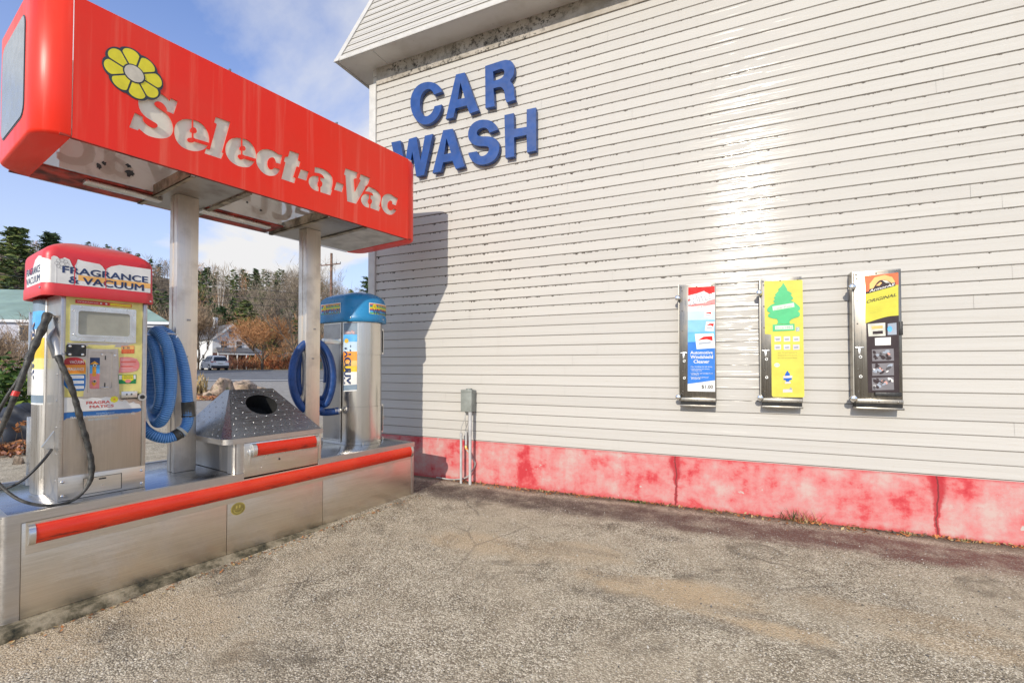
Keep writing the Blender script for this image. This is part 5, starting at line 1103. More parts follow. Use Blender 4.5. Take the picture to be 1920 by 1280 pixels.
bm = NM(); pts = catmull([PT(109, 667, -3.80), PT(116, 686, -3.77), PT(126, 705, -3.76), PT(140, 745, -3.755), PT(152, 790, -3.75), (PT(162, 825, -3.75)), PT(171, 865, -3.74), PT(169, 900, -3.73), PT(148, 930, -3.72), PT(115, 945, -3.715), PT(80, 947, -3.72), PT(45, 940, -3.74), PT(18, 925, -3.80), PT(-3, 905, -3.85), PT(-20, 880, -3.9), PT(-35, 840, -3.95)], 14)
rf = lambda L, t: (.0155*(1+.10*math.sin(L*90)+.07*math.sin(L*37+1)) if t < .50 else .0085+.007*max(0, 1-(t-.50)*16))
tube(bm, resample(pts, .008), .012, 12, 0, True, rf); h1 = obj('spray_hose', bm, 'tape', pm, 60, label='black taped spray hose looping over the deck')
bm = NM(); pts = catmull([PT(97, 842, -3.88), PT(90, 852, -3.86), PT(70, 875, -3.84), PT(45, 898, -3.85), PT(20, 912, -3.88), PT(0, 917, -3.92), PT(-25, 915, -3.97)]); tube(bm, resample(pts, .015), .0075, 10); obj('spray_hose', bm, 'black', pm, 60, label='thin black hose from bracket')
bm = NM(); pts = catmull([PT(90, 588, -3.87), PT(80, 615, -3.84), PT(66, 645, -3.82), PT(52, 676, -3.80)]); tube(bm, resample(pts, .01), .02, 12, 0, True, lambda L, t: .0215+.0025*math.sin(L*70)-.004*t); wand = obj('wand', bm, 'tape', pm, 60, label='black taped spray wand handle')
bm = NM(); pts = catmull([PT(54, 672, -3.80), PT(40, 712, -3.80), PT(24, 752, -3.82), PT(8, 790, -3.85), PT(-15, 840, -3.9)]); tube(bm, resample(pts, .01), .015, 12, 0, True, lambda L, t: .0145+.001*math.sin(L*60)); p_ = PT(29, 740, -3.81)
obj('wand_hose', bm, 'tape', wand, 60)
bm = NM(); a_, b_ = PT(27, 742, -3.81), PT(31, 733, -3.81); cyl(bm, a_, b_, .0165, .0165, 14); obj('red_band', bm, 'redv', wand)
bm = NM(); pts = catmull([PT(50, 680, -3.86), PT(32, 715, -3.88), PT(12, 745, -3.9), PT(-12, 790, -3.95)]); tube(bm, resample(pts, .02), .009, 10); obj('wand_hose', bm, 'tape', wand, 60)
bm = NM(); pts = catmull([PT(92, 592, -3.87), PT(98, 590, -3.87), PT(104, 596, -3.88), PT(108, 610, -3.88)]); tube(bm, pts, .004, 8); obj('hook', bm, 'steeld', pm)
# big blue vacuum hose
def mat_hose():
    n = NB('blue_corrugated_hose', .32); a = n.noise(2.2, 4)
    n.col(n.mix(n.rng(a, .3, .7), (.018, .115, .36), (.035, .17, .46))); return n.m
M['hose'] = mat_hose(); M['hoserib'] = flat('hose_rib', (.16, .38, .72), .28, 0, .1, 6); M['cuff'] = flat('worn_cuff', (.07, .065, .05), .55, 0, .35, 16)
def ribbed(name, par, pts, r, pitch=.0125, lab=None, rib='hoserib'):
    bm = NM(); P = resample(pts, pitch/4); 
    rings = []; s = None
    for i, p in enumerate(P):
        d = (P[min(i+1, len(P)-1)]-P[max(i-1, 0)]).normalized()
        if s is None: s, _ = frame_of(d)
        s = (s-d*s.dot(d)).normalized(); t = d.cross(s); rr = r+(.0022, .0008, -.0018, .0008)[i % 4]
        rings.append([bm.verts.new(p+(s*math.cos(2*math.pi*k/14)+t*math.sin(2*math.pi*k/14))*rr) for k in range(14)])
    for i, (a, b) in enumerate(zip(rings, rings[1:])):
        mi = 1 if i % 4 in (0, 3) else 0
        for k in range(14): bm.faces.new((a[k], a[(k+1) % 14], b[(k+1) % 14], b[k])).material_index = mi
    return obj(name, bm, ['hose' if rib == 'hoserib' else rib, rib], par, 80, label=lab)
HL = [(262, 792, -4.10), (272, 806, -4.02), (290, 817, -3.97), (312, 821, -3.95), (333, 814, -3.94), (348, 800, -3.94), (353, 778, -3.94), (351, 745, -3.95), (347, 702, -3.98), (338, 665, -4.03), (326, 638, -4.08), (312, 624, -4.12), (296, 622, -4.22), (284, 650, -4.30), (280, 700, -4.32), (284, 750, -4.28), (290, 782, -4.14), (297, 792, -4.0), (307, 782, -3.92), (317, 755, -3.90), (321, 715, -3.90), (319, 675, -3.91), (312, 645, -3.93), (302, 627, -3.97), (291, 622, -4.05), (283, 645, -4.2), (279, 700, -4.27), (282, 745, -4.2), (290, 766, -4.08), (298, 762, -3.98), (302, 735, -3.96), (299, 700, -3.96), (293, 665, -3.98), (286, 643, -4.02), (279, 635, -4.08), (272, 650, -4.16), (268, 680, -4.2), (262, 700, -4.2)]
hp = catmull([PT(*q) for q in HL], 10)
vh = ribbed('vacuum_hose', pm, hp, .036, lab='coiled blue ribbed vacuum hose with taped cuffs')
def sleeve(par, x0, y0, x1, y1, v, r, mt='cuff', name='cuff'):
    bm = NM(); a, b = PT(x0, y0, v), PT(x1, y1, v); cyl(bm, a, b, r, r*.98, 18); cyl(bm, a+(b-a)*.92, b+(b-a)*.04, r*1.05, r*1.05, 18); return obj(name, bm, mt, par)
sleeve(vh, 352, 753, 353.5, 780, -3.945, .042); sleeve(vh, 326, 817.5, 338, 811, -3.942, .041)
bm = NM(); cyl(bm, PT(339, 810, -3.94), PT(343, 806.5, -3.94), .043, .043, 18); obj('cuff_ring', bm, 'cream', vh)
bm = NM(); pts = catmull([PT(268, 628, -4.02), PT(290, 627, -4.02), PT(305, 625, -4.02), PT(330, 627, -4.02), PT(330, 633, -4.02)]); tube(bm, pts, .006, 8); obj('hose_hook', bm, 'chrome', pm)

# ================================================================ SELECTRONIC VACUUM MACHINE
QU, QV, QR = 3.218, -4.15, .220
vm = thing('vacuum_machine', 'round fronted steel vacuum machine with blue domed top, nearest the wall', 'vacuum machine', (QV-.15, QU, ZT))
def hull(r, back, n=24, dv=0):      # half round front, square back
    o = [(QV+dv+r*math.cos(math.radians(t)), QU+r*math.sin(math.radians(t))) for t in [-90+180*k/n for k in range(n+1)]]
    return o+[(QV-back, QU+r), (QV-back, QU-r)]
_n = NB('round_steel', .24, 1); _n.col(_n.mix(_n.rng(_n.noise(3, 3, _n.map(_n.co, (60, 60, .8))), .3, .7), (.60, .565, .51), (.66, .62, .57))); M['steelc'] = _n.m
DZb = 1.812
for z0, z1, r in ((ZT+.001, ZT+.035, QR+.004), (ZT+.035, .93, QR), (.93, 1.47, QR-.003), (1.47, DZb+.01, QR)):
    bm = NM(); loft(bm, [[V((a, b, z)) for a, b in hull(r, .33)] for z in (z0, z1-.0015)]); fixn(bm)
    for k in range(int((z1-z0)/.03)):
        for th in (-43, -37):
            a = math.radians(th); nn_ = V((math.cos(a), math.sin(a), 0)); rivet(bm, V((QV, QU, 0))+nn_*(r-.0005)+V((0, 0, z0+.015+.03*k)), nn_, .0035, .002)
    obj('body_shell', bm, 'steelc', vm, 35)
bm = NM(); box(bm, (QV-.02, QV-.328), (QU-QR-.006, QU-QR-.0045), (ZT+.05, DZb-.02), 0); box(bm, (QV-.02, QV-.03), (QU-QR-.012, QU-QR-.0045), (ZT+.02, DZb-.01), 1); obj('side_panel', bm, ['steeld', 'steelv'], vm)
for z0, z1 in ((ZT+.08, .93), (1.48, 1.76)):
    bm = NM(); a = math.radians(72); c_ = V((QV+.235*math.cos(a), QU+.235*math.sin(a), 0)); box(bm, (c_.x-.012, c_.x+.004), (c_.y-.006, c_.y+.022), (z0, z1), 0, .002); box(bm, (c_.x+.004, c_.x+.012), (c_.y+.0, c_.y+.008), (z0+.02, z1-.02), 1); obj('door_strip', bm, ['alu', 'dark'], vm)
bm = NM(); box(bm, (QV+.05, QV+.07), (QU+QR+.03, QU+QR+.05), (.76, .80), 0, .003); cyl(bm, (QV+.06, QU+QR+.0, .78), (QV+.06, QU+QR+.04, .78), .006, .006, 8); obj('latch', bm, 'steeld', vm)
for th in (-32, 68):
    bm = NM(); a = math.radians(th); cyl(bm, (QV+.245*math.cos(a), QU+.245*math.sin(a), ZT+.0005), (QV+.245*math.cos(a), QU+.245*math.sin(a), ZT+.03), .009, .007, 12)
    obj('deck_bolt', bm, 'chrome', vm)
def cylf(r): return lambda a, b, h: V((QV+(r+h)*math.cos(math.radians(a)), QU+(r+h)*math.sin(math.radians(a)), b))
bm = NM(); fq = cylf(QR+.0015)
st = [1.085, 1.095, 1.150, 1.160, 1.24, 1.29, 1.35, 1.405, 1.50, 1.60, 1.675, 1.795]
A0, A1 = -88, -47
def slant(z, a): return z+(a-A0)/(A1-A0)*.0+ (.012 if z < 1.17 else .0)*((a-A0)/(A1-A0))
for (za, zb_), mi in zip(zip(st, st[1:]), [0, 1, 0, 0, 2, 3, 4, 5, 6, 7, 1]):
    for k in range(8):
        a0, a1 = A0+(A1-A0)*k/8, A0+(A1-A0)*(k+1)/8; face(bm, [fq(a0, slant(za, a0), 0), fq(a1, slant(za, a1), 0), fq(a1, slant(zb_, a1), 0), fq(a0, slant(zb_, a0), 0)], mi)
text(bm, 'VACUUM', fq, -84, 1.17, -63, 1.56, 8, .05, rot=-math.pi/2, h=.001); text(bm, 'Select-a-Vac', fq, -84, 1.685, -54, 1.715, 0, .02, h=.001); text(bm, 'Select-a-Vac', fq, -84, 1.681, -53, 1.719, 9, .06, h=.0006)
for k in range(8): aa = k*math.pi/4; poly(bm, [(-77+4*math.cos(aa)+3*math.cos(t), 1.61+.014*math.sin(aa)+.010*math.sin(t)) for t in [j/8*6.283 for j in range(8)]], fq, .0010+k*.00003, 3)
poly(bm, [(-77+2.5*math.cos(t), 1.61+.008*math.sin(t)) for t in [j/8*6.283 for j in range(8)]], fq, .0018, 4)
obj('side_sticker', bm, ['white', 'slate', 'white', 'yel4', 'lorange', 'orange', 'paleblue', 'sky', 'navy', 'redv'], vm, 0, label='curved sunset sticker with VACUUM running down it')
# blue dome
M['dome'] = flat('blue_moulded_dome', (.02, .22, .45), .30, 0, .14, 4)
def dh(z, r, back, rr=1): return [V((a, b, z)) for a, b in hull(r, back)]
DR = QR+.045
bm = NM(); loft(bm, [dh(DZb+.012, DR-.03, .345), dh(DZb-.004, DR-.004, .372), dh(DZb, DR, .375), dh(DZb+.05, DR, .375), dh(DZb+.058, DR-.004, .37), dh(2.02, DR-.012, .36), dh(2.055, DR-.025, .345), dh(2.085, DR-.055, .31), dh(2.11, DR-.10, .26), dh(2.128, DR-.16, .2), dh(2.135, DR-.22, .12)]); fixn(bm); dm = obj('dome', bm, 'dome', vm, 45, label='blue moulded dome top')
def dtag(par, A0, A1, fq, z0, z1, flip=False):
    bm = NM(); n_ = 14; cols = [1, 2, 3, 4, 1, 2, 5, 3, 4]; cols = [4, 3, 5, 2, 1, 4, 3, 2, 1]
    X = lambda t: A0+(A1-A0)*t
    def q(t0, t1, a, b, h, mi):
        for k in range(n_): s0, s1 = t0+(t1-t0)*k/n_, t0+(t1-t0)*(k+1)/n_; face(bm, [fq(X(s0), a, h), fq(X(s1), a, h), fq(X(s1), b, h), fq(X(s0), b, h)], mi)
    q(0, 1, z0, z1, 0, 0); e = .03; H = z1-z0-.016
    for k, mi in enumerate(cols): q(e, 1-e, z0+.008+H*k/9, z0+.008+H*(k+1)/9, .0006, mi)
    for bo, mi, h in ((.14, 0, .0010), (.05, 6, .0018)): text(bm, 'VACUUM', fq, X(.12), z0+.016, X(.96), z0+.016+H*.50, mi, bo, h=h)
    text(bm, 'SELECTRONIC', fq, X(.33), z0+.018+H*.62, X(.96), z0+.018+H*.88, 4, .03, h=.0016)
    for k in range(8): aa = k*math.pi/4; poly(bm, [(X(.2)+(X(.05)-X(0))*math.cos(aa)*1.0+(X(.035)-X(0))*math.cos(t), z0+H*.8+.018*math.sin(aa)+.012*math.sin(t)) for t in [j/8*6.283 for j in range(8)]], fq, .0018+k*.00003, 4)
    poly(bm, [(X(.2)+(X(.035)-X(0))*math.cos(t), z0+H*.8+.010*math.sin(t)) for t in [j/8*6.283 for j in range(8)]], fq, .0026, 7)
    obj('dome_sticker', bm, ['white', 'salmon', 'bluev', 'green', 'yellow', 'sky', 'navy', 'orange'], par, 0, label='rainbow sticker reading SELECTRONIC VACUUM')
dtag(dm, -20, 48, cylf(DR-.006), DZb+.062, 2.005)
dtag(dm, -.36, -.02, lambda a, b, h: V((QV+a+.03, QU-DR+.006-h, b)), DZb+.062, 2.005)
bm = NM(); rivet(bm, cylf(DR)(20, DZb+.03, 0), (1, .3, 0), .007, .004); obj('dome_screw', bm, 'chrome', dm); bm = NM(); rivet(bm, cylf(DR)(-60, DZb+.03, 0), (.5, -.8, 0), .007, .004); obj('dome_screw', bm, 'chrome', dm)
pts = []
def loop(cx, cy, rx, ry, v, a0, a1, n=14): return [PT(cx+rx*math.cos(math.radians(a0+(a1-a0)*k/n)), cy-ry*math.sin(math.radians(a0+(a1-a0)*k/n)), v+.0*k) for k in range(n)]
L3 = [PT(634, 770, -4.16), PT(620, 772, -4.17), PT(604, 772, -4.18)]+loop(586, 706, 38, 66, -4.14, -70, -430, 18)+loop(588, 702, 31, 58, -4.20, -70, -430, 18)+loop(590, 700, 24, 52, -4.27, -70, -400, 16)
M['hose2'] = flat('shaded_blue_hose', (.012, .06, .22), .4, 0, .15)  # darker copy of the blue hose, its shade put into the colour
h2 = ribbed('vacuum_hose', vm, catmull(L3, 8), .036, lab='coiled blue hose, colour darkened for shade, hanging behind the far post', rib='hose2')
bm = NM(); p = PT(634, 770, -4.155); cyl(bm, PT(626, 770.5, -4.16), p, .030, .030, 18); bmesh.ops.create_uvsphere(bm, u_segments=18, v_segments=10, radius=.034, matrix=__import__('mathutils').Matrix.Translation(p)); obj('hose_coupling', bm, 'alu', h2)
bm = NM(); a = PT(605, 640, -4.2); box(bm, (-4.17, -4.22), (a.y-.0, QU-QR-.006), (a.z-.02, a.z+.03), 0, .004); obj('hose_hook', bm, 'alu', vm)
# ================================================================ BACKGROUND ACROSS THE ROAD
def lat(px, d): return (px-960)/F*d
def farz(px, py, d): return CH+(686-py)/F*d
# ---- hill
def hill_h(l, d):
    px = 960+l/d*F
    base = .85
    pts = [(-1400, 30), (-300, 47), (0, 44), (200, 40), (370, 34), (560, 29), (700, 19), (900, 13), (1600, 9)]
    h = pts[0][1]
    for (a, x), (b, y) in zip(pts, pts[1:]):
        if a <= px <= b: h = x+(y-x)*(px-a)/(b-a)
    if px > 1600: h = 9
    t = sst((d-84)/105)
    return base-.6+h*t+1.1*math.sin(l*.07)*t+.8*math.sin(d*.09+l*.03)*t
M['forestfloor'] = flat('forest_floor', (.10, .075, .045), .95, 0, .4, .4)
bm = NM(); g = []
for j in range(19):
    d = 80+j*10; r = []
    for i in range(61):
        l = -330+i*7.2; p = CP+rt*l+fw0*d; r.append(bm.verts.new((p.x, p.y, hill_h(l, d))))
    g.append(r)
for a, b in zip(g, g[1:]):
    for i in range(60): bm.faces.new((a[i], a[i+1], b[i+1], b[i]))
obj('hillside', bm, 'forestfloor', smooth=80, kind='structure')
def leafmat(name, c, var=.5, tr=.0):
    n = NB(name, .7, 0, .25); n.col(n.mix(n.rng(n.noise(3.1, 3, n.world()), .3, .7), tuple(x*(1-var) for x in c), tuple(x*(1+var) for x in c))); return n.m
M['pine'] = leafmat('pine_needles', (.075, .115, .040)); M['pinedark'] = leafmat('dark_needles', (.042, .068, .034)); M['pineolive'] = leafmat('olive_needles', (.15, .18, .05))  # three needle tones, mixed at random
M['twig1'] = leafmat('grey_twigs', (.27, .22, .165), .3); M['twig2'] = leafmat('brown_twigs', (.33, .235, .15), .3); M['twig3'] = leafmat('russet_twigs', (.46, .24, .11), .35); M['bark'] = leafmat('bark', (.11, .085, .065), .3); M['birch'] = leafmat('birch_bark', (.42, .38, .33), .15)
FM = ['pine', 'pinedark', 'pineolive', 'twig1', 'twig2', 'twig3', 'bark', 'birch']
def tri(bm, p, a, b, mi): f = bm.faces.new((bm.verts.new(p-a), bm.verts.new(p+b), bm.verts.new(p+a-b*.3))); f.material_index = mi
def rv(rn, s=1): return V((rn.gauss(0, s), rn.gauss(0, s), rn.gauss(0, s)))
def ever(bm, p, h, rn, n=170, mis=(0, 1, 2), w_=.2, lo=.15, s=.55, trunk=6):
    cyl(bm, p-V((0, 0, .5)), p+V((0, 0, h)), h*.013+.04, .02, 5, trunk, False)
    ph = rn.uniform(0, 6)
    nb = max(6, int(n/9))
    for k in range(nb):
        t = lo+(1-lo)*(k/nb)**1.0; L = h*w_*(1-t)**.75*rn.uniform(.55, 1.25)+.25; a = ph+k*2.4+rn.uniform(-.4, .4)
        d = V((math.cos(a), math.sin(a), rn.uniform(-.05, .22)))
        for q in range(9):
            f_ = rn.uniform(.12, 1); c = p+V((0, 0, h*t))+d*(L*f_)+V((0, 0, rn.gauss(0, .12*s)))
            u_ = (d.cross(V((0, 0, 1)))*rn.uniform(-1, 1)+d*rn.uniform(.2, .8)).normalized()*s*rn.uniform(.5, 1.2); v_ = V((rn.gauss(0, .2), rn.gauss(0, .2), .42))*s*rn.uniform(.5, 1)
            tri(bm, c, u_, v_, rn.choice(mis))
def bare(bm, p, h, rn, n=120, mi=3, w_=.30, trunk=6, s=.9):
    cyl(bm, p-V((0, 0, .5)), p+V((rn.uniform(-.5, .5), rn.uniform(-.5, .5), h*.8)), h*.012+.04, .03, 5, trunk, False)
    for k in range(6):
        a = rn.uniform(0, 6.28); q0 = p+V((0, 0, h*rn.uniform(.3, .6))); q1 = q0+V((math.cos(a), math.sin(a), 1.5))*h*rn.uniform(.12, .22); cyl(bm, q0, q1, .05, .015, 4, trunk, False)
    for k in range(n):
        z = rn.uniform(.32, 1.0); rr = h*w_*math.sqrt(max(.03, 1-((z-.62)/.42)**2))*rn.uniform(.1, 1); a = rn.uniform(0, 6.28)
        c = p+V((rr*math.cos(a), rr*math.sin(a), h*z)); d = V((math.cos(a)*.6, math.sin(a)*.6, rn.uniform(.5, 1.4)))*s*rn.uniform(.5, 1.2); tri(bm, c, d, V((rn.gauss(0, .055), rn.gauss(0, .055), .03)), mi)
bm = NM(); rn = random.Random(21)
for k in range(980):
    d = 86+104*rn.random()**1.15; px = rn.uniform(-220, 860)
    l = lat(px, d); p = CP+rt*l+fw0*d; p.z = hill_h(l, d)
    if rn.random() < .36: ever(bm, p, rn.uniform(5.5, 9.5), rn, 140, rn.choice(((0, 1), (0, 2), (1, 1, 0), (2, 0))), rn.uniform(.22, .34), s=.85)
    else: bare(bm, p, rn.uniform(6, 9.5), rn, 130, rn.choice((3, 3, 3, 4, 4, 5)), trunk=7 if rn.random() < .05 else 6)
obj('forest', bm, [M[x] for x in FM], None, 0, label='mixed bare and evergreen woodland covering the hillside', cat='forest', kind='stuff')
# ---- named trees
def tree(name, label, px, d, h, kind, z=None, group=None, **k):
    p = far(px, d, z); rn = random.Random(int(px*7+d)); t = thing(name, label, 'tree', p, 'W', group)
    if kind == 'ever':
        bm = NM(); ever(bm, p, h, rn, **k); 
        # split trunk from crown
        parts = {0: NM()}
    return t
def split_tree(name, label, px, d, build, z=None, crown='crown', mats=None):
    p = far(px, d, z); t = thing(name, label, 'tree', p, 'W')
    bt, bc = NM(), NM(); build(p, bt, bc, random.Random(int(px*7+d)))
    obj('trunk', bt, [M[x] for x in FM], t, 60); obj(crown, bc, [M[x] for x in FM], t, 0); return t
def pine_b(h, n, mis, w_, s, lo=.3, flatb=False):
    def b(p, bt, bc, rn):
        cyl(bt, p-V((0, 0, .5)), p+V((0, 0, h)), h*.014, .03, 8, 6, False)
        nb = int(n/26)
        for k in range(nb):
            t = lo+(1-lo)*(k/nb); L = h*w_*(1-t+.08)**.7*rn.uniform(.5, 1.25); a = k*2.4+rn.uniform(-.5, .5); d = V((math.cos(a), math.sin(a), rn.uniform(.02, .3)))
            st = p+V((0, 0, h*t)); cyl(bt, st, st+d*L, .06, .015, 4, 6, False)
            for q in range(26):
                f_ = rn.uniform(.25, 1.02); c = st+d*(L*f_)+V((rn.gauss(0, .25*s), rn.gauss(0, .25*s), rn.gauss(.1*s, .16*s)))
                u_ = V((rn.gauss(0, 1), rn.gauss(0, 1), rn.gauss(0, .25))).normalized()*s*rn.uniform(.4, 1); v_ = V((rn.gauss(0, .3), rn.gauss(0, .3), .30))*s*rn.uniform(.5, 1); tri(bc, c, u_, v_, rn.choice(mis))
    return b
def hz_at(px, py, d): return CH+(686-py)/F*d
split_tree('pine_tree', 'tall broad green pine rising above the hill at the far left edge', 28, 62, pine_b(18.5, 3600, (0, 2, 2, 0, 1), .30, .62, .28), z=1.2)
split_tree('pine_tree', 'dark windblown pine just right of the tallest pine at left', 92, 66, pine_b(19.0, 1900, (1, 0), .26, .6, .55), z=1.2)
split_tree('pine_tree', 'lone pine poking above the skyline between the two posts', 478, 150, pine_b(12, 900, (0, 1), .24, .8, .35), z=hz_at(478, 574, 150))
split_tree('pine_tree', 'dark flat topped pine on the skyline just right of the near post', 386, 150, pine_b(11, 800, (1, 0), .34, .8, .5), z=hz_at(386, 566, 150))
split_tree('pine_tree', 'green pine above the blue dome beside the building corner', 690, 95, pine_b(13, 1100, (0, 1), .30, .7, .3), z=hz_at(690, 640, 95))
split_tree('evergreen_tree', 'bright green bushy evergreen behind the orange tree', 462, 92, pine_b(13, 2200, (2, 0, 2), .40, .7, .1), z=1.0)
split_tree('evergreen_tree', 'dark evergreen behind the white house roof', 415, 88, pine_b(11.5, 1600, (0, 1), .36, .7, .1), z=1.0)
def decid(h, levels, spread, mi, tmi, r0, nt=5, seed=1, up=.5, first=.18, curl=.16, tw=.02, tn=3):
    def b(p, bt, bc, rn):
        def br(q, d, L, r, lv):
            n_ = 3; pts = [q]
            for k in range(n_):
                d = (d+rv(rn, curl)+V((0, 0, .06))).normalized(); pts.append(pts[-1]+d*(L/n_))
            if lv < levels-1: tube(bt if lv < 2 else bc, pts, r, 5 if lv < 2 else 3, tmi if lv < 2 else mi, False, lambda l_, t: r*(1-.45*t))
            else:
                for k in range(tn):
                    q_ = pts[0].lerp(pts[-1], rn.random()); dd = (d+rv(rn, .45)+V((0, 0, .25))).normalized(); s_ = dd.cross(rv(rn)).normalized()*tw
                    f = bc.faces.new((bc.verts.new(q_-s_), bc.verts.new(q_+s_), bc.verts.new(q_+dd*L*rn.uniform(.5, 1.2)))); f.material_index = mi
            if lv < levels-1:
                for k in range(nt+(1 if lv == 0 else 0)):
                    t = rn.uniform(.35 if lv else .55, 1); i = min(n_-1, int(t*n_)); q2 = pts[i].lerp(pts[i+1], t*n_-i); nd = (d*up+rv(rn, spread)+V((0, 0, .25))).normalized(); br(q2, nd, L*rn.uniform(.55, .8), r*.55, lv+1)
        tr = p+V((0, 0, h*first)); cyl(bt, p-V((0, 0, .3)), tr, r0*1.15, r0, 8, tmi, False)
        for k in range(nt+2): br(tr+V((0, 0, -h*.02*k*.3)), V((math.cos(k*6.28/(nt+2)+.3)*spread*1.1, math.sin(k*6.28/(nt+2)+.3)*spread*1.1, rn.uniform(.6, 1.3))).normalized(), h*.36, r0*.6, 0)
    return b
split_tree('ornamental_tree', 'round orange brown leafless tree in front of the white house', 492, 60, decid(8.0, 5, .62, 5, 6, .15, 4, up=.75, first=.15, tw=.017, tn=5))
split_tree('bare_tree', 'thin grey bare tree beside the far post', 556, 58, decid(14, 5, .40, 3, 6, .14, 4, up=1.0, first=.15, tw=.016, tn=3))
split_tree('bare_tree', 'reddish brown bare tree beside the near post', 372, 62, decid(9, 5, .36, 4, 6, .12, 4, up=1.1, first=.1, tw=.016, tn=3))
split_tree('birch_tree', 'white trunked birch leaning on the slope above the white house', 412, 98, lambda p, bt, bc, rn: ([cyl(bt, p, p+V((-1.2+.0*k, 0, 11)) if k == 0 else p+V((.9*k, .3, 9)), .16, .05, 6, 7, False) for k in range(2)], [cyl(bt, p+V((0, 0, 5+k)), p+V((rn.uniform(-3, 3), rn.uniform(-2, 2), 8+k)), .06, .02, 4, 7, False) for k in range(6)], [tri(bc, p+V((rn.gauss(0, 1.8), rn.gauss(0, 1.8), rn.uniform(5, 13))), V((rn.gauss(0, .3), rn.gauss(0, .3), .8)), V((.04, .04, .02)), 3) for k in range(260)]), z=hz_at(412, 610, 98))
# ---- white house
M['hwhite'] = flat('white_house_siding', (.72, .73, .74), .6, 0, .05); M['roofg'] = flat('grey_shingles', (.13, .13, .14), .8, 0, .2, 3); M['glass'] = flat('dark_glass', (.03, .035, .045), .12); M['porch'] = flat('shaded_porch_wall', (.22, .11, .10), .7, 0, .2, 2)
hp_ = far(432, 72); hp_.z = .9
wh = thing('white_house', 'white two storey gabled house with grey roof and front porch across the road', 'house', hp_, 'W')
# local frame of the house: g along gable front (to the right), k back
gd = (rt*1.0+fw0*.18).normalized(); kd = V((-gd.y, gd.x, 0))
kd = (fw0*.80-rt*.60).normalized()      # side wall recedes to the left
gl = far(398, 70); gl.z = .9
g0 = V(gl); gv = rt*.6+fw0*.8; GW = 5.2; kd = fw0*.6-rt*.8
def HP(a, k, z): return g0+gv*a+kd*k+V((0, 0, z))
EH = hz_at(0, 634, 70)-.9; RH = hz_at(0, 608, 70)-.9; DEP = 9.5
bm = NM(); loft(bm, [[HP(0, k, -.5), HP(GW, k, -.5), HP(GW, k, EH), HP(GW/2, k, RH), HP(0, k, EH)] for k in (0, DEP)]); fixn(bm); obj('wall', bm, 'hwhite', wh, 0)
bm = NM()
for s_ in (0, 1):
    a0 = -.35 if s_ == 0 else GW+.35; e_ = EH-.35*(RH-EH)/(GW/2)
    q = [HP(a0, -.4, e_+.08), HP(GW/2, -.4, RH+.08), HP(GW/2, DEP+.4, RH+.08), HP(a0, DEP+.4, e_+.08)]
    loft(bm, [q, [p+V((0, 0, .14)) for p in q]])
fixn(bm); rf_ = obj('roof', bm, 'roofg', wh, 0)
bm = NM()
for s_ in (0, 1):
    a0 = -.38 if s_ == 0 else GW+.38; e_ = EH-.38*(RH-EH)/(GW/2)
    q = [HP(a0, -.44, e_-.14), HP(GW/2, -.44, RH-.14), HP(GW/2, -.44, RH+.26), HP(a0, -.44, e_+.24)]; loft(bm, [q, [p+kd*.05 for p in q]])
fixn(bm); obj('barge_board', bm, 'hwhite', wh, 0)
bm = NM(); c = HP(GW/2-.3, 5.2, RH-.4); box(bm, (c.x-.25, c.x+.25), (c.y-.25, c.y+.25), (c.z, c.z+2.0)); obj('chimney', bm, 'hwhite', rf_, 0)
def hwin(a, z, w_, h_, side=False):
    bm = NM(); P = (lambda q, zz, o: HP(-o, q, zz)) if side else (lambda q, zz, o: HP(q, -o, zz))
    loft(bm, [[P(a-w_/2-.1, z-.1, o), P(a+w_/2+.1, z-.1, o), P(a+w_/2+.1, z+h_+.1, o), P(a-w_/2-.1, z+h_+.1, o)] for o in (.0, .06)]); fixn(bm); o_ = obj('window', bm, 'hwhite', wh, 0)
    bm = NM(); loft(bm, [[P(a-w_/2, z, o), P(a+w_/2, z, o), P(a+w_/2, z+h_, o), P(a-w_/2, z+h_, o)] for o in (.05, .08)]); loft(bm, [[P(a-w_/2, z+h_*.48, .075), P(a+w_/2, z+h_*.48, .075), P(a+w_/2, z+h_*.53, .075), P(a-w_/2, z+h_*.53, .075)], [P(a-w_/2, z+h_*.48, .1), P(a+w_/2, z+h_*.48, .1), P(a+w_/2, z+h_*.53, .1), P(a-w_/2, z+h_*.53, .1)]], 1); fixn(bm); obj('pane', bm, ['glass', 'hwhite'], o_, 0)
hwin(GW/2, EH+.35, .7, .9); hwin(GW*.3, 3.1, .8, 1.2); hwin(GW*.72, 3.1, .8, 1.2); hwin(1.6, 3.0, .7, 1.2, True); hwin(5.5, 3.0, .7, 1.2, True); hwin(3.2, .9, .8, 1.3, True)
PD = 1.9; PH = 2.45
bm = NM(); q = [HP(-.1, -PD-.3, PH), HP(GW+1.6, -PD-.3, PH), HP(GW+1.2, 0, PH+.75), HP(.5, 0, PH+.75)]; loft(bm, [q, [p+V((0, 0, .12)) for p in q]]); fixn(bm); obj('porch_roof', bm, 'roofg', wh, 0)
bm = NM(); loft(bm, [[HP(-.05, -PD-.25, PH-.28), HP(GW+1.5, -PD-.25, PH-.28), HP(GW+1.5, -PD-.25, PH-.01), HP(-.05, -PD-.25, PH-.01)], [HP(-.05, -PD-.05, PH-.28), HP(GW+1.5, -PD-.05, PH-.28), HP(GW+1.5, -PD-.05, PH-.01), HP(-.05, -PD-.05, PH-.01)]]); fixn(bm); obj('porch_beam', bm, 'hwhite', wh, 0)
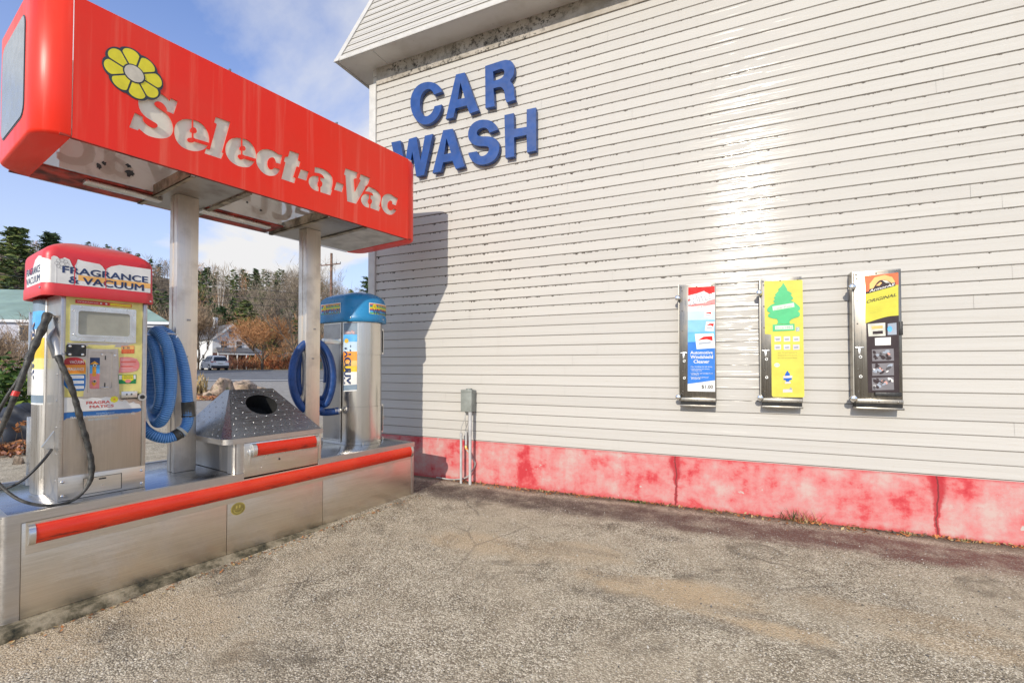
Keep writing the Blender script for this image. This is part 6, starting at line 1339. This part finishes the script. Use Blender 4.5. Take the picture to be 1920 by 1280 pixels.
bm = NM(); loft(bm, [[HP(.05, -.03, 0), HP(GW, -.03, 0), HP(GW, -.03, PH), HP(.05, -.03, PH)], [HP(.05, -.08, 0), HP(GW, -.08, 0), HP(GW, -.08, PH), HP(.05, -.08, PH)]]); fixn(bm); obj('porch_wall', bm, 'porch', wh, 0)
for k in range(6):
    bm = NM(); a = .02+k*(GW+1.4)/5; c = HP(a, -PD-.15, 0); cyl(bm, c-V((0, 0, .3)), c+V((0, 0, PH-.29)), .10, .09, 8); obj('porch_post', bm, 'hwhite', wh)
# ---- green roofed house behind the fragrance machine
M['groof'] = flat('green_metal_roof', (.24, .34, .29), .5, 0, .12, .6); M['lilacwall'] = flat('pale_lavender_wall', (.50, .50, .56), .7, 0, .08)
gh = thing('green_roofed_house', 'pale house with a long green hipped roof behind the fragrance machine', 'house', far(140, 40), 'W')
def QP(px, d, z): return CP+rt*lat(px, d)+fw0*d+V((0, 0, z-CH))
ez = hz_at(0, 603, 40); rz2 = hz_at(0, 548, 46)
E_ = [QP(-260, 36, ez), QP(316, 40, ez), QP(286, 53, ez), QP(-240, 50, ez)]; R_ = [QP(-120, 43, rz2), QP(225, 46, rz2)]
bm = NM(); face(bm, [E_[0], E_[1], R_[1], R_[0]]); face(bm, [E_[1], E_[2], R_[1]]); face(bm, [E_[2], E_[3], R_[0], R_[1]]); face(bm, [E_[3], E_[0], R_[0]]); face(bm, E_[::-1]); fixn(bm); obj('roof', bm, 'groof', gh, 0)
bm = NM(); loft(bm, [[p+V((0, 0, -.22)) for p in E_], [p+V((0, 0, -.015)) for p in E_]]); fixn(bm); obj('eave_board', bm, 'hwhite', gh, 0)
cE = sum(E_, V())/4; Wl = [cE+(p-cE)*.955 for p in E_]
bm = NM(); loft(bm, [[V((p.x, p.y, 0)) for p in Wl], [V((p.x, p.y, ez-.2)) for p in Wl]]); fixn(bm); obj('wall', bm, 'lilacwall', gh, 0)
fd_ = (Wl[1]-Wl[0]).normalized(); nd_ = V((fd_.y, -fd_.x, 0)); nd_ = nd_ if nd_.dot(fw0) < 0 else -nd_
for k, s_ in enumerate((.4, 1.7, 6.2, 9.5)):
    c = Wl[1]-fd_*(s_+.45)+nd_*.03; bm = NM()
    def P2(a, z, o): return V((c.x, c.y, 0))+fd_*a+nd_*o+V((0, 0, z))
    z0 = ez-1.75
    loft(bm, [[P2(-.5, z0-.08, o), P2(.5, z0-.08, o), P2(.5, z0+1.38, o), P2(-.5, z0+1.38, o)] for o in (0, .05)]); fixn(bm); o_ = obj('window', bm, 'hwhite', gh, 0)
    bm = NM(); loft(bm, [[P2(-.4, z0, o), P2(.4, z0, o), P2(.4, z0+1.3, o), P2(-.4, z0+1.3, o)] for o in (.04, .07)]); fixn(bm); obj('pane', bm, 'glass', o_, 0)
# ---- white SUV
M['carw'] = flat('white_car_paint', (.88, .88, .87), .18, 0, .03); M['plastic'] = flat('dark_car_trim', (.03, .03, .032), .5); M['tail'] = flat('tail_lamp_red', (.45, .01, .01), .2); M['tyre'] = flat('tyre_rubber', (.02, .02, .02), .8)
cpos = far(414, 54.5); cpos.z = ground_z(cpos.x, cpos.y)+.012
car = thing('white_suv', 'white sport utility vehicle driving away on the road seen from behind', 'car', cpos, 'W')
hd = (-rt*.62+fw0*.55).normalized(); sdv = V((-hd.y, hd.x, 0))     # heading, left side
def CPt(x, y, z): return cpos+hd*x+sdv*y+V((0, 0, z))      # x forward from the tail, y left, z up
st = [(0.0, .80, .42, .95, .74, 1.02, .66), (0.10, .90, .30, 1.0, .86, 1.10, .80), (.35, .94, .26, 1.02, .92, 1.66, .64), (.75, .95, .24, 1.02, .94, 1.76, .66), (1.8, .96, .24, 1.0, .94, 1.78, .68), (2.7, .96, .24, 1.0, .94, 1.74, .67), (3.45, .95, .25, 1.0, .93, 1.16, .78), (4.2, .92, .28, .96, .90, 1.02, .76), (4.7, .78, .34, .80, .74, .84, .6)]
rings = []
for x, w0, z0, zb, wb, zr, wr in st: rings.append([CPt(x, -w0, z0), CPt(x, -w0*1.0, (z0+zb)/2), CPt(x, -wb, zb), CPt(x, -wr, zr-.06), CPt(x, -wr+.14, zr), CPt(x, wr-.14, zr), CPt(x, wr, zr-.06), CPt(x, wb, zb), CPt(x, w0, (z0+zb)/2), CPt(x, w0, z0)])
bm = NM(); loft(bm, rings); fixn(bm); body = obj('body', bm, 'carw', car, 35)
bm = NM(); face(bm, [CPt(.095, -.74, 1.10), CPt(.095, .74, 1.10), CPt(.325, .60, 1.58), CPt(.325, -.60, 1.58)]); fixn(bm)
for v in bm.verts: v.co -= hd*.03
obj('rear_window', bm, 'glass', car, 0)
for s_ in (-1, 1):
    bm = NM()
    for x0, x1, x2, x3 in ((.55, .62, 1.28, 1.28), (1.36, 1.36, 2.2, 2.2), (2.28, 2.28, 3.0, 2.72)):
        face(bm, [CPt(x0, s_*.925, 1.06), CPt(x2, s_*.935, 1.06), CPt(x3, s_*.725, 1.60), CPt(x1, s_*.725, 1.60)])
    obj('side_window', bm, 'glass', car, 0)
    bm = NM(); loft(bm, [[CPt(-.01, s_*.5, .95), CPt(.05, s_*.90, .95), CPt(.05, s_*.90, 1.06), CPt(-.01, s_*.5, 1.04)], [CPt(.12, s_*.5, .95), CPt(.4, s_*.96, .95), CPt(.4, s_*.95, 1.05), CPt(.12, s_*.5, 1.04)]]); fixn(bm); obj('tail_lamp', bm, 'tail', car, 0)
    bm = NM(); loft(bm, [[CPt(2.75, s_*.95, 1.02), CPt(2.75, s_*1.12, 1.02), CPt(2.75, s_*1.12, 1.18), CPt(2.75, s_*.95, 1.18)], [CPt(2.88, s_*.95, 1.04), CPt(2.88, s_*1.1, 1.04), CPt(2.88, s_*1.1, 1.16), CPt(2.88, s_*.95, 1.16)]]); fixn(bm); obj('wing_mirror', bm, 'carw', car)
    for x in (.95, 3.80):
        bm = NM(); cyl(bm, CPt(x, s_*.74, .36), CPt(x, s_*.975, .36), .36, .36, 22); wl = obj('wheel', bm, 'tyre', car)
        bm = NM(); cyl(bm, CPt(x, s_*.976, .36), CPt(x, s_*.985, .36), .24, .22, 18); obj('rim', bm, 'alu', wl)
bm = NM(); loft(bm, [[CPt(-.02, -.86, .30), CPt(-.02, .86, .30), CPt(-.02, .86, .56), CPt(-.02, -.86, .56)], [CPt(.2, -.93, .26), CPt(.2, .93, .26), CPt(.2, .93, .56), CPt(.2, -.93, .56)]]); fixn(bm); obj('bumper', bm, 'plastic', car)
bm = NM(); loft(bm, [[CPt(-.03, -.26, .74), CPt(-.03, .26, .74), CPt(-.03, .26, .86), CPt(-.03, -.26, .86)], [CPt(.02, -.26, .74), CPt(.02, .26, .74), CPt(.02, .26, .86), CPt(.02, -.26, .86)]]); fixn(bm); obj('number_plate', bm, 'cream', car, 0)
# ---- utility pole and wires
M['polewood'] = flat('weathered_pole', (.20, .12, .085), .85, 0, .25, 3); M['wire'] = flat('wire', (.05, .05, .055), .6)
up_ = far(620, 55); ztop = hz_at(0, 474, 55)
pl = thing('utility_pole', 'brown wooden utility pole with one crossarm beyond the far post', 'utility pole', up_, 'W')
bm = NM(); cyl(bm, up_-V((0, 0, .5)), V((up_.x, up_.y, ztop)), .20, .14, 10); obj('pole', bm, 'polewood', pl)
za_ = hz_at(0, 498, 55); bm = NM(); a, b = V((up_.x, up_.y, za_))-rt*1.15, V((up_.x, up_.y, za_))+rt*1.15+V((0, 0, .25)); cyl(bm, a-fw0*.2, b-fw0*.2, .07, .07, 6); obj('crossarm', bm, 'polewood', pl)
for k in (0, .25, .8, 1):
    bm = NM(); c = a.lerp(b, k)-fw0*.2; cyl(bm, c, c+V((0, 0, .22)), .05, .035, 8); obj('insulator', bm, 'wire', pl)
for k, (y0, y1, pa, pb, lab) in enumerate(((463, 553, -40, 560, 'uppermost wire crossing in front of the wooded hill'), (498, 572, -40, 560, 'middle wire crossing in front of the wooded hill'), (520, 590, -40, 560, 'lowest wire crossing in front of the wooded hill'))):
    A_ = QP(pa, 32, hz_at(0, y0, 32)); B_ = QP(pb+90, 62, hz_at(0, y1+6-8*k, 62)); bm = NM()
    A0_ = A_+(A_-B_)*.6
    pts = [A0_.lerp(B_, t/24)-V((0, 0, 1.0*4*(t/24)*(1-t/24)*.5)) for t in range(25)]; tube(bm, pts, .022, 5); obj('power_line', bm, 'wire', None, 60, loc=A0_, label=lab, cat='power line', group='power lines along the road')
# ---- boulders and planting in the bed
M['boulder'] = None
def mat_rock():
    n = NB('lichened_boulder', .9); P = n.world(); a = n.noise(3, 7, P, .65)
    n.col(n.ramp(a, (.36, (.05, .045, .035)), (.46, (.25, .19, .14)), (.56, (.46, .35, .27)), (.66, (.28, .27, .14)), (.75, (.14, .14, .09)))); n.bump(n.noise(9, 6, P, .7), .5, .03); return n.m
M['boulder'] = mat_rock()
def rock(px, py, d, w_, h_, lab, seed):
    p = far(px, d); rn = random.Random(seed); bm = NM(); bmesh.ops.create_icosphere(bm, subdivisions=4, radius=1)
    ph = [rn.uniform(0, 6.28) for _ in range(6)]
    pl_ = [(rv(rn).normalized(), rn.uniform(.45, .85)) for _ in range(13)]
    for v in bm.verts:
        c = v.co.copy()
        for n_, k in pl_:
            e = c.dot(n_)-k
            if e > 0: c -= n_*e*.85
        c += V((math.sin(c.y*13+ph[3])*.03, math.sin(c.z*15+ph[4])*.03, math.sin(c.x*17+ph[5])*.03))
        c *= 1+.04*math.sin(c.x*5+ph[0])+.03*math.sin(c.y*7+ph[1])+.02*math.sin(c.z*11+ph[2])
        v.co = p+rt*c.x*w_+fw0*c.y*w_*.8+V((0, 0, c.z*h_+h_*.25))
    obj('boulder', bm, 'boulder', None, 30, loc=p, label=lab, cat='boulder', group='boulders in the planting bed')
rock(412, 735, 19.5, .62, .68, 'pointed lichened boulder at left of the pair behind the bin', 2)
rock(452, 728, 21, .66, .66, 'flat topped mossy boulder at right of the pair behind the bin', 5)
rock(388, 741, 19, .25, .2, 'small low stone left of the two big boulders', 9)
rock(478, 733, 22.2, .7, .34, 'low shaded stone to the right of the two big boulders', 12)
rock(40, 858, 6.6, .09, .11, 'pale kerb stone behind the fragrance machine', 14)
M['deadleaf'] = leafmat('dead_leaves', (.42, .17, .06), .5); M['leafg'] = leafmat('rhododendron_leaf', (.055, .105, .022), .45); M['leafy'] = leafmat('yellow_green_leaf', (.17, .24, .035), .4); M['straw'] = leafmat('straw', (.40, .30, .15), .4); M['redgrass'] = leafmat('red_stems', (.34, .11, .05), .45); M['brownsh'] = leafmat('brown_shrub', (.16, .085, .05), .4)  # leafy is a yellower green, mixed in at random
def scatter(name, label, cat, cx, cy, n, rx, ry, rz, mats, size, seed, upright=0, group=None, kind=None, zc=0, stems=0, base=None):
    rn = random.Random(seed); p = V((cx, cy, ground_z(cx, cy))) ; bl = NM()
    for _ in range(n):
        while True:
            q = V((rn.uniform(-1, 1), rn.uniform(-1, 1), rn.uniform(-1, 1)))
            if q.length < 1 and (rn.random() < .25+q.length): break
        lump = 1+.22*math.sin(q.x*5+seed)+.18*math.sin(q.y*6+seed*2)
        c = p+rt*q.x*rx*lump+fw0*q.y*ry+V((0, 0, zc+rz+q.z*rz*lump)); c.z = max(c.z, p.z+.005)
        if upright: d = V((rn.gauss(0, .25), rn.gauss(0, .25), 1)).normalized()
        else: d = rv(rn).normalized(); d.z = d.z*.5+.1
        d = d.normalized()*size*rn.uniform(.6, 1.3); s_ = d.cross(rv(rn)).normalized()*size*(.06 if upright else .22)
        f = bl.faces.new([bl.verts.new(c+x) for x in (-d*.5, s_, d*.5, -s_)]); f.material_index = rn.randrange(len(mats))
    if kind: return obj(name, bl, mats, None, 0, loc=p, label=label, cat=cat, kind=kind)
    t = thing(name, label, cat, p, 'W', group); obj('foliage', bl, mats, t, 0)
    bt = NM()
    for k in range(stems or 9): a = rn.uniform(0, 6.28); cyl(bt, p-V((0, 0, .05)), p+V((math.cos(a)*rx*.6*rn.random(), math.sin(a)*ry*.6*rn.random(), rz*rn.uniform(1, 1.9)+zc)), max(.006, rx*.012), .004, 5)
    obj('stem', bt, 'bark', t); return t
p = far(15, 10.5); scatter('evergreen_shrub', 'dense glossy green shrub behind the deck at the left edge', 'shrub', p.x, p.y, 2600, 1.5, .9, .74, ['leafg', 'leafg', 'leafy', 'leafg'], .17, 3, stems=14)
p = far(-75, 9); scatter('evergreen_shrub', 'green shrub mostly outside the frame left of the other shrub', 'shrub', p.x, p.y, 1200, 1.0, .8, .6, ['leafg', 'leafy', 'leafg'], .15, 4) if False else None
p = far(24, 7.2); scatter('hydrangea', 'dried orange leafed plant low behind the deck', 'plant', p.x, p.y, 340, .38, .3, .10, ['deadleaf', 'deadleaf', 'pink_leaf'], .085, 6, stems=12) if M.setdefault('pink_leaf', leafmat('pink_leaf', (.45, .22, .16), .4)) else None
bm = NM(); rn = random.Random(31); p = far(30, 7.3); 
for k in range(9):
    a = p+rt*rn.uniform(-.3, .35)+fw0*rn.uniform(-.1, .1); b = a+V((rn.uniform(-.12, .12), rn.uniform(-.1, .1), rn.uniform(.35, .6))); cyl(bm, a, b, .007, .004, 5, 0)
    for j in range(6): d = rv(rn).normalized()*.045; s_ = d.cross(rv(rn)).normalized()*.02; c = b+rv(rn, .025); f = bm.faces.new([bm.verts.new(c+x) for x in (-d, s_, d, -s_)]); f.material_index = 1
obj('dry_plant', bm, ['bark', 'deadleaf'], None, 0, loc=p, label='bare stems tipped with orange leaves above the dried plant', cat='plant')
M['tarp'] = flat('dark_blue_tarp', (.022, .027, .04), .5, 0, .3, 3)
p = far(28, 8.4); bm = NM(); bmesh.ops.create_icosphere(bm, subdivisions=4, radius=1)
for v in bm.verts: c = v.co; f_ = 1+.1*math.sin(c.x*7)+.08*math.sin(c.y*9+c.z*6); v.co = p+rt*c.x*.62*f_+fw0*c.y*.35*f_+V((0, 0, .22+c.z*.42*f_))
obj('tarpaulin', bm, 'tarp', None, 60, loc=p, label='dark blue tarpaulin heap under the green shrub', cat='tarpaulin')
bs = far(-10, 13); split_tree('bare_shrub', 'large bare twiggy shrub in front of the green roofed house', -6, 15, decid(3.6, 5, .75, 4, 6, .035, 5, up=.8, first=.04, tw=.006, tn=3))
for k, (px, d, rx, rz, mt, lab) in enumerate(((436, 62, 1.9, .75, 'brownsh', 'brown leafless shrub just right of the white vehicle'), (458, 61, 1.5, .7, 'brownsh', 'brown leafless shrub left of the orange tree trunk'), (475, 62.5, 1.4, .6, 'brownsh', 'low brown shrub at the foot of the orange tree'), (512, 62, 1.5, .8, 'redgrass', 'rust red shrub just right of the orange tree trunk'), (530, 62.5, 1.5, .7, 'brownsh', 'dark brown shrub among the rust red shrubs'), (548, 63, 1.6, .8, 'redgrass', 'rust red shrub beside the far post'))):
    p = far(px, d); scatter('shrub', lab, 'shrub', p.x, p.y, 420, rx, .9, rz, [mt, 'redgrass' if k % 2 else mt], .42, 40+k, upright=1)
p = far(520, 67); scatter('tall_grass', 'rust coloured tall grass behind the roadside shrubs', 'grass', p.x, p.y, 2600, 6.5, 2.2, 1.15, ['redgrass', 'straw', 'deadleaf', 'redgrass'], .7, 77, upright=1, kind='stuff')
M['gvan'] = flat('grey_green_shed', (.16, .21, .18), .6)
p = far(560, 74); bm = NM(); c = V((p.x, p.y, .9)); box(bm, (c.x-3, c.x+3), (c.y-2, c.y+2), (.5, 2.7)); loft(bm, [[V((c.x-3.3, c.y-2.3, 2.71)), V((c.x+3.3, c.y-2.3, 2.71)), V((c.x+3.3, c.y+2.3, 2.71)), V((c.x-3.3, c.y+2.3, 2.71))], [V((c.x-2.9, c.y-.1, 3.5)), V((c.x+2.9, c.y-.1, 3.5)), V((c.x+2.9, c.y+.1, 3.5)), V((c.x-2.9, c.y+.1, 3.5))]]); fixn(bm)
obj('shed', bm, 'gvan', None, 0, loc=c, label='low grey green shed beyond the rust coloured grass', cat='shed')
p = far(378, 20.2); scatter('dry_grass_clump', 'pale dry grass stalks beside the near post', 'plant', p.x, p.y, 130, .30, .2, .42, ['straw', 'straw'], .4, 51, upright=1)
p = far(395, 18.5); scatter('leaf_litter', 'orange fallen leaves round the boulders', 'leaf litter', p.x, p.y, 2600, 2.4, 1.0, .05, ['deadleaf', 'straw', 'pink_leaf', 'deadleaf'], .11, 52, kind='stuff')
# ---- small debris: leaves and weeds along the wall foot and kerb, loose grit
bm = NM(); rn = random.Random(90)
for k in range(1300):
    x = rn.uniform(-2.9, 3.0); y = WY-.01-abs(rn.gauss(0, .05+.03*math.sin(x*2.3))); z = ground_z(x, y)+rn.uniform(.002, .018); s_ = rn.uniform(.006, .020)
    d = V((rn.gauss(0, 1), rn.gauss(0, 1), rn.gauss(0, .4))).normalized()*s_; q = d.cross(V((rn.gauss(0, .3), rn.gauss(0, .3), 1))).normalized()*s_*.5
    f = bm.faces.new([bm.verts.new(V((x, y, z))+e) for e in (-d, q, d, -q)]); f.material_index = rn.choice((0, 0, 1, 2))
for k in range(420):
    u = rn.uniform(U0, U1); v = V0+.09+abs(rn.gauss(0, .05)); p = va*v+ua*u; z = ground_z(p.x, p.y)+.006; s_ = rn.uniform(.006, .016); d = V((rn.gauss(0, 1), rn.gauss(0, 1), rn.gauss(0, .2))).normalized()*s_; q = d.cross(V((0, 0, 1))).normalized()*s_*.5
    f = bm.faces.new([bm.verts.new(V((p.x, p.y, z))+e) for e in (-d, q, d, -q)]); f.material_index = rn.choice((0, 1, 2))
obj('fallen_leaves', bm, ['deadleaf', 'straw', 'bark'], None, 0, label='small fallen leaves gathered along the wall foot and kerb', cat='leaves', kind='stuff')
def tuft(px, py, n, h, spread, mats, lab, seed):
    q = hzp(px, py, 0); q = V((q.x, WY-.03, 0)); rn = random.Random(seed); bm = NM()
    for k in range(n):
        a = q+V((rn.gauss(0, spread), -abs(rn.gauss(0, .015)), 0)); t = V((rn.gauss(0, .5), -abs(rn.gauss(0, .35)), rn.uniform(.4, 1))).normalized()*h*rn.uniform(.4, 1.1); m = a+t*.55; e = a+t+V((0, 0, -.15*h)); s_ = V((.0022, .001, 0))
        f = bm.faces.new([bm.verts.new(x) for x in (a-s_, a+s_, m+s_*.8, m-s_*.8)]); mi = rn.randrange(len(mats)); f.material_index = mi; f = bm.faces.new([bm.verts.new(x) for x in (m-s_*.8, m+s_*.8, e)]); f.material_index = mi
    obj('weed_tuft', bm, mats, None, 0, loc=q, label=lab, cat='weed', group='weeds along the wall foot')
tuft(1500, 976, 70, .17, .07, ['straw', 'redgrass', 'leafg'], 'reddish dry grass tuft at the wall foot below the vending cabinets', 1)
for _k, (_x, _l) in enumerate(((1010, 'tiny weed at the wall foot just right of the electrical box'), (1335, 'tiny weed at the wall foot just right of the first concrete crack'), (1600, 'tiny weed at the wall foot below the widest cabinet'), (1700, 'tiny weed at the wall foot left of the second concrete crack'), (1800, 'tiny weed at the wall foot right of the second concrete crack'))): tuft(_x, 945+(_x-1190)*.105, 22, .05, .03, ['straw', 'leafg'], _l, 10+_k)
tuft(1190, 944, 60, .045, .05, ['leafy', 'leafg'], 'small bright green grass tuft at the wall foot', 2)
bm = NM(); rn = random.Random(61)
for k in range(5200):
    d = 1.2+rn.random()**1.5*3.6; a = rn.uniform(-.95, .95); p = fw0*d+rt*(d*a*1.15)
    if p.y > 4.3 or p.dot(va) < V0+.12: continue
    s_ = rn.uniform(.0022, .0062)*(1.5 if rn.random() < .06 else 1); q = V((p.x, p.y, ground_z(p.x, p.y)+s_*.25)); ax_ = rv(rn).normalized(); b_ = ax_.cross(rv(rn)).normalized(); c_ = ax_.cross(b_)
    vs = [bm.verts.new(q+x*s_) for x in (ax_*1.25, -ax_*1.1, b_, -b_*.9, c_*.7, -c_*.75)]; mi = rn.choice((0, 0, 1, 2))
    for i, j, m in ((0, 2, 4), (2, 1, 4), (1, 3, 4), (3, 0, 4), (2, 0, 5), (1, 2, 5), (3, 1, 5), (0, 3, 5)): bm.faces.new((vs[i], vs[j], vs[m])).material_index = mi
M['grit1'] = flat('pale_grit', (.50, .47, .42), .85); M['grit2'] = flat('tan_grit', (.32, .27, .21), .85); M['grit3'] = flat('dark_grit', (.12, .11, .10), .85)
obj('loose_grit', bm, ['grit1', 'grit2', 'grit3'], None, 0, label='loose grit scattered over the asphalt', cat='gravel', kind='stuff')
